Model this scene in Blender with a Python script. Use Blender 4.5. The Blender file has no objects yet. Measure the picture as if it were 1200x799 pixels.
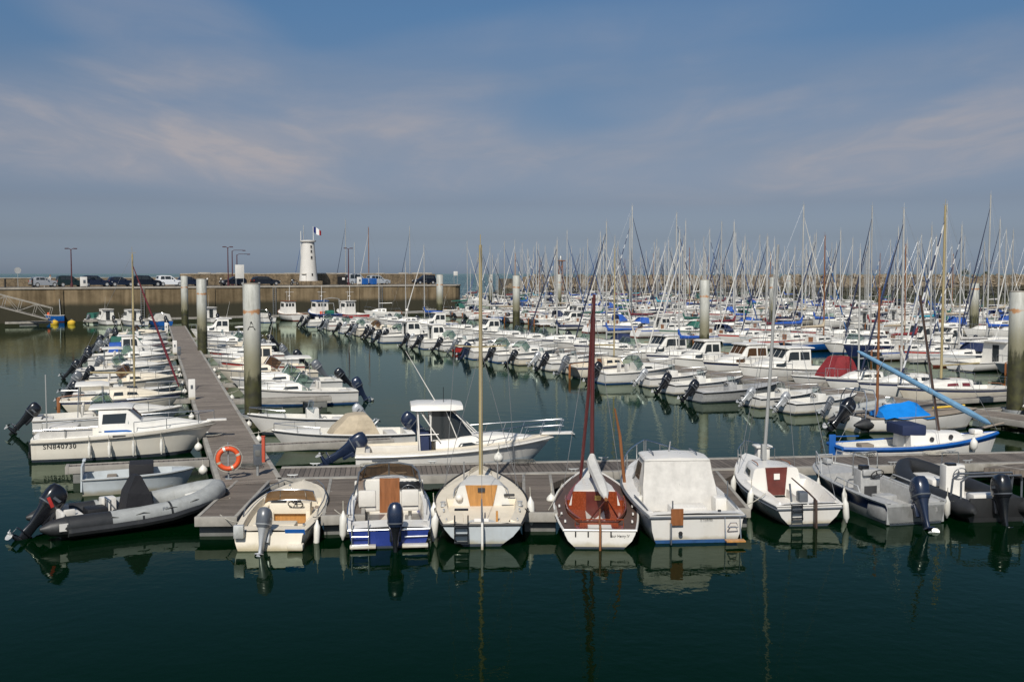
import bpy, bmesh, math, random
from mathutils import Vector, Matrix
random.seed(11)
R = math.radians
sc = bpy.context.scene
COL = sc.collection
# ------------------------------------------------------------------ camera, sky, sun, exposure
F = 1280.0; H = 7.0; PITCH = math.atan(79.0 / F)
cam = bpy.data.cameras.new('camera'); cam_o = bpy.data.objects.new('camera', cam); COL.objects.link(cam_o)
cam.sensor_fit = 'HORIZONTAL'; cam.sensor_width = 36; cam.lens = F / 1200 * 36
cam.clip_start = .1; cam.clip_end = 30000
cam_o.location = (0, 0, H); cam_o.rotation_euler = (R(90) - PITCH, 0, 0)
sc.camera = cam_o
SUN_EL, SUN_LEFT = 43, 9          # degrees above the horizon, degrees left of straight behind the camera
sun = bpy.data.lights.new('sun', 'SUN'); sun_o = bpy.data.objects.new('sun', sun); COL.objects.link(sun_o)
sun.energy = 4.5; sun.angle = R(.5); sun.color = (1, .95, .86)
sdir = Vector((-math.sin(R(SUN_LEFT)) * math.cos(R(SUN_EL)), -math.cos(R(SUN_LEFT)) * math.cos(R(SUN_EL)), math.sin(R(SUN_EL))))
sun_o.rotation_euler = sdir.to_track_quat('Z', 'Y').to_euler(); sun_o.location = sdir * 100
world = bpy.data.worlds.new('World'); sc.world = world; world.use_nodes = True
def build_sky():
    nt = world.node_tree; N = nt.nodes; Lk = nt.links; N.clear()
    out = N.new('ShaderNodeOutputWorld'); bg = N.new('ShaderNodeBackground'); bg.inputs[1].default_value = SKY_STRENGTH
    sky = N.new('ShaderNodeTexSky'); sky.sky_type = 'NISHITA'; sky.sun_disc = False
    sky.sun_elevation = R(SUN_EL); sky.sun_rotation = math.atan2(sdir.x, sdir.y)
    sky.air_density = 1.0; sky.dust_density = 2.2; sky.ozone_density = 2.0; sky.altitude = 0
    tc = N.new('ShaderNodeTexCoord')
    # tone of the hazy air: violet grey low down, blue overhead
    sep = N.new('ShaderNodeSeparateXYZ'); Lk.new(tc.outputs['Generated'], sep.inputs[0])
    rmp = N.new('ShaderNodeValToRGB'); Lk.new(sep.outputs['Z'], rmp.inputs[0])
    els = rmp.color_ramp.elements
    while len(els) > 1: els.remove(els[-1])
    els[0].position = SKY_TINT[0][0]; els[0].color = (*SKY_TINT[0][1], 1)
    for pos, c in SKY_TINT[1:]:
        e = els.new(pos); e.color = (*c, 1)
    mul = N.new('ShaderNodeMix'); mul.data_type = 'RGBA'; mul.blend_type = 'MULTIPLY'; mul.inputs[0].default_value = 1
    Lk.new(sky.outputs[0], mul.inputs[6]); Lk.new(rmp.outputs[0], mul.inputs[7])
    # wispy high cloud, on a flat layer overhead (direction / z)
    dv = N.new('ShaderNodeMath'); dv.operation = 'MAXIMUM'; dv.inputs[1].default_value = .02; Lk.new(sep.outputs['Z'], dv.inputs[0])
    ad = N.new('ShaderNodeMath'); ad.operation = 'ADD'; ad.inputs[1].default_value = .06; Lk.new(dv.outputs[0], ad.inputs[0])
    dx = N.new('ShaderNodeMath'); dx.operation = 'DIVIDE'; Lk.new(sep.outputs['X'], dx.inputs[0]); Lk.new(ad.outputs[0], dx.inputs[1])
    dy = N.new('ShaderNodeMath'); dy.operation = 'DIVIDE'; Lk.new(sep.outputs['Y'], dy.inputs[0]); Lk.new(ad.outputs[0], dy.inputs[1])
    cb = N.new('ShaderNodeCombineXYZ'); Lk.new(dx.outputs[0], cb.inputs[0]); Lk.new(dy.outputs[0], cb.inputs[1])
    def cloud(scale, loc, lo, hi, rot, stretch, dist):
        mp = N.new('ShaderNodeMapping'); Lk.new(cb.outputs[0], mp.inputs[0])
        mp.inputs['Location'].default_value = loc; mp.inputs['Rotation'].default_value = (0, 0, R(rot)); mp.inputs['Scale'].default_value = stretch
        nz = N.new('ShaderNodeTexNoise'); nz.inputs['Scale'].default_value = scale; nz.inputs['Detail'].default_value = 6
        nz.inputs['Roughness'].default_value = .56; nz.inputs['Distortion'].default_value = dist; Lk.new(mp.outputs[0], nz.inputs[0])
        mr = N.new('ShaderNodeMapRange'); mr.interpolation_type = 'SMOOTHSTEP'; Lk.new(nz.outputs[0], mr.inputs[0])
        mr.inputs[1].default_value = lo; mr.inputs[2].default_value = hi
        return mr
    a = cloud(.55, CLOUD_A, .36, .66, 14, (1, .5, 1), .6)
    b = cloud(1.9, CLOUD_B, .34, .70, 24, (1.0, .42, 1), 1.1)
    mm = N.new('ShaderNodeMath'); mm.operation = 'MULTIPLY'; Lk.new(a.outputs[0], mm.inputs[0])
    b2 = N.new('ShaderNodeMath'); b2.operation = 'MULTIPLY_ADD'; b2.inputs[1].default_value = .6; b2.inputs[2].default_value = .4; Lk.new(b.outputs[0], b2.inputs[0])
    Lk.new(b2.outputs[0], mm.inputs[1])
    # where the banks of cirrus hang: (azimuth, height, half width, half height, slope, weight)
    az = N.new('ShaderNodeMath'); az.operation = 'ARCTAN2'; Lk.new(sep.outputs['X'], az.inputs[0]); Lk.new(sep.outputs['Y'], az.inputs[1])
    def op(o, u, v, w=None):
        n = N.new('ShaderNodeMath'); n.operation = o
        for i, q in enumerate((u, v, w)):
            if q is None: continue
            if isinstance(q, (int, float)): n.inputs[i].default_value = q
            else: Lk.new(q, n.inputs[i])
        return n.outputs[0]
    tot = None
    for ca, ce, ra, re_, sl, wt in CLOUD_BANKS:
        u = op('SUBTRACT', az.outputs[0], R(ca)); v = op('SUBTRACT', op('MULTIPLY_ADD', u, -sl, sep.outputs['Z']), ce)
        d = op('ADD', op('POWER', op('ABSOLUTE', op('DIVIDE', u, R(ra)), 0), 2.0), op('POWER', op('ABSOLUTE', op('DIVIDE', v, re_), 0), 2.0))
        g = N.new('ShaderNodeMapRange'); g.interpolation_type = 'SMOOTHSTEP'; Lk.new(d, g.inputs[0]); g.inputs[1].default_value = 0; g.inputs[2].default_value = 1; g.inputs[3].default_value = wt; g.inputs[4].default_value = 0
        tot = g.outputs[0] if tot is None else op('ADD', tot, g.outputs[0])
    base = op('MULTIPLY_ADD', mm.outputs[0], .9, .22)
    m3 = N.new('ShaderNodeMath'); m3.operation = 'MULTIPLY'; m3.use_clamp = True; Lk.new(op('MULTIPLY', tot, base), m3.inputs[0]); m3.inputs[1].default_value = CLOUD_AMT
    mx = N.new('ShaderNodeMix'); mx.data_type = 'RGBA'; Lk.new(m3.outputs[0], mx.inputs[0])
    Lk.new(mul.outputs[2], mx.inputs[6]); mx.inputs[7].default_value = (*CLOUD_COL, 1)
    Lk.new(mx.outputs[2], bg.inputs[0]); Lk.new(bg.outputs[0], out.inputs[0])
SKY_STRENGTH = .12
SKY_TINT = ((0.0, (1.28, 1.43, 1.9)), (.007, (1.169, 1.31, 1.761)), (.016, (.91, 1.055, 1.476)), (.032, (.644, .719, 1.0)), (.063, (.502, .514, .675)), (.109, (.457, .473, .573)), (.17, (.404, .469, .558)), (.228, (.366, .498, .61)), (.4, (.34, .44, .54)))
CLOUD_A, CLOUD_B, CLOUD_AMT, CLOUD_COL = (.9, 2.4, 0), (0, 0, 0), .95, (3.1, 3.02, 3.28)
CLOUD_BANKS = ((-17, .135, 20, .065, .05, .95), (-9, .105, 15, .05, .02, .75), (15, .105, 18, .05, .05, .8), (24, .165, 12, .05, .10, .6), (3, .20, 16, .045, .12, .4), (13, .165, 11, .04, .06, .45), (-18, .215, 8, .05, -.2, .35))
build_sky()
sc.view_settings.view_transform = 'Standard'; sc.view_settings.look = 'None'
sc.view_settings.exposure = 0; sc.view_settings.gamma = 1; sc.view_settings.use_curve_mapping = False
sc.cycles.max_bounces = 6; sc.cycles.caustics_reflective = False; sc.cycles.caustics_refractive = False

# ------------------------------------------------------------------ where things stand (read off the photograph once, on the plan)
FWD = Vector((0, math.cos(PITCH), -math.sin(PITCH))); UP = Vector((0, math.sin(PITCH), math.cos(PITCH)))
def ray(px, py): return FWD + Vector(((px - 600) / F, 0, 0)) + UP * ((399.5 - py) / F)
def at(px, py, z=0.0):
    d = ray(px, py); t = (z - H) / d.z
    return Vector((0, 0, H)) + d * t
def atd(px, py, Y):
    d = ray(px, py); return Vector((0, 0, H)) + d * (Y / d.y)

# ------------------------------------------------------------------ objects, tags
def tag(o, label=None, cat=None, group=None, kind=None):
    if label: o['label'] = label
    if cat: o['category'] = cat
    if group: o['group'] = group
    if kind: o['kind'] = kind
    return o
def thing(name, label, cat, loc=(0, 0, 0), rz=0.0, group=None):
    o = bpy.data.objects.new(name, None); COL.objects.link(o); o.empty_display_size = .3
    o.location = loc; o.rotation_euler = (0, 0, rz)
    return tag(o, label, cat, group)
def copy_tree(o, parent=None):
    c = o.copy(); COL.objects.link(c)
    if parent is not None:
        c.parent = parent
    for ch in KIDS.get(o.name, []): copy_tree(ch, c)
    return c
KIDS = {}
def lerp(a, b, t): return a + (b - a) * t
class MB:
    def __init__(s): s.v = []; s.f = []; s.m = []; s.sm = []
    def add(s, vs, fs, m=0, smooth=False):
        b = len(s.v); s.v += [tuple(v) for v in vs]
        for f in fs: s.f.append([i + b for i in f]); s.m.append(m); s.sm.append(smooth)
        return s
    def box(s, c, d, m=0, rot=None, taper=1.0):
        x, y, z = d[0] / 2, d[1] / 2, d[2] / 2
        vs = [Vector((sx * x * (taper if sz > 0 else 1), sy * y * (taper if sz > 0 else 1), sz * z)) for sz in (-1, 1) for sy in (-1, 1) for sx in (-1, 1)]
        if rot is not None: vs = [rot @ v for v in vs]
        vs = [v + Vector(c) for v in vs]
        return s.add(vs, [(0, 2, 3, 1), (4, 5, 7, 6), (0, 1, 5, 4), (2, 6, 7, 3), (0, 4, 6, 2), (1, 3, 7, 5)], m)
    def bbox(s, c, d, b=.02, m=0, rot=None):           # box with chamfered edges
        bm = bmesh.new(); bmesh.ops.create_cube(bm, size=1)
        for v in bm.verts: v.co = Vector((v.co.x * d[0], v.co.y * d[1], v.co.z * d[2]))
        bmesh.ops.bevel(bm, geom=bm.edges[:], offset=min(b, min(d) * .45), segments=2, affect='EDGES', profile=.6)
        vs = [v.co.copy() for v in bm.verts]
        if rot is not None: vs = [rot @ v for v in vs]
        vs = [v + Vector(c) for v in vs]
        bm.verts.index_update(); fs = [[v.index for v in f.verts] for f in bm.faces]; bm.free()
        return s.add(vs, fs, m, True)
    def loft(s, rings, m=0, caps=(True, True), close=True, smooth=True):
        n = len(rings[0]); vs = [p for r in rings for p in r]; fs = []
        for i in range(len(rings) - 1):
            for j in range(n if close else n - 1):
                k = (j + 1) % n
                fs.append((i * n + j, i * n + k, (i + 1) * n + k, (i + 1) * n + j))
        s.add(vs, fs, m, smooth)
        if caps[0]: s.add(rings[0], [list(range(n))[::-1]], m)
        if caps[1]: s.add(rings[-1], [list(range(n))], m)
        return s
    def tube(s, pts, r, seg=8, m=0, caps=True, sq=1.0):
        pts = [Vector(p) for p in pts]; n = len(pts)
        rs = r if isinstance(r, (list, tuple)) else [r] * n
        rings = []; prev = None
        for i, p in enumerate(pts):
            t = (pts[min(i + 1, n - 1)] - pts[max(i - 1, 0)])
            if t.length < 1e-9: t = Vector((0, 0, 1))
            t.normalize()
            if prev is None:
                a = Vector((0, 0, 1)) if abs(t.z) < .9 else Vector((1, 0, 0))
                u = t.cross(a).normalized()
            else:
                u = prev - t * prev.dot(t)
                u = u.normalized() if u.length > 1e-6 else t.orthogonal().normalized()
            prev = u; w = t.cross(u)
            rings.append([p + (u * math.cos(2 * math.pi * k / seg) + w * math.sin(2 * math.pi * k / seg) * sq) * rs[i] for k in range(seg)])
        return s.loft(rings, m, (caps, caps))
    def lathe(s, prof, seg=16, m=0, c=(0, 0, 0), caps=(True, True)):
        c = Vector(c)
        return s.loft([[c + Vector((r * math.cos(2 * math.pi * k / seg), r * math.sin(2 * math.pi * k / seg), z)) for k in range(seg)] for r, z in prof], m, caps)
    def sphere(s, c, r, m=0, seg=10, sz=1.0):
        n = seg // 2 + 1
        return s.lathe([(max(1e-3, r * math.sin(math.pi * i / n)), -r * sz * math.cos(math.pi * i / n)) for i in range(n + 1)], seg, m, c)
    def torus(s, c, Rr, r, m=0, seg=24, s2=8, rot=None):
        rings = []
        for i in range(seg + 1):
            a = 2 * math.pi * i / seg; rg = []
            for j in range(s2):
                b = 2 * math.pi * j / s2; q = Vector(((Rr + r * math.cos(b)) * math.cos(a), (Rr + r * math.cos(b)) * math.sin(a), r * math.sin(b)))
                if rot is not None: q = rot @ q
                rg.append(q + Vector(c))
            rings.append(rg)
        return s.loft(rings, m, (False, False))
    def quad(s, a, b, c, d, m=0): return s.add([a, b, c, d], [(0, 1, 2, 3)], m)
    def prism(s, poly, h, m=0, fn=None):               # poly in xy -> extruded z from h[0] to h[1]; fn maps points
        n = len(poly); vs = [Vector((p[0], p[1], z)) for z in h for p in poly]
        if fn: vs = [fn(v) for v in vs]
        return s.add(vs, [list(range(n))[::-1], [i + n for i in range(n)]] + [(i, (i + 1) % n, (i + 1) % n + n, i + n) for i in range(n)], m)
    def slab(s, quad3, th, m=0):                        # a panel with thickness from 4+ points in a plane
        p = [Vector(q) for q in quad3]; nn = (p[1] - p[0]).cross(p[-1] - p[0]).normalized() * th; n = len(p)
        return s.add(p + [q + nn for q in p], [list(range(n))[::-1], [i + n for i in range(n)]] + [(i, (i + 1) % n, (i + 1) % n + n, i + n) for i in range(n)], m)
    def mirror_y(s): pass
    def move(s, M):
        s.v = [tuple(M @ Vector(v)) for v in s.v]; return s
    def build(s, name, mats, parent=None, autosmooth=True, loc=None, rot=None):
        me = bpy.data.meshes.new(name); me.from_pydata(s.v, [], s.f)
        if not isinstance(mats, (list, tuple)): mats = [mats]
        for mt in mats: me.materials.append(mt)
        me.polygons.foreach_set('material_index', s.m); me.polygons.foreach_set('use_smooth', s.sm)
        bm = bmesh.new(); bm.from_mesh(me); bmesh.ops.recalc_face_normals(bm, faces=bm.faces); bm.to_mesh(me); bm.free()
        if autosmooth and any(s.sm):
            try: me.set_sharp_from_angle(angle=R(38))
            except Exception: pass
        me.update()
        o = bpy.data.objects.new(name, me); COL.objects.link(o)
        if loc is not None: o.location = loc
        if rot is not None: o.rotation_euler = rot
        if parent is not None:
            o.parent = parent; KIDS.setdefault(parent.name, []).append(o)
        return o
def text_mesh(mb, body, size, fn, m=0, depth=.004, bold=.0, spacing=1.0):
    cu = bpy.data.curves.new('t', 'FONT'); cu.body = body; cu.size = size; cu.align_x = 'CENTER'; cu.align_y = 'CENTER'; cu.offset = bold; cu.extrude = depth / 2
    cu.space_character = spacing; cu.resolution_u = 3
    ob = bpy.data.objects.new('t', cu); COL.objects.link(ob)
    dg = bpy.context.evaluated_depsgraph_get(); me = bpy.data.meshes.new_from_object(ob.evaluated_get(dg))
    mb.add([fn(v.co) for v in me.vertices], [list(p.vertices) for p in me.polygons], m)
    bpy.data.objects.remove(ob); bpy.data.curves.remove(cu); bpy.data.meshes.remove(me)

# ------------------------------------------------------------------ materials
def nodes(name):
    m = bpy.data.materials.new(name); m.use_nodes = True; nt = m.node_tree; return m, nt, nt.nodes, nt.links, nt.nodes['Principled BSDF']
def mat(name, col, rough=.5, metal=0.0, var=.12, scale=3.0, bump=0.0, bscale=40.0, stretch=(1, 1, 1), coat=0.0, rnd=0.0, dirt=None, dscale=1.2, dlo=.55, dhi=.75, wl=False):
    m, nt, N, Lk, p = nodes(name)
    p.inputs['Roughness'].default_value = rough; p.inputs['Metallic'].default_value = metal
    if coat: p.inputs['Coat Weight'].default_value = coat
    tc = N.new('ShaderNodeTexCoord'); mp = N.new('ShaderNodeMapping'); Lk.new(tc.outputs['Object'], mp.inputs[0]); mp.inputs['Scale'].default_value = stretch
    nz = N.new('ShaderNodeTexNoise'); nz.inputs['Scale'].default_value = scale; nz.inputs['Detail'].default_value = 5; nz.inputs['Roughness'].default_value = .6; Lk.new(mp.outputs[0], nz.inputs[0])
    rp = N.new('ShaderNodeValToRGB'); Lk.new(nz.outputs[0], rp.inputs[0])
    rp.color_ramp.elements[0].position = .3; rp.color_ramp.elements[1].position = .7
    rp.color_ramp.elements[0].color = (*[c * (1 - var) for c in col], 1); rp.color_ramp.elements[1].color = (*[min(.9, c * (1 + var * .6)) for c in col], 1)
    src = rp.outputs[0]
    if dirt:
        n2 = N.new('ShaderNodeTexNoise'); n2.inputs['Scale'].default_value = dscale; n2.inputs['Detail'].default_value = 8; n2.inputs['Roughness'].default_value = .65
        m2 = N.new('ShaderNodeMapping'); Lk.new(tc.outputs['Object'], m2.inputs[0]); m2.inputs['Scale'].default_value = (1, 1, .35); Lk.new(m2.outputs[0], n2.inputs[0])
        mr = N.new('ShaderNodeMapRange'); Lk.new(n2.outputs[0], mr.inputs[0]); mr.inputs[1].default_value = dlo; mr.inputs[2].default_value = dhi; mr.inputs[4].default_value = .8
        mx = N.new('ShaderNodeMix'); mx.data_type = 'RGBA'; Lk.new(mr.outputs[0], mx.inputs[0]); Lk.new(src, mx.inputs[6]); mx.inputs[7].default_value = (*dirt, 1); src = mx.outputs[2]
    if wl:      # scum line left by the water along a hull
        sp = N.new('ShaderNodeSeparateXYZ'); Lk.new(tc.outputs['Object'], sp.inputs[0])
        n3 = N.new('ShaderNodeTexNoise'); n3.inputs['Scale'].default_value = 2.6; n3.inputs['Detail'].default_value = 6; Lk.new(tc.outputs['Object'], n3.inputs[0])
        ms = N.new('ShaderNodeMath'); ms.operation = 'MULTIPLY_ADD'; Lk.new(n3.outputs[0], ms.inputs[0]); ms.inputs[1].default_value = -.24; Lk.new(sp.outputs['Z'], ms.inputs[2])
        mz = N.new('ShaderNodeMapRange'); mz.interpolation_type = 'SMOOTHSTEP'; Lk.new(ms.outputs[0], mz.inputs[0]); mz.inputs[1].default_value = -.08; mz.inputs[2].default_value = .08; mz.inputs[3].default_value = .65; mz.inputs[4].default_value = 0
        mw = N.new('ShaderNodeMix'); mw.data_type = 'RGBA'; Lk.new(mz.outputs[0], mw.inputs[0]); Lk.new(src, mw.inputs[6]); mw.inputs[7].default_value = (.30, .24, .11, 1); src = mw.outputs[2]
    if rnd:
        oi = N.new('ShaderNodeObjectInfo'); hs = N.new('ShaderNodeHueSaturation'); mr = N.new('ShaderNodeMapRange')
        Lk.new(oi.outputs['Random'], mr.inputs[0]); mr.inputs[3].default_value = 1 - rnd; mr.inputs[4].default_value = 1 + rnd * .4
        Lk.new(mr.outputs[0], hs.inputs['Value']); Lk.new(src, hs.inputs['Color']); src = hs.outputs[0]
    Lk.new(src, p.inputs['Base Color'])
    rr = N.new('ShaderNodeMapRange'); Lk.new(nz.outputs[0], rr.inputs[0]); rr.inputs[3].default_value = max(0, rough - .08); rr.inputs[4].default_value = min(1, rough + .1); Lk.new(rr.outputs[0], p.inputs['Roughness'])
    if bump:
        nb = N.new('ShaderNodeTexNoise'); nb.inputs['Scale'].default_value = bscale; nb.inputs['Detail'].default_value = 4; Lk.new(mp.outputs[0], nb.inputs[0])
        bp = N.new('ShaderNodeBump'); bp.inputs['Strength'].default_value = bump; bp.inputs['Distance'].default_value = .02; Lk.new(nb.outputs[0], bp.inputs['Height']); Lk.new(bp.outputs[0], p.inputs['Normal'])
    return m
M = {}
# gelcoats, paints, plastics
M['gel'] = mat('white_gelcoat', (.76, .74, .695), .32, var=.05, scale=1.2, rnd=.09, dirt=(.50, .45, .36), dscale=1.5, dlo=.56, dhi=.92, wl=True)
M['gelw'] = mat('clean_white_gelcoat', (.71, .685, .64), .28, var=.05, scale=1.5, rnd=.06, dirt=(.58, .53, .44), dlo=.52, dhi=.9, wl=True)
M['cream'] = mat('cream_gelcoat', (.69, .63, .52), .35, var=.08, scale=1.5, rnd=.08, dirt=(.52, .42, .28), dlo=.52, dhi=.9, wl=True)
M['deck'] = mat('deck_gelcoat', (.70, .68, .63), .5, var=.08, scale=2.5, bump=.15, bscale=120, rnd=.12, dirt=(.50, .46, .38), dscale=2.2, dlo=.56, dhi=.9)
M['deckc'] = mat('cream_deck', (.68, .61, .49), .5, var=.08, scale=2.5, bump=.15, bscale=120, dirt=(.52, .43, .30), dscale=2.2, dlo=.56, dhi=.9)
M['greyh'] = mat('pale_grey_gelcoat', (.52, .56, .58), .35, var=.08, rnd=.1, dirt=(.36, .36, .32), dlo=.56, dhi=.9, wl=True)
M['bluep'] = mat('blue_hull_paint', (.012, .10, .36), .3, var=.12, rnd=.1, dirt=(.02, .06, .16))
M['navy'] = mat('navy_hull_paint', (.012, .022, .07), .28, var=.15)
M['royal'] = mat('royal_blue_gelcoat', (.02, .04, .20), .25, var=.15)
M['redp'] = mat('red_paint', (.42, .03, .025), .4, var=.15)
M['orangep'] = mat('orange_plastic', (.66, .085, .02), .45, var=.1)
M['greenp'] = mat('green_paint', (.02, .13, .09), .45, var=.2)
M['yellow'] = mat('yellow_paint', (.65, .42, .04), .5, var=.15)
M['boot'] = mat('antifouling', (.03, .04, .055), .8, var=.3, dirt=(.05, .06, .02), dscale=3)
M['bootblue'] = mat('blue_antifouling', (.015, .07, .20), .8, var=.3, dirt=(.04, .06, .04), dscale=3)
M['bootred'] = mat('red_antifouling', (.16, .03, .02), .8, var=.3, dirt=(.05, .05, .02), dscale=3)
M['black'] = mat('black_rubber', (.012, .012, .013), .55, var=.25)
M['blackg'] = mat('black_cowling_paint', (.010, .011, .014), .22, var=.2, coat=.3)
M['navyg'] = mat('dark_blue_cowling_paint', (.012, .02, .045), .25, var=.2, coat=.3)
M['greyg'] = mat('grey_cowling_paint', (.10, .11, .125), .3, var=.15, coat=.2)
M['silverg'] = mat('silver_cowling_paint', (.42, .43, .44), .3, metal=.3, var=.1)
M['rubberg'] = mat('grey_hypalon', (.30, .31, .305), .6, var=.14, scale=5, dirt=(.19, .19, .17), dscale=3)
M['rubberd'] = mat('dark_hypalon', (.022, .023, .025), .5, var=.2, scale=4, dirt=(.06, .06, .055), dscale=3, dlo=.6, dhi=.85)
M['alu'] = mat('aluminium', (.50, .50, .49), .45, metal=.35, var=.15, scale=4, dirt=(.30, .30, .28), dscale=4)
M['alup'] = mat('weathered_aluminium_plate', (.47, .465, .45), .5, metal=.3, var=.15, scale=8, bump=.25, bscale=60)
M['steel'] = mat('stainless_steel', (.62, .62, .62), .22, metal=1.0, var=.08)
M['mast'] = mat('anodised_mast', (.50, .49, .465), .42, metal=.35, var=.1, scale=.7, rnd=.18)
M['mastg'] = mat('dull_grey_mast', (.36, .36, .35), .5, metal=.35, var=.12, scale=.7)
M['mastw'] = mat('varnished_mast', (.36, .29, .15), .4, var=.2, scale=2, stretch=(4, 4, .4))
M['mastr'] = mat('dark_red_mast', (.085, .018, .018), .35, var=.25, scale=2, stretch=(4, 4, .4), coat=.3)
M['mastb'] = mat('brown_mast', (.22, .085, .03), .45, var=.25, scale=2, stretch=(4, 4, .4))
M['mastd'] = mat('dark_brown_spar', (.055, .032, .024), .5, var=.25, scale=2)
M['wire'] = mat('rigging_wire', (.34, .34, .34), .4, metal=.6, var=.05)
M['teak'] = mat('ochre_plywood', (.42, .20, .055), .38, var=.25, scale=3, stretch=(1, 6, .8), coat=.2)
M['varn'] = mat('varnished_mahogany', (.23, .045, .013), .25, var=.3, scale=3, stretch=(.8, 6, 6), coat=.5)
M['mahog'] = mat('brown_plywood_door', (.25, .095, .035), .35, var=.3, scale=3, stretch=(5, 5, .7), coat=.2)
M['darkred'] = mat('dark_red_door', (.11, .022, .016), .35, var=.25, scale=4, coat=.2)
M['browndk'] = mat('brown_painted_deck', (.085, .052, .040), .6, var=.2, scale=4, bump=.15, bscale=80)
M['woodg'] = mat('weathered_wood', (.24, .20, .16), .8, var=.3, scale=3, stretch=(1, 8, 8), bump=.2)
M['rope'] = mat('mooring_rope_fibre', (.45, .42, .35), .8, var=.3, scale=30)
M['roped'] = mat('dark_rope_fibre', (.10, .10, .09), .85, var=.3, scale=30)
M['fender'] = mat('fender_vinyl', (.72, .70, .64), .4, var=.12, scale=3, dirt=(.42, .38, .30), dscale=4, dlo=.52, dhi=.8, rnd=.12)
M['fenderb'] = mat('blue_fender_vinyl', (.03, .09, .30), .4, var=.12)
M['seat'] = mat('white_vinyl', (.62, .59, .54), .45, var=.08, bump=.1, bscale=20)
M['darkin'] = mat('dark_interior', (.03, .03, .032), .7, var=.3)
M['galv'] = mat('galvanised_steel', (.36, .37, .37), .5, metal=.5, var=.2, scale=6)
M['floatp'] = mat('pontoon_float', (.16, .16, .15), .8, var=.3, scale=2, dirt=(.05, .06, .03), dscale=2)
CANV = {'blue': (.015, .08, .36), 'navy': (.010, .020, .065), 'white': (.51, .49, .455), 'green': (.015, .10, .075), 'beige': (.42, .35, .25), 'red': (.20, .016, .02), 'grey': (.26, .27, .28), 'black': (.012, .012, .015), 'turquoise': (.02, .30, .42), 'orange': (.55, .12, .04), 'burgundy': (.13, .015, .025), 'sky': (.13, .27, .42)}
for k, c in CANV.items():
    M['cv_' + k] = mat(k + '_canvas', c, .75, var=.16, scale=3.5, bump=.9, bscale=5)
M['tarp'] = mat('bright_blue_tarpaulin', (.01, .20, .62), .3, var=.12, scale=3, bump=.4, bscale=8)
def glass(name, tint, refl=.04, trans=.5):
    m, nt, N, Lk, p = nodes(name)
    tr = N.new('ShaderNodeBsdfTransparent'); tr.inputs[0].default_value = (*tint, 1)
    p.inputs['Base Color'].default_value = (*[c * .12 for c in tint], 1); p.inputs['Roughness'].default_value = .06; p.inputs['IOR'].default_value = 1.5
    mx = N.new('ShaderNodeMixShader'); mx.inputs[0].default_value = trans
    Lk.new(p.outputs[0], mx.inputs[1]); Lk.new(tr.outputs[0], mx.inputs[2]); Lk.new(mx.outputs[0], N['Material Output'].inputs[0]); return m
M['glass'] = glass('dark_window_glass', (.25, .30, .33), trans=.15)
M['pane'] = glass('clear_windscreen', (.70, .80, .82), trans=.70)
M['paneb'] = glass('bronze_windscreen', (.50, .33, .20), trans=.45)
M['paneg'] = glass('green_windscreen', (.55, .70, .64), trans=.66)
M['clearv'] = glass('clear_vinyl', (.55, .56, .60), trans=.5)
def stripes(name, a, b, per=1.2, duty=.5):
    m, nt, N, Lk, p = nodes(name); p.inputs['Roughness'].default_value = .7
    tc = N.new('ShaderNodeTexCoord'); wv = N.new('ShaderNodeTexWave'); wv.bands_direction = 'DIAGONAL'; wv.inputs['Scale'].default_value = .31416 / per * 2; wv.inputs['Distortion'].default_value = .6
    Lk.new(tc.outputs['Object'], wv.inputs[0]); rp = N.new('ShaderNodeValToRGB'); rp.color_ramp.interpolation = 'CONSTANT'; Lk.new(wv.outputs[0], rp.inputs[0])
    rp.color_ramp.elements[0].color = (*a, 1); rp.color_ramp.elements[1].position = duty; rp.color_ramp.elements[1].color = (*b, 1); Lk.new(rp.outputs[0], p.inputs['Base Color']); return m
M['furl_bw'] = stripes('blue_and_white_furled_cloth', (.02, .10, .28), (.68, .66, .62), 1.0, .62)
M['furl_nw'] = stripes('navy_and_white_furled_cloth', (.014, .02, .06), (.55, .55, .55), .8, .72)
M['furl_w'] = mat('white_furled_cloth', (.56, .545, .51), .75, var=.1)
M['furl_b'] = mat('blue_furled_cloth', (.03, .08, .22), .75, var=.15)
M['furl_n'] = mat('navy_furled_cloth', (.012, .018, .05), .75, var=.15)
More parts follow.
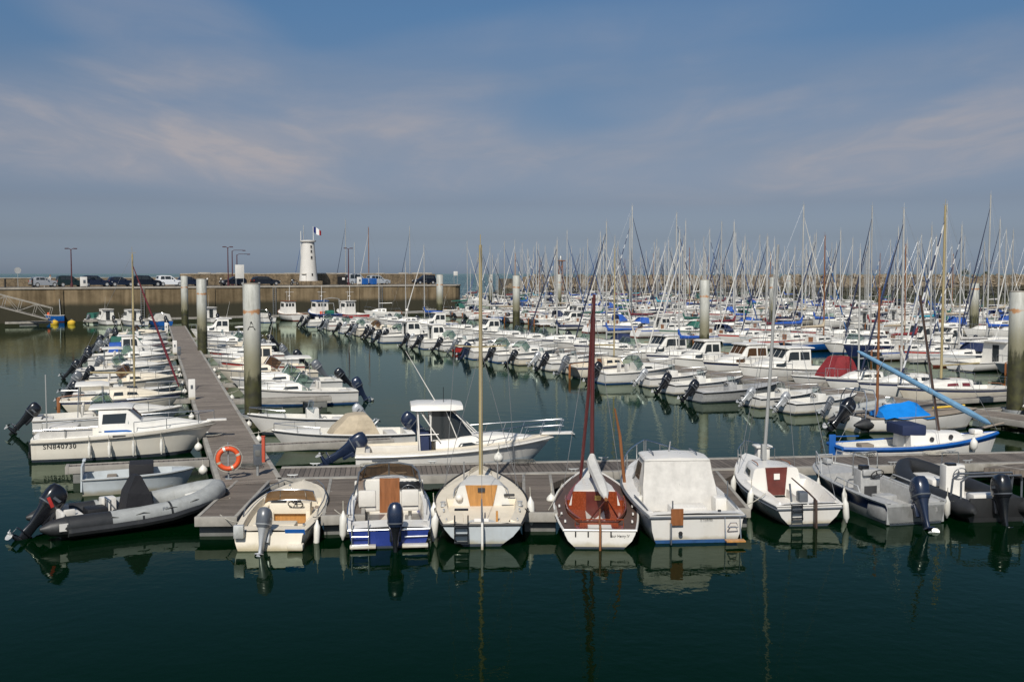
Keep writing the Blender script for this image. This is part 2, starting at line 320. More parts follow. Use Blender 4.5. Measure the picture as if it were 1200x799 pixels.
def planks(name, colA, colB, board, axis=0, gap=.012):
    """weathered boards laid across; board pitch in metres along the axis"""
    m, nt, N, Lk, p = nodes(name); p.inputs['Roughness'].default_value = .82
    tc = N.new('ShaderNodeTexCoord'); sp = N.new('ShaderNodeSeparateXYZ'); Lk.new(tc.outputs['Object'], sp.inputs[0])
    dv = N.new('ShaderNodeMath'); dv.operation = 'DIVIDE'; Lk.new(sp.outputs[axis], dv.inputs[0]); dv.inputs[1].default_value = board
    fl = N.new('ShaderNodeMath'); fl.operation = 'FLOOR'; Lk.new(dv.outputs[0], fl.inputs[0])
    fr = N.new('ShaderNodeMath'); fr.operation = 'FRACT'; Lk.new(dv.outputs[0], fr.inputs[0])
    wn = N.new('ShaderNodeTexWhiteNoise'); wn.noise_dimensions = '1D'; Lk.new(fl.outputs[0], wn.inputs['W'])
    mp = N.new('ShaderNodeMapping'); Lk.new(tc.outputs['Object'], mp.inputs[0]); s = [2.2, 2.2, 2.2]; s[axis] = 16; mp.inputs['Scale'].default_value = s
    nz = N.new('ShaderNodeTexNoise'); nz.inputs['Scale'].default_value = 2; nz.inputs['Detail'].default_value = 6; Lk.new(mp.outputs[0], nz.inputs[0])
    n2 = N.new('ShaderNodeTexNoise'); n2.inputs['Scale'].default_value = .7; n2.inputs['Detail'].default_value = 5; Lk.new(tc.outputs['Object'], n2.inputs[0])
    a1 = N.new('ShaderNodeMath'); a1.operation = 'MULTIPLY_ADD'; Lk.new(wn.outputs[0], a1.inputs[0]); a1.inputs[1].default_value = .45; Lk.new(nz.outputs[0], a1.inputs[2])
    a2 = N.new('ShaderNodeMath'); a2.operation = 'ADD'; Lk.new(a1.outputs[0], a2.inputs[0]); Lk.new(n2.outputs[0], a2.inputs[1])
    mr = N.new('ShaderNodeMapRange'); Lk.new(a2.outputs[0], mr.inputs[0]); mr.inputs[1].default_value = .75; mr.inputs[2].default_value = 1.7
    mx = N.new('ShaderNodeMix'); mx.data_type = 'RGBA'; Lk.new(mr.outputs[0], mx.inputs[0]); mx.inputs[6].default_value = (*colA, 1); mx.inputs[7].default_value = (*colB, 1)
    gp = N.new('ShaderNodeMath'); gp.operation = 'LESS_THAN'; Lk.new(fr.outputs[0], gp.inputs[0]); gp.inputs[1].default_value = gap / board
    # gull droppings
    vo = N.new('ShaderNodeTexVoronoi'); vo.inputs['Scale'].default_value = 1.15; Lk.new(tc.outputs['Object'], vo.inputs[0])
    n4 = N.new('ShaderNodeTexNoise'); n4.inputs['Scale'].default_value = 14; Lk.new(tc.outputs['Object'], n4.inputs[0])
    a4 = N.new('ShaderNodeMath'); a4.operation = 'MULTIPLY_ADD'; Lk.new(n4.outputs[0], a4.inputs[0]); a4.inputs[1].default_value = .16; Lk.new(vo.outputs['Distance'], a4.inputs[2])
    l4 = N.new('ShaderNodeMapRange'); Lk.new(a4.outputs[0], l4.inputs[0]); l4.inputs[1].default_value = .125; l4.inputs[2].default_value = .145; l4.inputs[3].default_value = .8; l4.inputs[4].default_value = 0
    m5 = N.new('ShaderNodeMix'); m5.data_type = 'RGBA'; Lk.new(l4.outputs[0], m5.inputs[0]); Lk.new(mx.outputs[2], m5.inputs[6]); m5.inputs[7].default_value = (.55, .54, .50, 1); mx = m5
    m3 = N.new('ShaderNodeMix'); m3.data_type = 'RGBA'; Lk.new(gp.outputs[0], m3.inputs[0]); Lk.new(mx.outputs[2], m3.inputs[6]); m3.inputs[7].default_value = (.02, .017, .014, 1)
    Lk.new(m3.outputs[2], p.inputs['Base Color'])
    bp = N.new('ShaderNodeBump'); bp.inputs['Strength'].default_value = .4; bp.inputs['Distance'].default_value = .01; bp.invert = True; Lk.new(gp.outputs[0], bp.inputs['Height']); Lk.new(bp.outputs[0], p.inputs['Normal'])
    return m
M['planksA'] = planks('weathered_deck_boards', (.105, .086, .068), (.285, .240, .198), .14, 0)
M['planksF'] = planks('grey_brown_deck_boards', (.060, .050, .042), (.185, .155, .13), .165, 0, .022)
M['planksG'] = planks('worn_finger_boards', (.062, .050, .039), (.195, .16, .13), .14, 0)
M['beam'] = mat('grey_pontoon_beam', (.31, .29, .255), .7, var=.25, scale=2, dirt=(.15, .135, .11), dscale=2)
# ================================================================== SETTING
def water_mat(name, col, s1, s2, bump, dist, rough, stretch=(1, 1, 1)):
    """water body colour under a surface reflection that follows the Fresnel law for vertically polarised light (the photograph was taken with the glare filtered)"""
    m, nt, N, Lk, p = nodes(name); N.remove(p)
    def math_(op, a, b=None, c=None):
        n = N.new('ShaderNodeMath'); n.operation = op
        for i, v in enumerate((a, b, c)):
            if v is None: continue
            if isinstance(v, (int, float)): n.inputs[i].default_value = v
            else: Lk.new(v, n.inputs[i])
        return n.outputs[0]
    tc = N.new('ShaderNodeTexCoord'); mp = N.new('ShaderNodeMapping'); mp.inputs['Scale'].default_value = stretch; Lk.new(tc.outputs['Object'], mp.inputs[0])
    def noise(sc_, det, v): 
        n = N.new('ShaderNodeTexNoise'); n.inputs['Scale'].default_value = sc_; n.inputs['Detail'].default_value = det; Lk.new(v, n.inputs[0]); return n.outputs[0]
    a = noise(s1, 3, mp.outputs[0]); b = noise(s2, 2, mp.outputs[0]); c = noise(.035, 3, tc.outputs['Object'])
    mr = N.new('ShaderNodeMapRange'); Lk.new(c, mr.inputs[0]); mr.inputs[1].default_value = .35; mr.inputs[2].default_value = .68; mr.inputs[3].default_value = .25; mr.inputs[4].default_value = 1.6
    hgt = math_('MULTIPLY', math_('MULTIPLY_ADD', b, .45, a), mr.outputs[0])
    bp = N.new('ShaderNodeBump'); bp.inputs['Strength'].default_value = bump; bp.inputs['Distance'].default_value = dist; Lk.new(hgt, bp.inputs['Height'])
    ge = N.new('ShaderNodeNewGeometry'); dp = N.new('ShaderNodeVectorMath'); dp.operation = 'DOT_PRODUCT'; Lk.new(bp.outputs[0], dp.inputs[0]); Lk.new(ge.outputs['Incoming'], dp.inputs[1])
    ci = math_('MAXIMUM', math_('ABSOLUTE', dp.outputs['Value']), .004); n_ = 1.33
    ct = math_('SQRT', math_('SUBTRACT', 1.0, math_('DIVIDE', math_('SUBTRACT', 1.0, math_('MULTIPLY', ci, ci)), n_ * n_)))
    nc = math_('MULTIPLY', ci, n_); q = math_('DIVIDE', math_('SUBTRACT', nc, ct), math_('ADD', nc, ct)); rp = math_('MULTIPLY_ADD', math_('MULTIPLY', q, q), 1.0, .002)
    df = N.new('ShaderNodeBsdfDiffuse'); df.inputs[0].default_value = (*col, 1); gl = N.new('ShaderNodeBsdfGlossy'); gl.inputs['Roughness'].default_value = rough; gl.inputs[0].default_value = (.80, .93, .79, 1)
    Lk.new(bp.outputs[0], gl.inputs['Normal']); mx = N.new('ShaderNodeMixShader'); Lk.new(rp, mx.inputs[0]); Lk.new(df.outputs[0], mx.inputs[1]); Lk.new(gl.outputs[0], mx.inputs[2]); Lk.new(mx.outputs[0], N['Material Output'].inputs[0])
    return m
W_HARB = water_mat('harbour_water_surface', (.0002, .0074, .0018), .9, 3.4, .38, .022, .02)
W_SEA = water_mat('open_sea_surface', (.012, .045, .08), .25, 1.1, 1.0, .6, .12)
PW0 = at(0, 379); PW1 = at(548, 365)                                  # foot of the quay wall
pd = (PW1 - PW0).normalized(); pn = Vector((-pd.y, pd.x, 0))           # along the pier, and away from the camera
PWL = PW0 - pd * 90
def pier(s, b, z=0.0):                                                # s metres along from PW0, b metres back
    q = PW0 + pd * s + pn * b; return Vector((q.x, q.y, z))
PLEN = (PW1 - PW0).length; QZ = 5.0
def sheet(name, pts, z, mt, kind='structure'):
    o = MB().add([(p[0], p[1], z) for p in pts], [list(range(len(pts)))]).build(name, mt); return tag(o, kind=kind)
BW0 = Vector((-2, 312, 0)); BW1 = Vector((330, 420, 0))
e1 = pier(-90, 3); e2 = pier(PLEN + 2, 3)
sheet('harbour_water', [(-170, -60), (330, -60), (380, 452), (BW1.x, BW1.y + 3), (BW0.x, BW0.y + 4), (e2.x, e2.y), (e1.x, e1.y), (-170, 90)], 0.0, W_HARB)
sheet('sea', [(-24000, 80), (24000, 80), (24000, 24000), (-24000, 24000)], -.06, W_SEA)
sheet('seabed', [(-24000, -3000), (24000, -3000), (24000, 24000), (-24000, 24000)], -6, mat('sea_mud', (.05, .05, .04), .9))

def stone_mat(name, colA, colB, algae=True, zt=1.9, course=.0):
    m, nt, N, Lk, p = nodes(name); p.inputs['Roughness'].default_value = .88
    tc = N.new('ShaderNodeTexCoord'); sp = N.new('ShaderNodeSeparateXYZ'); Lk.new(tc.outputs['Object'], sp.inputs[0])
    n1 = N.new('ShaderNodeTexNoise'); n1.inputs['Scale'].default_value = .22; n1.inputs['Detail'].default_value = 8; n1.inputs['Roughness'].default_value = .7; Lk.new(tc.outputs['Object'], n1.inputs[0])
    mp = N.new('ShaderNodeMapping'); mp.inputs['Scale'].default_value = (1.6, 1.6, .12); Lk.new(tc.outputs['Object'], mp.inputs[0])
    n2 = N.new('ShaderNodeTexNoise'); n2.inputs['Scale'].default_value = .8; n2.inputs['Detail'].default_value = 6; Lk.new(mp.outputs[0], n2.inputs[0])
    ad = N.new('ShaderNodeMath'); ad.operation = 'ADD'; Lk.new(n1.outputs[0], ad.inputs[0]); Lk.new(n2.outputs[0], ad.inputs[1])
    mr = N.new('ShaderNodeMapRange'); Lk.new(ad.outputs[0], mr.inputs[0]); mr.inputs[1].default_value = .78; mr.inputs[2].default_value = 1.2
    mx = N.new('ShaderNodeMix'); mx.data_type = 'RGBA'; Lk.new(mr.outputs[0], mx.inputs[0]); mx.inputs[6].default_value = (*colA, 1); mx.inputs[7].default_value = (*colB, 1)
    col = mx.outputs[2]
    if course:
        vo = N.new('ShaderNodeTexVoronoi'); vo.feature = 'DISTANCE_TO_EDGE'; vo.inputs['Scale'].default_value = 1 / course; Lk.new(tc.outputs['Object'], vo.inputs[0])
        lt = N.new('ShaderNodeMapRange'); Lk.new(vo.outputs['Distance'], lt.inputs[0]); lt.inputs[1].default_value = .0; lt.inputs[2].default_value = .12; lt.inputs[3].default_value = .55; lt.inputs[4].default_value = 1.0
        m4 = N.new('ShaderNodeMix'); m4.data_type = 'RGBA'; m4.blend_type = 'MULTIPLY'; m4.inputs[0].default_value = 1; Lk.new(col, m4.inputs[6]); Lk.new(lt.outputs[0], m4.inputs[7]); col = m4.outputs[2]
    if algae:
        zz = N.new('ShaderNodeMath'); zz.operation = 'MULTIPLY_ADD'; Lk.new(n1.outputs[0], zz.inputs[0]); zz.inputs[1].default_value = -1.3; Lk.new(sp.outputs['Z'], zz.inputs[2])
        ra = N.new('ShaderNodeMapRange'); ra.interpolation_type = 'SMOOTHSTEP'; Lk.new(zz.outputs[0], ra.inputs[0]); ra.inputs[1].default_value = zt - .9; ra.inputs[2].default_value = zt; ra.inputs[3].default_value = .96; ra.inputs[4].default_value = 0
        m3 = N.new('ShaderNodeMix'); m3.data_type = 'RGBA'; Lk.new(ra.outputs[0], m3.inputs[0]); Lk.new(col, m3.inputs[6]); m3.inputs[7].default_value = (.032, .030, .016, 1); col = m3.outputs[2]
    Lk.new(col, p.inputs['Base Color'])
    bp = N.new('ShaderNodeBump'); bp.inputs['Strength'].default_value = .6; bp.inputs['Distance'].default_value = .1; Lk.new(n1.outputs[0], bp.inputs['Height']); Lk.new(bp.outputs[0], p.inputs['Normal'])
    return m
M['wall'] = stone_mat('tide_stained_quay_concrete', (.10, .070, .035), (.27, .20, .115), True, 2.3)
M['parapet'] = stone_mat('rubble_parapet_stone', (.12, .088, .052), (.30, .225, .14), False, course=.55)
M['coping'] = mat('pale_coping_stone', (.40, .36, .30), .85, var=.25, scale=1.5)
M['asphalt'] = mat('pier_asphalt', (.10, .095, .09), .9, var=.25, scale=1)
M['whitewash'] = mat('whitewashed_render', (.60, .575, .535), .8, var=.06, scale=.8, bump=.3, bscale=9, dirt=(.55, .51, .45), dscale=.8, dlo=.6, dhi=.95)
def inpier(mb): return mb.move(Matrix(((pd.x, pn.x, 0, PW0.x), (pd.y, pn.y, 0, PW0.y), (0, 0, 1, 0), (0, 0, 0, 1))))
# pier body with rounded head
PW = 11.0
def pier_poly(x0, x1, y0, y1, r=3.5):
    pts = [(x0, y0), (x1 - r, y0)]
    for k in range(1, 7):
        a = R(-90 + 15 * k); pts.append((x1 - r + r * math.cos(a), y0 + r + r * math.sin(a)))
    pts += [(x1, y1 - .5), (x1 - .5, y1), (x0, y1)]; return pts
qw = thing('quay_wall', 'long brown stone quay wall with dark tide-stained foot carrying the parked cars', 'quay wall', PW0, math.atan2(pd.y, pd.x))
mb = MB().prism(pier_poly(-95, PLEN, 0, PW), (-5, QZ - .25))
mb.build('wall_body', M['wall'], qw)
MB().prism(pier_poly(-95, PLEN + .12, -.12, PW), (QZ - .25, QZ)).build('coping', M['coping'], qw)
for sx, wd in ((8, 1.1), (31, .9), (50, .5), (57, .5)):
    MB().box((sx, -.09, 2.2), (wd, .18, 4.9), 0).build('buttress', M['wall'], qw)
for sx in (41.5, 61.5, 20):
    lad = MB()
    for yy in (-.25, .25): lad.box((sx + yy, -.22, 2.2), (.06, .06, 5.2))
    for k in range(14): lad.box((sx, -.22, .1 + k * .35), (.5, .04, .04))
    lad.build('ladder', M['galv'], qw)
dk = MB().prism(pier_poly(-95, PLEN - .5, .6, PW - 1.6), (QZ, QZ + .012)); inpier(dk); tag(dk.build('quay_road', M['asphalt']), kind='structure')
par = thing('parapet_wall', 'rough brown stone parapet running along the seaward side of the pier', 'stone wall', PW0, math.atan2(pd.y, pd.x))
MB().prism([(-95, PW - 1.5), (30, PW - 1.5), (30, PW), (-95, PW)], (QZ - .1, QZ + 1.25)).build('low_section', M['parapet'], par)
MB().prism([(30, PW - 1.7), (PLEN - 1, PW - 1.7), (PLEN - 1, PW + .1), (30, PW + .1)], (QZ - .1, QZ + 1.9)).build('high_section', M['parapet'], par)
cp = MB(); rng = random.Random(3)
for k in range(62): cp.bbox((-90 + k * 2.0 + 1, PW - .75, QZ + 1.29 + rng.uniform(0, .05)) if k < 60 else (0, PW, QZ), (1.96, 1.6, .12), .03)
cp.build('coping', M['coping'], par)
cp = MB()
x = 30.0
while x < PLEN - 2:
    w = rng.uniform(.9, 1.8); h = rng.uniform(.10, .32); cp.bbox((x + w / 2, PW - .8 + rng.uniform(-.1, .1), QZ + 1.9 + h / 2 - .04), (w * .95, 1.7, h), .05); x += w
cp.build('top_stones', M['coping'], par)
# breakwater of loose rock
rk = MB(); ico = bmesh.new(); bmesh.ops.create_icosphere(ico, subdivisions=1, radius=1); iv = [v.co.copy() for v in ico.verts]; ico.verts.index_update(); fi = [[v.index for v in f.verts] for f in ico.faces]; ico.free()
bd = (BW1 - BW0); BL = bd.length; bd.normalize(); bnr = Vector((-bd.y, bd.x, 0)); rng = random.Random(5)
for k in range(7000):
    s = rng.random() ** 1.15 * BL; h = rng.random(); top = 6.5 * min(1, (s + 1.5) / 13)
    z = h * top - .3; b = (1 - h) * -9 + 4 + rng.uniform(-1.5, 1.5)
    r = rng.uniform(.55, 1.15); q = BW0 + bd * s + bnr * (b + 9); rot = Matrix.Rotation(rng.uniform(0, 6), 3, 'Z') @ Matrix.Rotation(rng.uniform(0, 3), 3, 'X')
    sc3 = Vector((rng.uniform(.8, 1.4), rng.uniform(.6, 1.1), rng.uniform(.5, .9))) * r
    rk.add([rot @ Vector((v.x * sc3.x * rng.uniform(.8, 1.15), v.y * sc3.y, v.z * sc3.z)) + Vector((q.x, q.y, z)) for v in iv], fi)
M['rock'] = stone_mat('breakwater_rock', (.075, .058, .038), (.23, .18, .12), True, 2.4)
tag(rk.build('breakwater_rocks', M['rock']), 'long breakwater of loose brown boulders closing the far side of the marina', 'breakwater', kind='stuff')
bk = MB().prism([(6, 9), (BL, 9), (BL, 26), (6, 26)], (-4, 5.4)); bk.move(Matrix(((bd.x, bnr.x, 0, BW0.x), (bd.y, bnr.y, 0, BW0.y), (0, 0, 1, 0), (0, 0, 0, 1)))); tag(bk.build('breakwater_core', M['rock']), kind='structure')
# scrub on the breakwater
M['leaf'] = mat('scrub_leaves', (.035, .05, .018), .7, var=.45, scale=6)
M['bark'] = mat('scrub_bark', (.10, .075, .05), .9, var=.3)
rng = random.Random(8)
for i, (px, wd, ht, lb) in enumerate(((1131, 3.2, 2.9, 'tall dark green bush on the far breakwater between the right-hand masts'), (1156, 2.4, 1.9, 'smaller dark bush right of the tall one on the breakwater'), (1108, 2.0, 1.4, 'low olive scrub left of the tall bush on the breakwater'))):
    base = atd(px, 322, 402); root = thing('bush', lb, 'bush', (base.x, 402, 6.2), group='bushes on the breakwater')
    st = MB(); 
    for k in range(6):
        a = k * 1.05; st.tube([(0, 0, -.5), (math.cos(a) * wd * .15, math.sin(a) * wd * .15, ht * .4), (math.cos(a) * wd * .3, math.sin(a) * wd * .3, ht * .75)], [.06, .04, .015], 5)
    st.build('stems', M['bark'], root)
    lf = MB()
    for k in range(900):
        a = rng.uniform(0, 6.28); rr = math.sqrt(rng.random()) * wd / 2; zz = rng.uniform(.1, 1) ** .7 * ht * (1 - .55 * (rr / (wd / 2)) ** 2) * rng.uniform(.75, 1.05)
        c = Vector((rr * math.cos(a), rr * math.sin(a), zz)); u = Vector((rng.gauss(0, 1), rng.gauss(0, 1), rng.gauss(0, 1))).normalized(); w = u.orthogonal().normalized(); s = rng.uniform(.08, .17)
        lf.add([c + u * s, c + w * s * .6, c - u * s, c - w * s * .6], [(0, 1, 2, 3)])
    lf.build('foliage', M['leaf'], root)

# ------------------------------------------------------------------ steel pilings
def piling_mat(sh=.45):
    m, nt, N, Lk, p = nodes('painted_steel_piling'); p.inputs['Roughness'].default_value = .55
    tc = N.new('ShaderNodeTexCoord'); sp = N.new('ShaderNodeSeparateXYZ'); Lk.new(tc.outputs['Object'], sp.inputs[0])
    oi = N.new('ShaderNodeObjectInfo'); av = N.new('ShaderNodeVectorMath'); av.operation = 'ADD'; Lk.new(tc.outputs['Object'], av.inputs[0])
    ml = N.new('ShaderNodeMath'); ml.operation = 'MULTIPLY'; ml.inputs[1].default_value = 40; Lk.new(oi.outputs['Random'], ml.inputs[0]); cb = N.new('ShaderNodeCombineXYZ'); Lk.new(ml.outputs[0], cb.inputs[0]); Lk.new(cb.outputs[0], av.inputs[1])
    mp = N.new('ShaderNodeMapping'); mp.inputs['Scale'].default_value = (2.4, 2.4, .5); Lk.new(av.outputs[0], mp.inputs[0])
    n1 = N.new('ShaderNodeTexNoise'); n1.inputs['Scale'].default_value = 2.0; n1.inputs['Detail'].default_value = 9; n1.inputs['Roughness'].default_value = .72; Lk.new(mp.outputs[0], n1.inputs[0])
    n2 = N.new('ShaderNodeTexNoise'); n2.inputs['Scale'].default_value = 3; n2.inputs['Detail'].default_value = 6; Lk.new(av.outputs[0], n2.inputs[0])
    rp = N.new('ShaderNodeValToRGB'); Lk.new(n1.outputs[0], rp.inputs[0])
    rp.color_ramp.elements[0].position = .3; rp.color_ramp.elements[0].color = (.27, .27, .235, 1); rp.color_ramp.elements[1].position = .7; rp.color_ramp.elements[1].color = (.50, .50, .46, 1)
    # rust collar high up
    d1 = N.new('ShaderNodeMath'); d1.operation = 'SUBTRACT'; Lk.new(sp.outputs['Z'], d1.inputs[0]); d1.inputs[1].default_value = 5.28
    d2 = N.new('ShaderNodeMath'); d2.operation = 'ABSOLUTE'; Lk.new(d1.outputs[0], d2.inputs[0])
    d3 = N.new('ShaderNodeMath'); d3.operation = 'MULTIPLY_ADD'; Lk.new(n2.outputs[0], d3.inputs[0]); d3.inputs[1].default_value = -.45; Lk.new(d2.outputs[0], d3.inputs[2])
    d4 = N.new('ShaderNodeMapRange'); Lk.new(d3.outputs[0], d4.inputs[0]); d4.inputs[1].default_value = -.19; d4.inputs[2].default_value = -.13; d4.inputs[3].default_value = .9; d4.inputs[4].default_value = 0
    m1 = N.new('ShaderNodeMix'); m1.data_type = 'RGBA'; Lk.new(d4.outputs[0], m1.inputs[0]); Lk.new(rp.outputs[0], m1.inputs[6]); m1.inputs[7].default_value = (.36, .16, .05, 1)
    # yellowish weathering then algae towards the water
    z1 = N.new('ShaderNodeMath'); z1.operation = 'MULTIPLY_ADD'; Lk.new(n1.outputs[0], z1.inputs[0]); z1.inputs[1].default_value = -2.2; Lk.new(sp.outputs['Z'], z1.inputs[2])
    y1 = N.new('ShaderNodeMapRange'); y1.interpolation_type = 'SMOOTHSTEP'; Lk.new(z1.outputs[0], y1.inputs[0]); y1.inputs[1].default_value = 1.2 + sh; y1.inputs[2].default_value = 3.4 + sh * .6; y1.inputs[3].default_value = .85; y1.inputs[4].default_value = 0
    m2 = N.new('ShaderNodeMix'); m2.data_type = 'RGBA'; Lk.new(y1.outputs[0], m2.inputs[0]); Lk.new(m1.outputs[2], m2.inputs[6]); m2.inputs[7].default_value = (.16, .145, .075, 1)
    y2 = N.new('ShaderNodeMapRange'); y2.interpolation_type = 'SMOOTHSTEP'; Lk.new(z1.outputs[0], y2.inputs[0]); y2.inputs[1].default_value = .62 + sh; y2.inputs[2].default_value = 1.10 + sh; y2.inputs[3].default_value = .95; y2.inputs[4].default_value = 0
    rg = N.new('ShaderNodeValToRGB'); Lk.new(n2.outputs[0], rg.inputs[0]); rg.color_ramp.elements[0].position = .35; rg.color_ramp.elements[0].color = (.016, .016, .007, 1); rg.color_ramp.elements[1].position = .7; rg.color_ramp.elements[1].color = (.055, .055, .014, 1)
    m3 = N.new('ShaderNodeMix'); m3.data_type = 'RGBA'; Lk.new(y2.outputs[0], m3.inputs[0]); Lk.new(m2.outputs[2], m3.inputs[6]); Lk.new(rg.outputs[0], m3.inputs[7])
    Lk.new(m3.outputs[2], p.inputs['Base Color'])
    bp = N.new('ShaderNodeBump'); bp.inputs['Strength'].default_value = .25; bp.inputs['Distance'].default_value = .03; Lk.new(n2.outputs[0], bp.inputs['Height']); Lk.new(bp.outputs[0], p.inputs['Normal'])
    return m
M['pile'] = piling_mat(); M['pile_weedy'] = piling_mat(1.3)
M['stencil'] = mat('black_stencil_paint', (.025, .025, .025), .6, var=.3)
PILES = [(297, 500, 333, 20, 'white steel piling with a stencilled letter A and a rusty band by the left walkway'),
         (237.5, 418, 327, 11.5, 'middle of the three white pilings along the left walkway'), (217, 386, 323.5, 8, 'farthest of the three white pilings along the left walkway'),
         (515.5, 374, 322, 8, 'white piling in front of the stone pier head'), (605, 386, 323, 8.5, 'white piling by the harbour mouth left of the dense masts'),
         (825, 430, 328, 11.5, 'pale piling with green foot among the middle boats right of centre'), (905, 388, 325, 8, 'brown-stained piling behind the white boats right of centre'),
         (1141, 394, 332, 10.5, 'grey-green piling left of the tall rusty one at the right edge'), (1190, 494, 342, 21, 'big grey piling with rust band and green foot at the right edge'),
         (655, 363, 321.5, 6, 'slim white piling beside the beacon at the breakwater tip'), (738, 360, 322, 5.5, 'small white piling in front of the breakwater, centre right'),
         (807, 356, 322, 5, 'small white piling just left of the pale green-footed one'), (924, 356, 322.5, 5.5, 'short white piling right of the brown-stained one'), (1087, 366, 326, 6.5, 'white piling among the sailboats left of the grey-green one'),
         (575, 360, 321.5, 4.5, 'thin white piling in the harbour mouth'), ]
for i, (px, yb, yt, wpx, lb) in enumerate(PILES):
    b = at(px, yb); r = wpx / 2 / F * b.y; top = atd(px, yt, b.y).z
    root = thing('mooring_piling', lb, 'piling', (b.x, b.y, 0), group='white steel mooring pilings')
    n = 24
    MB().lathe([(r, -4), (r, .5), (r, 1.5), (r, 2.8), (r, top - .03), (r - .02, top)], n).build('pile', M['pile_weedy' if i == 8 else 'pile'], root)
    if i < 9:
        MB().lathe([(r + .002, top), (r + .002, top + .03), (.03, top + .05)], n).build('cap', M['coping'], root)
    if i == 0:
        # letter A wrapped round the tube, facing the camera
        fa = math.atan2(-b.y, -b.x)
        tx = MB(); text_mesh(tx, 'A', .58, lambda c: ((r + .006 + c.z) * math.cos(fa + R(-4) + c.x / r), (r + .006 + c.z) * math.sin(fa + R(-4) + c.x / r), 4.62 + c.y), depth=.002, bold=-.004)
        tx.build('stencilled_letter', M['stencil'], root)
    if i in (0, 8):
        ring = MB()
        ring.lathe([(r + .10, .42), (r + .10, .60), (r + .17, .60), (r + .17, .42), (r + .10, .42)], 20, caps=(False, False)); ring.build('guide_ring', M['galv'], root)

# ------------------------------------------------------------------ pontoons
PZ = .55
def pontoon(name, label, P0, P1, w, mats=('planksA',), group=None, floats=True, lip=.16):
    d = P1 - P0; L = d.length; rz = math.atan2(d.y, d.x)
    root = thing(name, label, 'pontoon', (P0.x, P0.y, 0), rz, group)
    MB().box((L / 2, 0, PZ - .04), (L, w - 2 * lip, .08)).build('deck', M[mats[0]], root)
    for s in (-1, 1):
        e = MB(); seg = max(1, int(L / 6))
        for k in range(seg): e.bbox((L * (k + .5) / seg, s * (w / 2 - lip / 2), PZ - .11), (L / seg - .03, lip, .26), .02)
        e.build('edge_beam', M['beam'], root)
    for x in (0.04, L - .04): MB().bbox((x, 0, PZ - .13), (.08, w - 2 * lip - .01, .2), .015).build('end_beam', M['beam'], root)
    if floats:
        n = max(1, int(L / 5))
        for k in range(n):
            MB().bbox((L * (k + .5) / n, 0, .08), (min(2.4, L / n * .6), w * .86, .56), .05).build('float', M['floatp'], root)
    return root
def unit(a): return Vector((math.cos(a), math.sin(a), 0))
# front pontoon
FPa = at(322, 562, PZ); FPb = at(1168, 543.5, PZ); fdir = (FPb - FPa).normalized(); fdir.z = 0
fnor = Vector((-fdir.y, fdir.x, 0)); FW = 2.3
Fc0 = Vector((FPa.x, FPa.y, 0)) + fnor * FW / 2; Fc1 = Fc0 + fdir * 34
pontoon('walkway_pontoon', 'long grey-brown boarded pontoon running left to right behind the front row of boats', Fc0, Fc1, FW, ('planksF',), lip=.28)
# walkway A
A0l, A0r = at(262, 572, PZ), at(325, 561, PZ); Aa = (A0l + A0r) / 2; Ab = at(207.5, 382, PZ)
A0 = Vector((Aa.x, Aa.y, 0)); adir = Vector((Ab.x - Aa.x, Ab.y - Aa.y, 0)); ALEN = adir.length; adir.normalize(); anor = Vector((adir.y, -adir.x, 0)); AW = 2.0
pontoon('walkway_pontoon', 'weathered wooden walkway pontoon leading from the life ring to the far quay', A0, A0 + adir * ALEN, AW)
# walkway B and the ones beyond it
Bn = at(1142, 482, PZ); Bf = at(842, 438, PZ); bdir = Vector((Bf.x - Bn.x, Bf.y - Bn.y, 0)).normalized(); bnor = Vector((bdir.y, -bdir.x, 0)); B0 = Vector((Bn.x, Bn.y, 0)) - bdir * 12
BLEN = 165
def Bp(s, o=0): return B0 + bdir * s + bnor * o
LANE = 30.5
pontoon('walkway_pontoon', 'wooden walkway pontoon hidden between the two middle rows of boats', Bp(0), Bp(BLEN), 2.0, floats=False)
pontoon('walkway_pontoon', 'second walkway pontoon behind the middle boats, among dense masts', Bp(22, LANE), Bp(225, LANE), 2.0, floats=False)
pontoon('walkway_pontoon', 'third walkway pontoon deep in the masts on the right', Bp(55, 2 * LANE), Bp(240, 2 * LANE), 2.0, floats=False)
pontoon('walkway_pontoon', 'last walkway pontoon before the breakwater on the far right', Bp(92, 3 * LANE), Bp(250, 3 * LANE), 2.0, floats=False)
pontoon('walkway_pontoon', 'outermost walkway pontoon at the right end of the marina', Bp(130, 4 * LANE), Bp(245, 4 * LANE), 2.0, floats=False)
# pontoon along the quay wall
pontoon('walkway_pontoon', 'narrow pontoon lying along the foot of the stone quay wall', pier(9, -9), pier(PLEN - 8, -9), 1.6, floats=False)
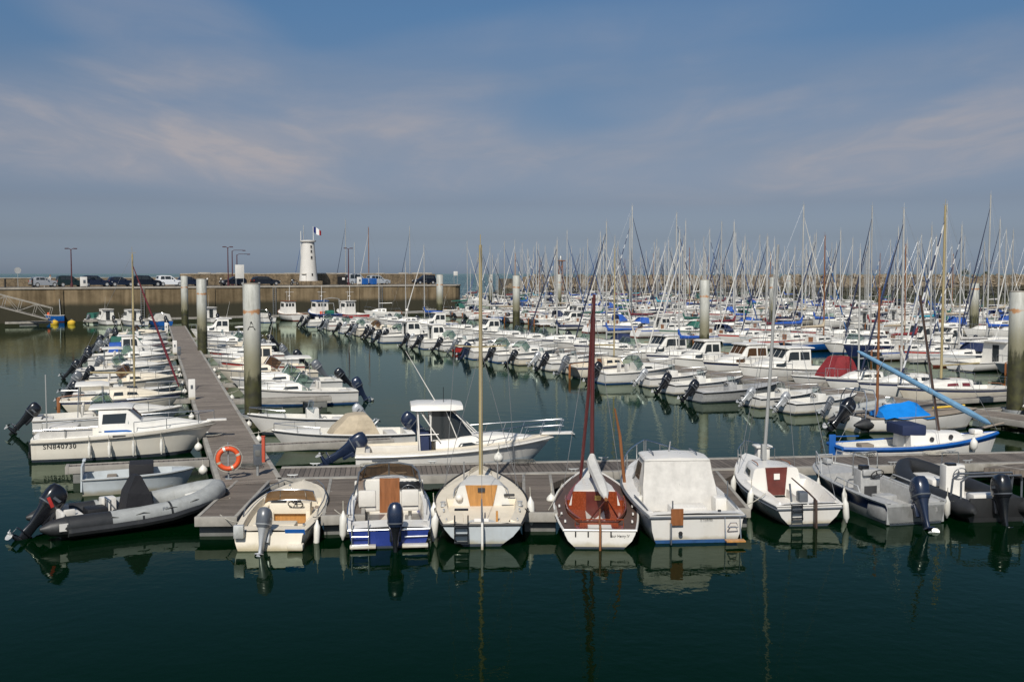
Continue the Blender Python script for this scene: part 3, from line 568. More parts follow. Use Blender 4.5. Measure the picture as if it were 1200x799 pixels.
# finger pontoons of the front row: (end centre, end y, root px, root y, width, label)
def finger(P0, P1, w, label, group='finger pontoons', gusset=True, mt='planksG', name='finger_pontoon', fl=True):
    d = P1 - P0; L = d.length; root = thing(name, label, 'pontoon', (P0.x, P0.y, 0), math.atan2(d.y, d.x), group)
    MB().box((L / 2, 0, PZ - .05), (L, w - .2, .08)).build('deck', M[mt], root)
    for s in (-1, 1): MB().bbox((L / 2, s * (w / 2 - .05), PZ - .11), (L, .1, .24), .015).build('edge_beam', M['beam'], root)
    MB().bbox((L - .02, 0, PZ - .11), (.12, w + .02, .26), .02).build('end_beam', M['beam'], root)
    if gusset:
        for s in (-1, 1): MB().prism([(.0, s * w / 2), (1.5, s * w / 2), (.0, s * (w / 2 + .75))] if s > 0 else [(.0, s * (w / 2 + .75)), (1.5, s * w / 2), (.0, s * w / 2)], (PZ - .2, PZ + .004)).build('gusset', M['planksG'], root)
    if fl: MB().bbox((L - .8, 0, .1), (1.2, w * .9, .6), .05).build('float', M['floatp'], root)
    return root
for (ex, ey, w, rx, lb) in ((253, 606, 1.1, 300, 'short wooden finger pontoon between the grey inflatable and the cream runabout'), (402, 604, 1.15, 408, 'finger pontoon between the cream runabout and the blue-sided boat'),
                          (633, 601, .95, 631, 'finger pontoon between the cream sailboat and the varnished wooden sailboat'), (860, 596, .9, 836, 'finger pontoon between the white canvas-backed boat and the small white sailboat')):
    e = at(ex, ey, PZ); k = (at(rx, 558, PZ) - Fc0).dot(fdir); rt = Fc0 + fdir * k - fnor * (FW / 2 + .02)
    finger(rt, Vector((e.x, e.y, 0)), w, lb, 'finger pontoons of the front row', gusset=ex > 300)
e = at(1215, 552, PZ); k = (at(1165, 545, PZ) - Fc0).dot(fdir)
finger(Fc0 + fdir * (k + .6) - fnor * (FW / 2 + .02), Fc0 + fdir * (k + 2.2) - fnor * (FW / 2 + 3.2), 1.2, 'finger pontoon at the right edge beside the black inflatable', 'finger pontoons of the front row')
# ================================================================== BOAT TOOLKIT (x forward from the transom, z = 0 on the waterline)
class Hull:
    def __init__(s, L, B, fs=.6, fb=.9, tr=.85, xm=.4, pw=2.4, ex=.9, rake=.5, rnd=False, flare=.35, trake=0.0, sag=0.0, pinch=0.0, tmat=None):
        s.__dict__.update(L=L, B=B, fs=fs, fb=fb, tr=tr, xm=xm, pw=pw, ex=ex, rake=rake, rnd=rnd, flare=flare, trake=trake, sag=sag, pinch=pinch, tmat=tmat)
    def w(s, x):
        t = min(1, max(0, x / s.L))
        if t < s.xm: f = s.tr + (1 - s.tr) * math.sin(math.pi / 2 * t / s.xm)
        else: f = max(0, 1 - ((t - s.xm) / (1 - s.xm)) ** s.pw) ** s.ex
        return max(.015, s.B / 2 * f)
    def z(s, x):
        t = min(1, max(0, x / s.L)); return lerp(s.fs, s.fb, t ** 1.6) - s.sag * math.sin(math.pi * t)
    def ring(s, t):
        x = t * s.L; w = s.w(x); z = s.z(x); out = []
        rows = [(1, 1), (.93, 1.0), (.8, .99 if s.rnd else .965), (.45, .95 if s.rnd else .94), (.12, .83 if s.rnd else .88)]
        fl = 1 - s.flare * t ** 1.5
        for q, k in rows:
            kk = lerp(k, k * fl, (1 - q)) * (1 - s.pinch * (1 - t) ** 3 * (1 - q) ** 1.6); out.append((q, w * kk, z * q))
        out.append((.0, w * (.74 if s.rnd else .83) * fl * (1 - s.pinch * (1 - t) ** 3), -.05))
        out.append((-.2, w * (.42 if s.rnd else .52) * fl, -.16 if s.rnd else -.14)); out.append((-.5, .0, -.26 if s.rnd else -.34))
        pts = []
        for q, y, zz in out:
            qq = max(0, q); xx = x - s.rake * t ** 5 * (1 - qq) ** 1.1 + s.trake * (1 - t) ** 8 * (1 - qq)
            pts.append((xx, y, zz))
        return pts
    def mesh(s, mats=(0, 0, 0, 0, 1, 1, 1), n=18, mb=None):
        mb = mb or MB(); ts = [1 - (1 - i / n) ** 1.35 for i in range(n + 1)]; k = 8
        for sg in (1, -1):
            vs = []; fs = []; ms = []
            for t in ts: vs += [(x, y * sg, z) for x, y, z in s.ring(t)]
            b = len(mb.v); mb.v += vs
            for i in range(n):
                for j in range(k - 1):
                    mb.f.append([b + i * k + j, b + i * k + j + 1, b + (i + 1) * k + j + 1, b + (i + 1) * k + j]); mb.m.append(mats[j]); mb.sm.append(True)
        r = s.ring(0); top = [(x, y, z) for x, y, z in r]; bot = [(x, -y, z) for x, y, z in r[:-1]][::-1]
        # transom split at the waterline row so that the antifouling shows
        wl = 5
        mb.add(top[:wl] + [(x, -y, z) for x, y, z in r[:wl]][::-1], [list(range(2 * wl))], mats[2] if s.tmat is None else s.tmat)
        mb.add(top[wl - 1:] + [(x, -y, z) for x, y, z in r[wl - 1:-1]][::-1], [list(range(2 * (8 - wl + 1) - 1))], mats[5])
        return mb
    def rail(s, r=.025, off=.0, dz=-.02, x0=0.0, mb=None, m=0, transom=True, n=22):
        mb = mb or MB()
        xs = [x0 + (s.L - x0) * (1 - (1 - i / n) ** 1.5) for i in range(n + 1)]
        L = [(x, s.w(x) + off, s.z(x) + dz) for x in xs]
        pts = L + [(x, -y, z) for x, y, z in L[::-1]]
        mb.tube(pts, r, 6, m)
        if transom: mb.tube([(x0, s.w(x0) + off, s.z(x0) + dz), (x0, -s.w(x0) - off, s.z(x0) + dz)], r, 6, m)
        return mb
    def deck(s, secs, mb=None, m=0, rows=None):
        """secs: list of (x, [(y, dz)...]) from gunwale towards the centreline; y may be 'w' (gunwale), ('w', inset) or a number"""
        mb = mb or MB(); vs = []; nn = len(secs[0][1]); cols = []
        for x, sec in secs:
            w = s.w(x); z = s.z(x); pr = []
            for y, dz in sec:
                yy = w if y == 'w' else (max(0.0, w - y[1]) if isinstance(y, tuple) else min(y, w * .96)); zz = z + dz if not isinstance(dz, tuple) else dz[0]
                pr.append((x, yy, zz))
            cols.append(pr)
        for sg in (1, -1):
            vs = [(x, y * sg, z) for c in cols for x, y, z in c]
            fs = [(i * nn + j, i * nn + j + 1, (i + 1) * nn + j + 1, (i + 1) * nn + j) for i in range(len(cols) - 1) for j in range(nn - 1)]
            b = len(mb.v); mb.v += vs
            for q, f in enumerate(fs):
                mb.f.append([b + i for i in f]); mb.m.append(rows[q % (nn - 1)] if rows else m); mb.sm.append(True)
        return mb
def steps(a, b, n): return [a + (b - a) * i / n for i in range(n + 1)]
def cockpit_deck(h, x0, x1, side=.2, sole=-.4, seat=None, camber=.05, fore=None, lip=.03, mb=None, rows=None, xend=None):
    """closed deck with a well between x0 and x1; seat=(inner half width, drop)"""
    L = h.L
    def closed(x): return (x, [('w', 0), (('w', side), camber * .4), (('w', side), camber * .4), (('w', side * 1.02), camber * .45), (0.0, camber)])
    def well(x):
        if seat: return (x, [('w', 0), (('w', side), lip), (('w', side + .03), seat[1]), (seat[0], seat[1]), (seat[0] - .02, sole), (0.0, sole)])
        return (x, [('w', 0), (('w', side), lip), (('w', side + .03), sole), (('w', side + .05), sole), (('w', side + .06), sole), (0.0, sole)])
    def cl(x): 
        a = closed(x)[1]; return (x, a[:3] + [a[3], (('w', side * 1.05), camber * .5), a[4]])
    secs = [cl(0), cl(x0)] + [well(x) for x in steps(x0 + .001, x1, 8)] + [cl(x1 + .001)] + [cl(x) for x in steps(x1 + .1, L, 10)]
    return h.deck(secs, mb, rows=rows)
# superstructures ---------------------------------------------------------------
def csec(st):
    x, zb, zt, wb, wt = st; e = wt + (wb - wt) * .12
    return [(x, wb, zb), (x, e, zt - min(.07, (zt - zb) * .3)), (x, wt - .02, zt - .015), (x, wt - .08, zt + .006), (x, 0, zt + .035)]
def cabin(sts, mb=None, m=0, caps=(True, True)):
    mb = mb or MB(); rings = []
    for st in sts:
        a = csec(st); rings.append(a + [(x, -y, z) for x, y, z in a[-2::-1]])
    return mb.loft(rings, m, caps, close=False)
def cab_at(sts, x):
    for a, b in zip(sts, sts[1:]):
        if a[0] <= x <= b[0] and b[0] > a[0]:
            t = (x - a[0]) / (b[0] - a[0]); return tuple(lerp(p, q, t) for p, q in zip(a, b))
    return sts[-1] if x > sts[-1][0] else sts[0]
class Pair:
    """the same part on both sides of a boat: two meshes, two objects"""
    def __init__(s, mbs): s.mbs = mbs
    def build(s, name, mt, parent=None): return [m.build(name, mt, parent) for m in s.mbs][-1]
def side_win(sts, xa, xb, va, vb, off=.008, sa=0, sb=0, m=0, n=4, sides=(1, -1)):
    """pane on the cabin side between xa..xb (bottom) and xa+sa..xb+sb (top)"""
    res = []
    for sg in sides:
        bot = []; top = []
        for k in range(n + 1):
            for lst, v, x in ((bot, va, lerp(xa, xb, k / n)), (top, vb, lerp(xa + sa, xb + sb, k / n))):
                c = csec(cab_at(sts, x)); y = lerp(c[0][1], c[1][1], v); z = lerp(c[0][2], c[1][2], v); lst.append((x, (y + off) * sg, z))
        res.append(MB().add(bot + top, [(i, i + 1, n + 1 + i + 1, n + 1 + i) for i in range(n)], m))
    return Pair(res)
def front_win(a, b, ua, ub, ya, yb, mb=None, off=.012, m=0):
    """pane on the sloping top between stations a (low) and b (high); ya..yb as fraction of half width"""
    mb = mb or MB()
    def P(u, f):
        st = tuple(lerp(p, q, u) for p, q in zip(a, b)); wt = st[4] - .09; y = f * wt; return Vector((st[0], y, st[2] + .035 - .03 * abs(f)))
    nrm = Vector((-(b[2] - a[2]), 0, b[0] - a[0])); nrm = nrm.normalized() if nrm.z >= 0 else -nrm.normalized()
    vs = [P(ua, ya), P(ua, yb), P(ub, yb), P(ub, ya)]; mb.add([v + nrm * off for v in vs], [(0, 1, 2, 3)], m); return mb
def windscreen(path, h, rake, parent, gl='pane', fr='steel', th=.016, top=True, glass_name='windscreen'):
    """bent pane on a path of (x,y,z) points with a frame"""
    lo = [Vector(p) for p in path]; c = sum(lo, Vector()) / len(lo)
    hi = [p + Vector((rake, 0, h)) * 1.0 + Vector((0, (c.y - p.y) * .12, 0)) for p in lo]
    mb = MB(); n = len(lo)
    mb.add(lo + hi, [(i, i + 1, n + i + 1, n + i) for i in range(n - 1)])
    g = mb.build(glass_name, M[gl], parent)
    f = MB()
    if top: f.tube(hi, th, 6)
    for i in range(n):
        if i in (0, n - 1) or i % 2 == 0: f.tube([lo[i], hi[i]], th * .8, 6)
    f.tube(lo, th * .7, 6); f.build('frame', M[fr], g)
    return g
def wheel(parent, c, r=.17, tilt=35, mt='black'):
    mb = MB(); rot = Matrix.Rotation(R(90 - tilt), 3, 'Y'); mb.torus(c, r, .016, 0, 18, 6, rot)
    for k in range(3):
        a = k * 2.094 + .5; mb.tube([c, Vector(c) + rot @ Vector((math.cos(a) * r, math.sin(a) * r, 0))], .011, 5)
    mb.tube([c, Vector(c) + rot @ Vector((0, 0, .12))], .02, 6)
    return mb.build('steering_wheel', M[mt], parent)
def outboard(parent, x=0, y=0, z=.55, s=1.0, tilt=0, cowl='blackg', leg='blackg', steer=0, name='outboard_motor'):
    """x,z: top of the transom; tilt in degrees swings the leg up and aft"""
    T = Matrix.Translation((x, y, z)) @ Matrix.Rotation(R(steer), 4, 'Z') @ Matrix.Rotation(R(tilt), 4, 'Y') @ Matrix.Scale(s, 4)
    def rr(z, lx, ly, cx, p=3.2, n=16):
        out = []
        for k in range(n):
            a = 2 * math.pi * k / n; ca, sa = math.cos(a), math.sin(a)
            out.append((cx + lx * math.copysign(abs(ca) ** (2 / p), ca), ly * math.copysign(abs(sa) ** (2 / p), sa), z))
        return out
    mb = MB()
    mb.loft([rr(.02, .20, .14, -.20), rr(-.12, .16, .10, -.20), rr(-.45, .11, .055, -.19), rr(-.70, .12, .045, -.19)], 0)
    mb.loft([rr(-.66, .20, .10, -.24), rr(-.69, .21, .11, -.24)], 0)                                   # anti-ventilation plate
    mb.tube([(.05, 0, -.86), (-.02, 0, -.86), (-.2, 0, -.86), (-.36, 0, -.86), (-.42, 0, -.86)], [.012, .05, .07, .055, .04], 10)
    mb.loft([rr(-.70, .11, .035, -.19), rr(-.85, .10, .03, -.19)], 0)
    mb.loft([rr(-.88, .10, .012, -.14), rr(-1.06, .05, .008, -.17)], 0)                                # skeg
    mb.bbox((-.02, 0, -.16), (.10, .26, .38), .02); mb.bbox((.05, 0, -.05), (.06, .30, .12), .015)     # clamp bracket
    g = mb.move(T).build(name, M[leg], parent)
    c = MB().loft([rr(.02, .215, .155, -.20), rr(.10, .25, .18, -.205), rr(.30, .26, .185, -.215), rr(.44, .235, .165, -.23), rr(.53, .17, .12, -.25), rr(.56, .08, .06, -.25)], 0)
    c.loft([rr(.085, .252, .182, -.205), rr(.090, .256, .186, -.205), rr(.112, .258, .187, -.206), rr(.117, .254, .183, -.206)], 1, (False, False))
    for sg in (1, -1): c.add([(-.30, .187 * sg, .23), (-.12, .187 * sg, .23), (-.10, .1875 * sg, .29), (-.29, .1875 * sg, .29)], [(0, 1, 2, 3)], 1)
    c.move(T).build('cowling', [M[cowl], M['greyg' if cowl != 'greyg' else 'silverg']], g)
    pm = MB(); pm.tube([(-.42, 0, -.86), (-.52, 0, -.86), (-.54, 0, -.86)], [.04, .03, .008], 8)
    for k in range(3):
        a = k * 2.094; ca, sa = math.cos(a), math.sin(a); u = Vector((0, ca, sa)); w = Vector((0, -sa, ca))
        pts = []
        for rr_, cw, tw in ((.03, .04, .04), (.09, .085, .03), (.14, .07, .02), (.165, .02, .01)):
            pts.append((u * rr_ - w * cw + Vector((-.47 + tw, 0, -.86)), u * rr_ + w * cw + Vector((-.47 - tw, 0, -.86))))
        vs = [p for pr in pts for p in pr]; pm.add(vs, [(2 * i, 2 * i + 1, 2 * i + 3, 2 * i + 2) for i in range(3)])
    pm.move(T).build('propeller', M['silverg'] if cowl in ('silverg', 'greyg') else M['alu'], g)
    return g
def guard_rail(h, parent, xs, hgt=.45, r=.014, inset=.06, mt='steel', name='bow_rail', front=True, mid=False):
    mb = MB(); pts = [(x, max(.03, h.w(x) - inset), h.z(x) + hgt) for x in xs]
    full = pts + [(x, -y, z) for x, y, z in pts[::-1]] if front else None
    if front: mb.tube(full, r, 6)
    else:
        for sg in (1, -1): mb.tube([(x, y * sg, z) for x, y, z in pts], r, 6)
    if mid:
        mp = [(x, y, z - hgt * .5) for x, y, z in pts]
        mb.tube(mp + [(x, -y, z) for x, y, z in mp[::-1]], r * .7, 6)
    for x in xs[::2] + ([xs[-1]] if len(xs) % 2 == 0 else []):
        for sg in (1, -1): mb.tube([(x, max(.03, h.w(x) - inset) * sg, h.z(x)), (x, max(.03, h.w(x) - inset) * sg, h.z(x) + hgt)], r, 6)
    return mb.build(name, M[mt], parent)
def cover_frame(parent, x0, x1, w, z0, z1, mt, name='canopy', nose=.4):
    """fabric canopy stretched on hoops: loft of arches"""
    rings = []
    for x, zf, wf in ((x0, .02, 1), (x0 + .08, .96, .92), (lerp(x0, x1, .55), 1, .9), (lerp(x0, x1, .82), .7, .94), (x1, .04, .98)):
        z = z0 + (z1 - z0) * zf; ww = w * wf; rings.append([(x, ww, z0), (x, ww * .97, lerp(z0, z, .55)), (x, ww * .80, z - .04), (x, ww * .4, z + .03), (x, 0, z + .04), (x, -ww * .4, z + .03), (x, -ww * .80, z - .04), (x, -ww * .97, lerp(z0, z, .55)), (x, -ww, z0)])
    return MB().loft(rings, 0, (True, True), close=False).build(name, mt, parent)
def tent(parent, x0, x1, w, z0, z1, mt, name='canopy'):
    """boxy fabric tent tapering upwards"""
    xm = lerp(x0, x1, .42); q = []
    for t, k in ((0, 1), (.35, .86), (.75, .66), (.97, .46), (1, .36)):
        z = lerp(z0, z1, t); a, b = lerp(xm, x0, k), lerp(xm, x1, k * .8 if t > .5 else k); ww = w * (.35 + .65 * k); sgz = .03 * math.sin(t * 3.1)
        q.append([(a + sgz, -ww, z), (lerp(a, b, .5), -ww - sgz, z + .01), (b - sgz, -ww * .86, z - .02), (b - sgz, 0, z), (b - sgz, ww * .86, z - .02), (lerp(a, b, .5), ww + sgz, z + .01), (a + sgz, ww, z), (a + sgz * 2, 0, z + .02)])
    return MB().loft(q, 0, smooth=False).build(name, mt, parent)
def rig(parent, h, xm, zdeck, top, mt='mast', r=.06, boom=True, boom_len=None, cover='cv_blue', furl='furl_w', spread=True, stays=True, lean=0.0, boom_z=None, backstay=True, boom_mat=None):
    """mast with spreaders, shrouds, boom under a sail cover, furled headsail on the forestay"""
    xt = xm - lean * (top - zdeck); parts = {}
    mb = MB(); mb.tube([(xm, 0, zdeck - .05), (lerp(xm, xt, .6), 0, lerp(zdeck, top, .6)), (xt, 0, top)], [r * 1.1, r * 1.05, r * .8], 8, sq=1.0)
    hs = lerp(zdeck, top, .52); xs = lerp(xm, xt, .52); sw = h.B * .30
    if spread:
        mb.tube([(xs - .08, -sw, hs + .04), (xs, 0, hs), (xs - .08, sw, hs + .04)], r * .28, 5)
    mb.tube([(xt, 0, top), (xt - .02, 0, top + .35)], r * .18, 5); mb.tube([(xt - .18, 0, top + .06), (xt + .18, 0, top + .06)], r * .16, 5)
    m = mb.build('mast', M[mt], parent)
    if stays:
        w = MB(); xc = xm - .25; yc = h.w(xc) - .08; zc = h.z(xc)
        for sg in (1, -1):
            if spread: w.tube([(xc, yc * sg, zc), (xs - .08, sw * sg, hs + .04), (xt, 0, top - .1)], .006, 4)
            w.tube([(xc + .2, yc * sg, zc), (xs, 0, hs + .1)], .006, 4)
        if backstay: w.tube([(.05, 0, h.z(0)), (xt, 0, top)], .006, 4)
        if not furl: w.tube([(h.L - .1, 0, h.z(h.L)), (xt, 0, top - .4)], .006, 4)
        w.build('rigging', M['wire'], parent)
    if furl:
        a = Vector((h.L - .15, 0, h.z(h.L) + .25)); b = Vector((lerp(xm, xt, .9), 0, lerp(zdeck, top, .92)))
        MB().tube([a, lerp(a, b, .06), lerp(a, b, .3), lerp(a, b, .7), b], [.022, .055, .062, .045, .018], 7).build('furled_jib', M[furl], parent)
    if boom:
        bz = boom_z or zdeck + .75; bl = boom_len or (xm - .5)
        bb = MB().tube([(xm - r, 0, bz), (xm - bl, 0, bz + .06)], .045, 8).build('boom', M[boom_mat or mt], parent)
        if cover:
            pts = [(xm + .06, 0, bz + .75), (xm - .02, 0, bz + .4), (xm - .14, 0, bz + .16), (xm - bl * .3, 0, bz + .13), (xm - bl * .7, 0, bz + .13), (xm - bl * .97, 0, bz + .11)]
            MB().tube(pts, [.08, .13, .19, .16, .13, .07], 8, sq=.8).build('sail_cover', M[cover], bb)
    return m
# ------------------------------------------------------------------ generic boats; every one returns its root Empty at the transom
def b_sail(L=6.8, B=2.4, hull='gel', stripe='cv_navy', boot='boot', mast_top=9.2, cover='cv_blue', furl='furl_w', hood=None, deck='deck', mastm='mast', win='glass', motor=False, r=.06, rail=True, boom=True, rackn=.5):
    root = thing('sailboat', None, 'sailboat'); h = Hull(L, B, .72 + .02 * (L - 6), .98 + .03 * (L - 6), tr=.72, xm=.40, pw=2.1, rake=.7, rnd=True, flare=.25, trake=rackn)
    h.mesh((0, 2, 0, 0, 1, 1, 1)).build('hull', [M[hull], M[boot], M[stripe]], root)
    xc = L * .40
    cockpit_deck(h, .35, xc, .22, -.45, (.30, -.22)).build('deck', M[deck], root)
    z = h.z(xc); sts = [(xc - .02, h.z(xc) - .05, z + .46, B * .34, B * .28), (L * .52, h.z(L * .52) - .05, h.z(L * .52) + .46, B * .36, B * .29), (L * .66, h.z(L * .66) - .05, h.z(L * .66) + .34, B * .27, B * .21), (L * .80, h.z(L * .8) - .05, h.z(L * .8) + .08, B * .12, B * .08)]
    cb = cabin(sts).build('cabin', M[deck], root)
    side_win(sts, L * .43, L * .51, .42, .82, sa=.03, sb=-.02).build('window', M[win], cb)
    side_win(sts, L * .54, L * .63, .45, .82, sa=.02, sb=-.06).build('window', M[win], cb)
    MB().slab([(xc - .03, -.28, z - .30), (xc - .03, .28, z - .30), (xc - .03, .32, z + .40), (xc - .03, -.32, z + .40)], .03).build('companionway_door', M['mahog' if cover != 'cv_navy' else 'darkin'], cb)
    MB().bbox((L * .58, 0, h.z(L * .58) + .47), (.5, .5, .05), .015).build('deck_hatch', M['glass'], cb)
    h.rail(.02, .005, .0).build('toe_rail', M['alu'], root)
    rig(root, h, L * .60, h.z(L * .6) + .42, mast_top, mastm, r, boom, L * .36, cover, furl)
    if hood:
        hd = cabin([(xc - .25, z + .30, z + .96, B * .34, B * .27), (xc + .30, z + .32, z + 1.0, B * .34, B * .26), (xc + .85, z + .40, z + .50, B * .32, B * .28)], caps=(False, True)).build('spray_hood', M[hood], root)
    if rail:
        guard_rail(h, root, steps(L * .80, L - .05, 4), .55, .012)
        pr = MB()
        for x in (.08, .9):
            for sg in (1, -1): pr.tube([(x, (h.w(x) - .05) * sg, h.z(x)), (x, (h.w(x) - .05) * sg, h.z(x) + .55)], .012, 5)
        pr.tube([(.9, h.w(.9) - .05, h.z(.9) + .55), (.08, h.w(.08) - .05, h.z(.08) + .55), (.08, -h.w(.08) + .05, h.z(.08) + .55), (.9, -h.w(.9) + .05, h.z(.9) + .55)], .012, 5)
        for sg in (1, -1):
            pr.tube([(x, (h.w(x) - .06) * sg, h.z(x) + .5) for x in steps(.9, L * .8, 4)], .005, 4)
            for x in (L * .4, L * .6): pr.tube([(x, (h.w(x) - .06) * sg, h.z(x)), (x, (h.w(x) - .06) * sg, h.z(x) + .5)], .009, 5)
        pr.build('stern_rail', M['steel'], root)
    rd = MB(); rd.bbox((-.10, 0, .25), (.16, .05, 1.2), .015); rd.tube([(-.12, 0, .86), (.3, 0, h.z(0) + .2), (1.1, 0, h.z(0) + .25)], .022, 6); rd.build('rudder', M['mahog'], root)
    if motor: outboard(root, -.02, .5, h.fs - .1, .7, 0, 'greyg', 'greyg')
    return root
def b_open(L=5.2, B=2.0, hull='gel', boot='boot', deck='deck', cowl='blackg', tilt=42, cover=None, screen='pane', es=1.0, stripe=None, console=True):
    """open boat with a centre console or windscreen and an outboard"""
    root = thing('motorboat', None, 'motorboat'); h = Hull(L, B, .55, .82, tr=.88, xm=.38, pw=2.5, rake=.6, flare=.28)
    h.mesh((0, 2, 0, 0, 1, 1, 1)).build('hull', [M[hull], M[boot], M[stripe or hull]], root)
    cockpit_deck(h, .30, L * .66, .15, -.38, None, .05).build('deck', M[deck], root)
    h.rail(.025, .01, -.02).build('rub_rail', M['black' if hull != 'cream' else 'beam'], root)
    if console:
        c = MB(); c.bbox((L * .42, -.18 if L < 5 else 0, h.z(L * .4) - .02), (.5, .62, .75), .04); cn = c.build('console', M[deck], root)
        wheel(cn, Vector((L * .42 - .30, -.18 if L < 5 else 0, h.z(L * .4) + .25)))
        windscreen([(L * .42 + .05, -.40, h.z(L * .4) + .34), (L * .42 + .22, -.2, h.z(L * .4) + .34), (L * .42 + .22, .1, h.z(L * .4) + .34), (L * .42 + .05, .3, h.z(L * .4) + .34)], .32, -.08, cn, screen)
    MB().bbox((.85, 0, h.z(0) - .18), (.42, B * .62, .34), .04).build('bench_seat', M['seat'], root)
    guard_rail(h, root, steps(L * .68, L - .08, 4), .28, .013)
    outboard(root, 0, 0, h.fs + .02, es, tilt, cowl, cowl)
    if cover in ('cv_beige', 'cv_red'): tent(root, 1.4 if cover == 'cv_beige' else 1.0, L * .60, B * .36, h.fs, h.fs + (.8 if cover == 'cv_beige' else 1.35), M[cover])
    elif cover: cover_frame(root, .25, L * .64, B * .40, h.fs - .02, h.fs + .8, M[cover])
    return root
def b_cuddy(L=5.8, B=2.3, hull='gel', boot='bootblue', deck='deck', cowl='blackg', tilt=40, screen='paneg', cover=None, es=1.1, stripe=None, hard=False, winm='glass'):
    """day cruiser with a cuddy cabin and a raked windscreen"""
    root = thing('motorboat', None, 'motorboat'); h = Hull(L, B, .68, 1.0, tr=.90, xm=.36, pw=2.6, rake=.8, flare=.28)
    h.mesh((0, 2, 0, 0, 1, 1, 1)).build('hull', [M[hull], M[boot], M[stripe or hull]], root)
    xc = L * .48; cockpit_deck(h, .32, xc, .16, -.46, None, .05).build('deck', M[deck], root)
    z = h.z(xc); sts = [(xc, z - .05, z + .42, B * .40, B * .33), (L * .58, z - .05, z + .40, B * .39, B * .32), (L * .72, h.z(L * .72) - .05, h.z(L * .72) + .26, B * .30, B * .23), (L * .88, h.z(L * .88) - .05, h.z(L * .88) + .05, B * .12, B * .08)]
    cb = cabin(sts).build('cabin', M[deck], root)
    side_win(sts, L * .51, L * .64, .4, .78, sa=.03, sb=-.15).build('window', M[winm], cb)
    ws = windscreen([(xc - .35, B * .38, z + .10), (xc + .1, B * .34, z + .40), (xc + .32, B * .16, z + .43), (xc + .32, -B * .16, z + .43), (xc + .1, -B * .34, z + .40), (xc - .35, -B * .38, z + .10)], .46, -.30, root, screen)
    for sy in (-1, 1): MB().bbox((xc - .75, sy * B * .22, z - .16), (.45, .45, .40), .05).bbox((xc - .98, sy * B * .22, z + .18), (.1, .44, .5), .04).build('seat', M['seat'], root)
    MB().bbox((.55, 0, h.fs - .22), (.42, B * .66, .36), .05).build('bench_seat', M['seat'], root)
    h.rail(.028, .01, -.03).build('rub_rail', M['beam'], root)
    guard_rail(h, root, steps(L * .62, L - .06, 5), .42, .013)
    outboard(root, -.05, 0, h.fs - .03, es, tilt, cowl, cowl)
    if hard:
        t = cabin([(xc - 1.25, z + 1.30, z + 1.36, B * .36, B * .35), (xc - .2, z + 1.32, z + 1.39, B * .37, B * .36), (xc + .15, z + 1.28, z + 1.33, B * .30, B * .29)], caps=(True, True)).build('hardtop', M[deck], root)
        for sg in (1, -1):
            MB().tube([(xc - 1.15, B * .40 * sg, h.z(xc - 1.2)), (xc - 1.1, B * .34 * sg, z + 1.3)], .022, 6).build('top_post', M['steel'], root); MB().tube([(xc - .1, B * .36 * sg, z + .5), (xc - .15, B * .33 * sg, z + 1.3)], .022, 6).build('top_post', M['steel'], root)
    if cover: cover_frame(root, .25, xc - .05, B * .42, h.fs, h.fs + .95, M[cover])
    return root
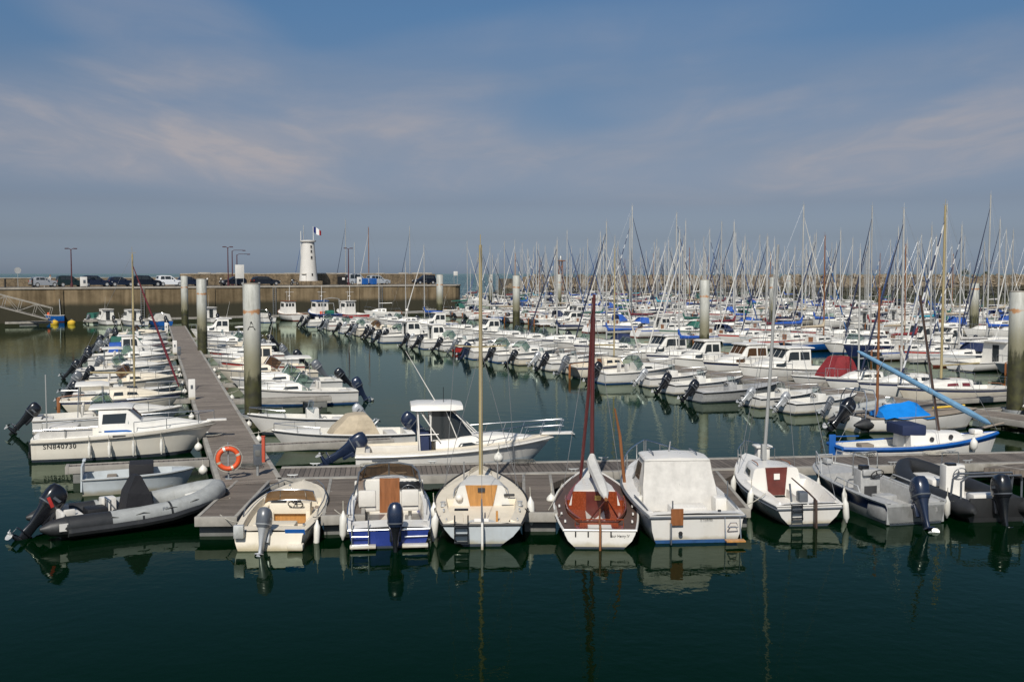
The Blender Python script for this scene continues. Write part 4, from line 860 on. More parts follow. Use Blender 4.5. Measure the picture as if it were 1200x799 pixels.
def b_pilot(L=6.0, B=2.35, hull='gel', boot='boot', deck='deck', cowl='blackg', tilt=38, roof='gelw', stripe=None, es=1.1, inboard=False, mastp=False, back=None, wide=.38, winm='glass'):
    """fishing boat with a wheelhouse"""
    root = thing('motorboat', None, 'motorboat'); h = Hull(L, B, .66, 1.02, tr=.86, xm=.38, pw=2.3, rake=.6, flare=.28, rnd=inboard)
    h.mesh((0, 2, 0, 0, 1, 1, 1)).build('hull', [M[hull], M[boot], M[stripe or hull]], root)
    xa, xb = L * .40, L * .66; cockpit_deck(h, .30, xa, .15, -.42, None, .05).build('deck', M[deck], root)
    z = h.z(xa); wb = B * wide
    sts = [(xa, z - .05, z + 1.32, wb, wb * .86), (xb - .50, z - .05, z + 1.34, wb, wb * .85), (xb, z - .05, z + .62, wb * .96, wb * .80), (L * .74, h.z(L * .74) - .05, h.z(L * .74) + .40, wb * .74, wb * .56), (L * .87, h.z(L * .87) - .05, h.z(L * .87) + .08, wb * .42, wb * .3)]
    cb = cabin(sts).build('wheelhouse', M[deck], root)
    side_win(sts, xa + .10, lerp(xa, xb, .40), .50, .90, sa=.02, sb=0).build('window', M[winm], cb); side_win(sts, lerp(xa, xb, .45), xb - .30, .50, .90, sa=0, sb=-.16).build('window', M[winm], cb)
    side_win(sts, xb - .16, L * .72, .35, .75, sa=0, sb=-.06).build('window', M[winm], cb)
    for a, b in ((-.92, -.36), (-.30, .30), (.36, .92)): front_win(sts[2], sts[1], .14, .86, a, b).build('window', M[winm], cb)
    MB().slab([(xa - .03, -.30, z - .35), (xa - .03, .22, z - .35), (xa - .03, .22, z + 1.1), (xa - .03, -.30, z + 1.1)], .03).build('door', M['glass'], cb)
    rf = cabin([(xa - .30, z + 1.35, z + 1.40, wb * .92, wb * .90), (xb - .55, z + 1.37, z + 1.43, wb * .94, wb * .92), (xb - .30, z + 1.33, z + 1.38, wb * .86, wb * .84)]).build('roof', M[roof], cb)
    if mastp: MB().tube([(xa + .3, 0, z + 1.4), (xa + .25, 0, z + 2.4)], .03, 6).sphere((xa + .25, 0, z + 2.5), .17, 0).build('radar_mast', M['gelw'], cb)
    else: MB().tube([(xa + .2, .3, z + 1.4), (xa - .2, .32, z + 3.2)], [.014, .005], 5).build('aerial', M['gelw'], cb)
    h.rail(.03, .01, -.03).build('rub_rail', M['beam'], root)
    guard_rail(h, root, steps(L * .60, L - .06, 5), .48, .014)
    if back: MB().slab([(xa - .05, -wb * .9, z - .2), (xa - .05, wb * .9, z - .2), (xa - .05, wb * .85, z + 1.3), (xa - .05, -wb * .85, z + 1.3)], -.05).build('back_canvas', M[back], root)
    if not inboard: outboard(root, -.05, 0, h.fs - .03, es, tilt, cowl, cowl)
    else:
        rd = MB(); rd.bbox((-.1, 0, .1), (.2, .05, .9), .02); rd.build('rudder', M['boot'], root)
    return root
def b_rib(L=4.8, B=2.0, tube='rubberg', r=.22, cowl='blackg', tilt=40, floor='deck', es=1.0, console=True, console_mat='gelw', hullm='gel', frame=False, tz=.36, name='inflatable_boat'):
    root = thing(name, None, 'inflatable boat'); y = B / 2 - r
    path = [(-.35, y, tz), (.1, y, tz), (L * .35, y, tz + .02), (L * .58, y * .97, tz + .06), (L * .76, y * .80, tz + .16), (L * .89, y * .50, tz + .26), (L * .965, y * .2, tz + .32), (L * .985, 0, tz + .33)]
    full = path + [(x, -yy, z) for x, yy, z in path[-2::-1]]
    rs = [.05, r] + [r] * (len(full) - 4) + [r, .05]
    MB().tube(full, rs, 14).build('tube', M[tube], root)
    h = Hull(L * .94, (y + r * .35) * 2, tz - .05, tz + .2, tr=.97, xm=.4, pw=2.4, rake=.4, flare=.3); hm = h.mesh((0,) * 7); hm.build('hull', M[hullm], root)
    h.deck([(x, [('w', -.06), (('w', .02), -.10), (0.0, -.08)]) for x in steps(0, L * .92, 8)]).build('floor', M[floor], root)
    MB().bbox((.03, 0, tz + .04), (.07, y * 2 - .1, .55), .02).build('transom', M[hullm], root)
    rp = MB()
    for sg in (1, -1):
        pts = []
        for i in range(13):
            t = i / 12; x = .4 + t * (L * .62); pts.append((x, (y + r * .82) * sg * (1 if x < L * .55 else 1 - .4 * ((x - L * .55) / (L * .45)) ** 2), tz + r * .62 - .07 * abs(math.sin(t * math.pi * 3.5))))
        rp.tube(pts, .012, 5)
    rp.build('grab_line', M['roped'], root)
    if console:
        c = MB().bbox((L * .42, 0, tz + .36), (.42, .55, .78), .05).build('console', M[console_mat], root); wheel(c, Vector((L * .42 - .26, 0, tz + .62)), .16)
        windscreen([(L * .42, .26, tz + .74), (L * .42 + .16, .12, tz + .74), (L * .42 + .16, -.12, tz + .74), (L * .42, -.26, tz + .74)], .26, -.06, c, 'pane')
        MB().bbox((L * .26, 0, tz + .16), (.5, .5, .42), .05).build('seat', M['black' if tube == 'rubberd' else 'seat'], root)
    if frame:
        f = MB()
        for x in (.25, .75): f.tube([(x, y, tz + r), (x + .1, y * .96, tz + 1.1), (x + .15, y * .7, tz + 1.45), (x + .15, -y * .7, tz + 1.45), (x + .1, -y * .96, tz + 1.1), (x, -y, tz + r)], .025, 7)
        f.build('roll_bar', M['steel'], root)
    outboard(root, 0, 0, tz + .3, es, tilt, cowl, cowl)
    return root
# ================================================================== FRONT ROW, boat by boat
def berth(s, b, zs=0.0, zb=.9):
    P = at(s[0], s[1], zs); Q = at(b[0], b[1], zb); d = Vector((Q.x - P.x, Q.y - P.y, 0))
    return Vector((P.x, P.y, 0)), math.atan2(d.y, d.x), d.length
def put(root, P, a, label, cat, group=None, heel=0.0):
    root.location = P; root.rotation_euler = (heel, 0, a); tag(root, label, cat, group); return root
def loc2w(P, a, v): return Matrix.Translation(P) @ Matrix.Rotation(a, 4, 'Z') @ Vector(v)
def fender(P, label, ln=.55, r=.09, tilt=0, mt='fender', ball=False, up=.35, group='white fenders and mooring balls of the front boats'):
    root = thing('fender', label, 'fender', P, random.uniform(0, 6), group)
    if ball: MB().lathe([(.02, -r * 1.1), (r * .6, -r * .85), (r * .95, -r * .3), (r, .0), (r * .9, r * .45), (r * .55, r * .9), (r * .2, r * 1.15), (.03, r * 1.35)], 16).build('ball', M[mt], root)
    else: MB().lathe([(.015, -ln / 2 - .08), (.03, -ln / 2 - .06), (r * .55, -ln / 2), (r * .95, -ln / 2 + .07), (r, 0), (r * .95, ln / 2 - .07), (r * .55, ln / 2), (.03, ln / 2 + .06), (.015, ln / 2 + .1)], 14).build('body', M[mt], root)
    MB().tube([(0, 0, r if ball else ln / 2), (.01, .01, (r if ball else ln / 2) + up)], .012, 5).build('lanyard', M['rope'], root)
    root.rotation_euler = (R(tilt), 0, root.rotation_euler[2]); return root
def mooring(p, q, label, sag=.15, r=.014, mt='rope'):
    p, q = Vector(p), Vector(q); pts = [p.lerp(q, t / 8) - Vector((0, 0, sag * math.sin(math.pi * t / 8))) for t in range(9)]
    c = p; mb = MB().tube([x - c for x in pts], r, 6); o = mb.build('mooring_rope', M[mt]); o.location = c
    return tag(o, label, 'rope', 'mooring ropes of the front row')
# ---- grey and black inflatable at the left edge
def front_rib():
    P, a, L = berth((64, 613), (252, 566), .3, .9); L = 4.55; r = .27; tz = .36; B = 2.25; y = B / 2 - r
    root = thing('inflatable_boat', None, None)
    def tb(x0, x1):
        path = [(-.55, y, tz), (-.3, y, tz), (.1, y, tz), (1.2, y, tz), (L * .45, y, tz + .02), (L * .62, y * .97, tz + .07), (L * .78, y * .82, tz + .18), (L * .90, y * .52, tz + .30), (L * .97, y * .2, tz + .37), (L * .985, 0, tz + .38)]
        return [p for p in path if x0 <= p[0] <= x1]
    for sg in (1, -1):
        pts = [(x, yy * sg, z) for x, yy, z in tb(-1, 1.3)]; MB().tube(pts, [.05, .20, r, r], 18).build('tube', M['rubberd'], root)
    f = tb(1.19, 9); full = f + [(x, -yy, z) for x, yy, z in f[-2::-1]]; MB().tube(full, r + .002, 18).build('tube', M['rubberg'], root)
    st = MB()
    for sg in (1, -1):      # black rubbing strake round the outside
        pts = [(x, (yy + (r - .07) * min(1, .25 + yy / y)) * sg, z - .12) for x, yy, z in tb(.0, 9)[:-1]]; st.tube(pts + [(L * .985 + r * .9, 0, tz + .26)], .13, 9)
    st.build('rubbing_strake', M['rubberd'], root)
    h = Hull(L * .95, 1.75, .3, .5, tr=.96, xm=.4, pw=2.3, rake=.4, flare=.3); h.mesh((0,) * 7).build('hull', M['black'], root)
    h.deck([(x, [('w', -.06), (('w', .02), -.12), (0.0, -.1)]) for x in steps(0, L * .93, 8)]).build('floor', M['deck'], root)
    MB().bbox((.05, 0, .42), (.09, y * 2 - .1, .6), .02).build('transom', M['gelw'], root)
    MB().add([(L * .80, .32, .62), (L * .80, -.32, .62), (L * .95, 0, .80), (L * .80, .32, .56), (L * .80, -.32, .56), (L * .95, 0, .74)], [(0, 1, 2), (3, 5, 4), (0, 2, 5, 3), (1, 4, 5, 2), (0, 3, 4, 1)]).build('bow_step', M['deck'], root)
    # console under a pointed black cover
    x = L * .47
    MB().loft([[(x - .42, -.36, .2), (x + .46, -.34, .2), (x + .46, .34, .2), (x - .42, .36, .2)], [(x - .28, -.33, .95), (x + .36, -.30, .85), (x + .36, .30, .85), (x - .28, .33, .95)], [(x - .05, -.22, 1.40), (x + .12, -.2, 1.38), (x + .12, .2, 1.38), (x - .05, .22, 1.40)]], 0, smooth=False).build('console_cover', M['cv_black'], root)
    MB().bbox((L * .235, 0, .42), (.55, .60, .40), .05).build('jockey_seat', M['black'], root)
    MB().tube([(L * .235 + .33, -.28, .3), (L * .235 + .33, -.28, .8), (L * .235 + .33, .28, .8), (L * .235 + .33, .28, .3)], .022, 7).build('seat_frame', M['steel'], root)
    MB().bbox((.45, 0, .40), (.42, .9, .32), .05).bbox((.30, .38, .60), (.30, .12, .22), .04).bbox((.30, -.38, .60), (.30, .12, .22), .04).build('rear_seat', M['seat'], root)
    MB().bbox((L * .335, y * .62, .48), (.40, .36, .55), .04).build('locker', M['gelw'], root)
    for sg in (1, -1):
        for x_ in (.1, 1.2, L * .45, L * .62): MB().tube([(x_ - .03, y * sg * (1 if x_ < 2.5 else .975), tz + (.07 if x_ > 2.5 else 0)), (x_ + .03, y * sg * (1 if x_ < 2.5 else .97), tz + (.075 if x_ > 2.5 else 0))], r + .006, 18, caps=False).build('seam_band', M['rubberd'], root)
        MB().lathe([(.05, 0), (.05, .02), (.03, .03)], 10, 0, (L * .30, (y - .05) * sg, tz + r - .01)).build('valve', M['rubberd'], root)
    ln = MB()
    for sg in (1, -1):
        q = tb(1.2, 9)[:-2]; pts = []
        for i in range(len(q) - 1):
            for k in range(4):
                t = k / 4; u = Vector(q[i]).lerp(Vector(q[i + 1]), t); ss = (i + t) * 2.0; pts.append((u.x, (u.y + (r + .02) * (.80 + .08 * math.cos(ss * 3.1))) * sg, u.z + r * (.62 - .32 * abs(math.sin(ss * 1.6)))))
        ln.tube(pts, .014, 5)
    ln.build('grab_line', M['roped'], root)
    MB().prism([(0, 0), (.22, 0), (.22, .2), (0, .2)], (0, .006), fn=lambda v: Vector((-.12 + v.x, -(y + r + .004) * 1.0 + .03 - v.z + (.03 - abs(v.y - .1) * .35), tz - .06 + v.y))).build('marking_patch', M['gelw'], root)
    mk = MB(); 
    def onside(c): 
        th = R(28) + c.y * 2.6; return (L * .60 + c.x, -(y * .975 - (c.x + .2) * .10 + math.cos(th) * (r + .012 + c.z)), tz + .075 + (c.x) * .04 + math.sin(th) * (r + .012))
    text_mesh(mk, 'PRO', .17, onside, depth=.002); mk.build('tube_lettering', M['greyg'], root)
    g = outboard(root, -.02, 0, .58, 1.2, 42, 'blackg', 'blackg', 6)
    MB().bbox((-.14, -.25, .93), (.09, .02, .30), .01, rot=Matrix.Rotation(R(-20), 3, 'Y')).build('red_stripe', M['redp'], g)
    put(root, P, a, 'big grey and black inflatable with pointed black console cover, left edge', 'inflatable boat')
    for (p, q, lb) in (((L * .95, -.2, .75), at(270, 583, PZ), 'white bow rope tying the grey inflatable to its finger pontoon'),): mooring(loc2w(P, a, p), q, lb)
front_rib()
# ---- grey flat-ended tender lying behind the inflatable, and a covered grey dinghy
def tender():
    P = at(98, 577, 0); a = math.atan2(anor.y, anor.x); L = 3.4
    root = thing('tender', 'flat grey box-ended tender half hidden behind the big inflatable', 'dinghy', (P.x, P.y, 0), a)
    h = Hull(L, 1.5, .52, .62, tr=.95, xm=.4, pw=3.2, rake=.3); h.mesh((0,) * 7).build('hull', M['greyh'], root); cockpit_deck(h, .1, L * .8, .1, -.34, None, .02).build('deck', M['greyh'], root)
    h.rail(.03, .01, 0).build('rub_rail', M['rubberg'], root)
    MB().slab([(.0, -.72, .15), (.0, .72, .15), (.02, .72, .95), (.02, -.72, .95)], -.05).bbox((.02, .4, .99), (.1, .4, .05), .01).build('stern_board', M['greyh'], root)
    MB().bbox((L * .52, 0, .62), (.75, .95, .55), .04).build('console_cover', M['cv_black'], root)
    MB().bbox((L * .25, 0, .42), (.3, 1.2, .08), .02).build('thwart', M['woodg'], root)
tender()
M['creamw'] = mat('creamy_white_gelcoat', (.76, .71, .61), .35, var=.06, scale=1.2, dirt=(.52, .45, .33), dscale=1.8, dlo=.58, dhi=.95)
# ---- cruiser SN840730
def named_cruiser():
    P, a, L = berth((42, 537), (236, 492), 0, 1.25); a = math.atan2(anor.y, anor.x) - R(3); L = 6.6; B = 2.5
    root = thing('cabin_cruiser', None, None); h = Hull(L, B, .86, 1.22, tr=.90, xm=.38, pw=2.4, rake=1.0, flare=.26)
    h.mesh((0, 0, 0, 0, 1, 1, 1)).build('hull', [M['creamw'], M['boot']], root)
    xa = 2.35; cockpit_deck(h, .35, xa, .16, -.5, None, .05).build('deck', M['deck'], root)
    h.rail(.03, .012, -.12).build('rub_rail', M['beam'], root)
    z = h.z(xa)
    sts = [(xa, z - .05, z + .92, B * .39, B * .32), (xa + 1.0, z - .05, z + .95, B * .39, B * .31), (xa + 1.55, z - .05, z + .42, B * .38, B * .30), (L * .76, h.z(L * .76) - .05, h.z(L * .76) + .26, B * .28, B * .21), (L * .90, h.z(L * .9) - .05, h.z(L * .9) + .05, B * .12, B * .08)]
    cb = cabin(sts).build('wheelhouse', M['deck'], root)
    side_win(sts, xa + .12, xa + .95, .50, .90, sa=.04, sb=.05).build('window', M['glass'], cb); side_win(sts, xa + 1.05, xa + 1.42, .50, .90, sa=.02, sb=-.28).build('window', M['pane'], cb)
    for u, v in ((-.9, -.06), (.06, .9)): front_win(sts[2], sts[1], .12, .88, u, v).build('windscreen', M['glass'], cb)
    side_win(sts, xa + .2, L * .80, .16, .24, n=10).build('blue_stripe', M['bluep'], cb)
    rf = cabin([(xa - .35, z + .95, z + 1.0, B * .33, B * .32), (xa + .95, z + .97, z + 1.03, B * .34, B * .33), (xa + 1.2, z + .93, z + .97, B * .29, B * .28)]).build('roof', M['gelw'], cb)
    # hull vents, lettering
    for sg in (1, -1): MB().bbox((L * .47, (h.w(L * .47) + .004) * sg, h.z(L * .47) - .08), (.46, .02, .10), .01).build('air_vent', M['darkin'], root)
    tx = MB()
    def side(c):
        x = 1.0 + c.x; q = .66; w = h.w(x) * .945 + .012; return (x, -(w + (c.y) * .12 + c.z), h.z(x) * q + c.y)
    text_mesh(tx, 'SN840730', .25, side, bold=.004, depth=.002, spacing=1.12); tx.build('registration_number', M['stencil'], root)
    guard_rail(h, root, steps(L * .55, L - .05, 5), .40, .014)
    sr = MB(); 
    for sg in (1, -1): sr.tube([(.1, (h.w(.1) - .07) * sg, h.z(.1)), (.1, (h.w(.1) - .07) * sg, h.z(0) + .34), (1.2, (h.w(1.2) - .07) * sg, h.z(1) + .36), (xa, (h.w(xa) - .07) * sg, h.z(xa) + .36)], .016, 6); sr.tube([(1.2, (h.w(1.2) - .07) * sg, h.z(1.2)), (1.2, (h.w(1.2) - .07) * sg, h.z(1) + .36)], .014, 6)
    sr.build('stern_rail', M['steel'], root)
    MB().slab([(xa - .2, -B * .43, z - .1), (.3, -B * .43, z - .1), (.3, -B * .42, z + .30), (xa - .2, -B * .42, z + .32)], .02).build('dodger', M['cv_white'], root)
    MB().bbox((1.0, .2, z + .02), (1.1, 1.3, .55), .12).build('engine_box', M['seat'], root)
    MB().bbox((L + .05, 0, h.z(L) + .03), (.75, .3, .07), .02).build('bow_pulpit', M['gelw'], root)
    MB().bbox((-.12, .1, .40), (.24, .30, .55), .05).bbox((-.2, .1, .0), (.16, .14, .5), .04).build('stern_drive', M['blackg'], root)
    MB().tube([(.5, -.6, z + .2), (.5, -.6, z + 2.3)], .025, 7).build('staff', M['mastg'], root)
    put(root, P, a, 'cream cabin cruiser lettered SN840730 moored bow-in by the left walkway', 'cruiser')
    for k, x in enumerate((2.05, 2.75, 3.6, 4.6)): fender(loc2w(P, a, (x, -h.w(x) - .07, .42)), ['cream fender just forward of the lettering of the SN840730 cruiser', 'second fender from the stern on the SN840730 cruiser', 'fender amidships on the side of the SN840730 cruiser', 'fender nearest the bow of the SN840730 cruiser'][k], .42, .06, group='slim fenders along the lettered cruiser')
named_cruiser()
# ---- cream runabout
def runabout():
    P, a, L = berth((315, 644), (357, 563), 0, .75); L = 5.3; B = 2.12
    root = thing('motorboat', None, None); h = Hull(L, B, .46, .76, tr=.84, xm=.42, pw=2.4, ex=.66, rake=.5, flare=.32, trake=-.12)
    h.mesh((0, 0, 0, 0, 0, 0, 0)).build('hull', M['cream'], root)
    cockpit_deck(h, .50, L * .64, .17, -.42, (.66, -.16), .05).build('deck', M['deckc'], root)
    h.rail(.032, .012, -.03, x0=.3).build('rub_rail', M['black'], root)
    c = L * .46
    cn = MB().bbox((c, -.12, h.z(c) + .02), (.34, 1.12, .30), .03).bbox((c - .02, -.62, h.z(c) - .26), (.36, .12, .4), .02).bbox((c - .02, .38, h.z(c) - .26), (.36, .12, .4), .02).build('console', M['deckc'], root)
    MB().bbox((c + .03, -.12, h.z(c) - .24), (.2, .9, .34), .02).build('cubby', M['teak'], cn)
    wheel(cn, Vector((c - .28, -.30, h.z(c) + .16)), .20, 50); MB().bbox((c - .05, .2, h.z(c) + .19), (.18, .4, .05), .015).bbox((c - .06, -.3, h.z(c) + .2), (.12, .22, .06), .015).build('instrument_panel', M['darkin'], cn)
    zz = h.z(c) + .12
    windscreen([(c + .02, .62, zz), (c + .22, .55, zz + .02), (c + .34, .25, zz + .03), (c + .36, -.12, zz + .03), (c + .34, -.5, zz + .03), (c + .20, -.80, zz + .02), (c - .02, -.86, zz)], .30, -.06, root, 'paneb', 'steel', .016)
    rl = MB()
    for sg in (1, -1): rl.tube([(x, (h.w(x) - .06) * sg, h.z(x) + (.17 if 1.7 < x < L * .93 else .02)) for x in (1.5, 1.8, 2.6, 3.4, 4.2, L * .9, L * .95)], .016, 6)
    rl.build('side_rail', M['greyg'], root)
    MB().bbox((.85, 0, .34), (.5, 1.1, .34), .05).build('stern_seat', M['deckc'], root)
    MB().slab([(.02, -.92, .40), (.02, -.42, .40), (-.02, -.42, .53), (-.02, -.92, .53)], -.02).build('name_plate', M['bluep'], root)
    MB().bbox((-.12, .72, .50), (.16, .26, .34), .03).build('engine_bracket', M['alu'], root)
    MB().bbox((-.10, -.70, .10), (.26, .40, .16), .04).build('bathing_platform', M['cream'], root)
    outboard(root, .0, .06, .52, .95, 20, 'greyg', 'silverg', -10)
    for k, (x, y) in enumerate(((.4, .8), (.55, -.8), (4.6, .3))): MB().bbox((x, y, h.z(x) + .05), (.16, .05, .06), .015).build('cleat', M['steel'], root)
    put(root, P, a, 'cream open runabout with bronze windscreen and grey outboard between two finger pontoons', 'motorboat')
    fender(loc2w(P, a, (.75, -h.w(.75) - .12, .22)), 'white fender on the right side of the cream runabout', .55, .085, 10)
    mooring(loc2w(P, a, (.4, .85, .62)), at(258, 603, PZ), 'rope from the cream runabout to the left finger pontoon', .05)
    mooring(loc2w(P, a, (1.0, -.95, .62)), at(382, 600, PZ), 'rope from the cream runabout to the finger pontoon on its right', .06)
runabout()
# ---- blue-sided sports boat
def sports():
    P, a, L = berth((456, 642), (456, 546), 0, 1.0); L = 5.9; B = 2.22
    root = thing('motorboat', None, None); h = Hull(L, B, .50, .92, tr=.93, xm=.38, pw=2.5, rake=.7, flare=.40)
    h.mesh((1, 0, 0, 0, 0, 2, 2)).build('hull', [M['royal'], M['gelw'], M['boot']], root)
    xc = 3.55; cockpit_deck(h, .75, xc, .17, -.52, None, .06).build('deck', M['gelw'], root)
    h.rail(.028, .012, -.02).build('rub_rail', M['steel'], root)
    z = h.z(xc)
    # bulkhead with wooden door and dashboard
    for sy in (.62, -.62): MB().bbox((xc + .02, sy, z - .04), (.12, .72, .86), .03).build('bulkhead', M['deck'], root)
    d = MB().slab([(xc - .10, -.30, z - .52), (xc - .10, .27, z - .52), (xc - .04, .27, z + .46), (xc - .04, -.30, z + .46)], .03).build('companionway_door', M['mahog'], root)
    db = MB().bbox((xc - .02, -.60, z + .26), (.26, .62, .22), .04).build('dashboard', M['blackg'], root); wheel(db, Vector((xc - .26, -.56, z + .14)), .20, 30, 'greyg')
    gz = MB(); 
    for yy in (-.45, -.60, -.75): gz.lathe([(.055, 0), (.055, .02)], 12, 0, (xc - .08, yy, z + .37))
    gz.build('gauges', M['gelw'], db)
    sts = [(xc + .02, z - .05, z + .42, B * .42, B * .36), (L * .70, h.z(L * .7) - .05, h.z(L * .7) + .28, B * .34, B * .26), (L * .90, h.z(L * .9) - .05, h.z(L * .9) + .04, B * .14, B * .1)]
    cabin(sts).build('foredeck_cabin', M['gelw'], root)
    ws = windscreen([(xc - .75, .98, z + .12), (xc - .2, .95, z + .30), (xc + .30, .75, z + .40), (xc + .52, .35, z + .43), (xc + .56, 0, z + .44), (xc + .52, -.35, z + .43), (xc + .30, -.75, z + .40), (xc - .2, -.95, z + .30), (xc - .75, -.98, z + .12)], .42, -.30, root, 'paneb', 'greyg', .026)
    for sy in (-.58, .60):
        s = MB().bbox((xc - .95, sy, z - .20), (.46, .48, .12), .04).bbox((xc - 1.18, sy, z + .12), (.12, .48, .46), .05).build('helm_seat', M['seat'], root); MB().lathe([(.16, z - .62), (.05, z - .58), (.05, z - .24)], 12, 0, (xc - .95, sy, 0)).build('pedestal', M['alu'], s)
    for sy in (-.66, .0, .66): MB().bbox((1.0, sy, .30), (.46, .54, .24), .07).build('bench_cushion', M['seat'], root)
    for sy in (.70, -.70): MB().bbox((.42, sy, .46), (.55, .60, .16), .05).build('stern_pad', M['seat'], root)
    MB().bbox((.30, 0, .26), (.5, .70, .28), .04).build('engine_well', M['deck'], root)
    for sy in (.66, -.66): MB().bbox((-.13, sy, .09), (.24, .66, .07), .02).build('bathing_platform', M['gelw'], root)
    rl = MB(); 
    for yy in (.52, .94): rl.tube([(.15, yy, .70), (-.08, yy, .64), (-.12, yy, .1), (-.14, yy, -.25)], .018, 6)
    for zz in (.12, .34): rl.tube([(-.12, .52, zz), (-.12, .94, zz)], .016, 6)
    rl.build('bathing_ladder', M['steel'], root); MB().tube([(-.03, -.98, .30), (-.05, -.4, .30)], .02, 6).build('grab_bar', M['steel'], root)
    hr = MB()
    for sg in (1, -1): hr.tube([(.55, .98 * sg, .72), (1.2, 1.02 * sg, .86), (xc - .8, 1.03 * sg, z + .14)], .016, 6)
    hr.build('hand_rail', M['steel'], root)
    outboard(root, -.05, -.16, .58, 1.12, 6, 'navyg', 'blackg')
    put(root, P, a, 'white and royal blue sports boat with wooden door and dark blue outboard', 'motorboat')
    for x, sg, lb in ((1.7, -1, 'upper white fender between the blue-sided boat and the cream sailboat'), (.45, -1, 'lower white fender between the blue-sided boat and the cream sailboat'), (.9, 1, 'pink-white fender on the left side of the blue-sided boat')):
        fender(loc2w(P, a, (x, (h.w(x) + .12) * sg, .40)), lb, .60, .10, 6)
    mooring(loc2w(P, a, (.6, .98, .68)), at(392, 597, PZ), 'rope from the blue-sided boat to the finger pontoon on its left', .05)
sports()
# ---- cream sailboat in the middle
def mid_sail():
    P, a, L = berth((565, 641), (563, 547), 0, 1.0); L = 6.3; B = 2.56
    root = thing('sailboat', None, None); h = Hull(L, B, .58, .98, tr=.78, xm=.40, pw=1.9, ex=.88, rake=.6, rnd=True, flare=.2, trake=.10, pinch=.42)
    h.mesh((0, 0, 1, 1, 2, 3, 3)).build('hull', [M['cream'], M['greyh'], M['greyh'], M['boot']], root)
    xc = 2.55; L_ = L
    def cl(x, c=.05): return (x, [('w', .0), (('w', .12), .03), (('w', .30), .04), (('w', .34), .05), (.35, c), (0.0, c)])
    def well(x): return (x, [('w', 0), (('w', .12), .03), (('w', .30), .10), (('w', .36), -.12), (.34, -.14), (0.0, -.14)])
    def well2(x): return (x, [('w', 0), (('w', .12), .03), (('w', .30), .10), (('w', .36), -.12), (.34, -.14), (0.0, -.46)])
    def wellf(x): return (x, [('w', 0), (('w', .12), .03), (('w', .30), .10), (('w', .36), -.14), (.36, -.16), (.33, -.48)])
    secs = [cl(0, .02), cl(.16, .03)] + [well(.17), well(.62)] + [(x, well(x)[1]) for x in steps(.7, xc, 6)] + [cl(xc + .001)] + [cl(x) for x in steps(xc + .1, L, 10)]
    h.deck(secs).build('deck', M['deckc'], root)
    # foot well in darker relief, seat fronts
    MB().bbox((1.55, .66, .40), (1.7, .36, .20), .04).build('cockpit_bench', M['deckc'], root); MB().bbox((1.55, -.66, .40), (1.7, .36, .20), .04).build('cockpit_bench', M['deckc'], root)
    MB().loft([[(.2 + .0, y, .48 + .10 * math.cos(y / .52 * 1.45)) for y in steps(-.5, .5, 8)], [(.95, y * .62, .48 + .04 * math.cos(y / .52 * 1.45)) for y in steps(-.5, .5, 8)]], close=False, caps=(False, False)).build('engine_hump', M['greyh'], root)
    z = h.z(xc)
    sts = [(xc, z - .30, z + .42, .86, .62), (3.3, z - .05, z + .42, .80, .56), (4.3, h.z(4.3) - .05, h.z(4.3) + .26, .52, .36), (4.8, h.z(4.8) - .05, h.z(4.8) + .04, .36, .26)]
    cb = cabin(sts).build('cabin', M['deck'], root)
    MB().slab([(xc - .06, -.30, z - .22), (xc - .06, .30, z - .22), (xc - .02, .45, z + .44), (xc - .02, -.45, z + .44)], .04).build('companionway_door', M['teak'], cb)
    MB().slab([(xc - .08, -.10, z + .26), (xc - .08, .10, z + .26), (xc - .075, .10, z + .37), (xc - .075, -.10, z + .37)], .03).build('vent_grille', M['darkin'], cb)
    side_win(sts, xc + .35, 3.5, .35, .75, sb=-.1).build('window', M['glass'], cb)
    h.rail(.034, .012, .0).build('toe_rail', M['black'], root)
    hw = MB()
    for sg in (1, -1):
        hw.lathe([(.07, 0), (.055, .06), (.075, .12)], 12, 0, (1.7, sg * (h.w(1.7) - .20), h.z(1.7) + .08)); hw.bbox((1.2, sg * (h.w(1.2) - .18), h.z(1.2) + .10), (.22, .05, .05), .015); hw.bbox((.35, sg * (h.w(.35) - .14), h.z(.3) + .06), (.16, .04, .05), .012)
        hw.tube([(xc + .1, sg * .78, z + .1), (3.4, sg * .76, z + .16), (4.2, sg * .58, z + .2)], .016, 6)
    hw.build('winches_and_cleats', M['alu'], root)
    MB().bbox((xc - .04, -.78, z + .16), (.06, .30, .07), .02).bbox((xc - .04, -.74, z - .14), (.06, .34, .05), .015).build('instrument', M['darkin'], root)
    MB().sphere((xc - .05, .62, z + .1), .11, 0, 12, .9).build('compass', M['gelw'], root)
    MB().bbox((.9, -.40, .52), (.06, .06, .45), .015).build('pump_handle', M['teak'], root)
    # mast and rigging
    mb = MB(); top = atd(565, 287, P.y + 4.3).z; mb.tube([(4.25, 0, z + .15), (4.27, 0, top * .6), (4.3, 0, top)], [.062, .058, .045], 10); mb.tube([(4.2, -.75, 4.9), (4.27, 0, 4.85), (4.2, .75, 4.9)], .018, 5); mb.tube([(4.3, 0, top), (4.3, 0, top + .3)], .012, 5); mb.build('mast', M['mastw'], root)
    MB().bbox((4.22, 0, z + .26), (.26, .26, .34), .04).build('mast_step', M['deckc'], root)
    w = MB()
    for sg in (1, -1):
        w.tube([(4.0, sg * (h.w(4.0) - .06), h.z(4)), (4.2, .75 * sg, 4.9), (4.3, 0, top - .2)], .007, 4); w.tube([(3.7, sg * (h.w(3.7) - .06), h.z(4)), (4.27, 0, 4.8)], .007, 4)
        w.tube([(4.6, sg * .5, h.z(4.6)), (4.6, sg * .5, h.z(4.6) + .6)], .02, 6)
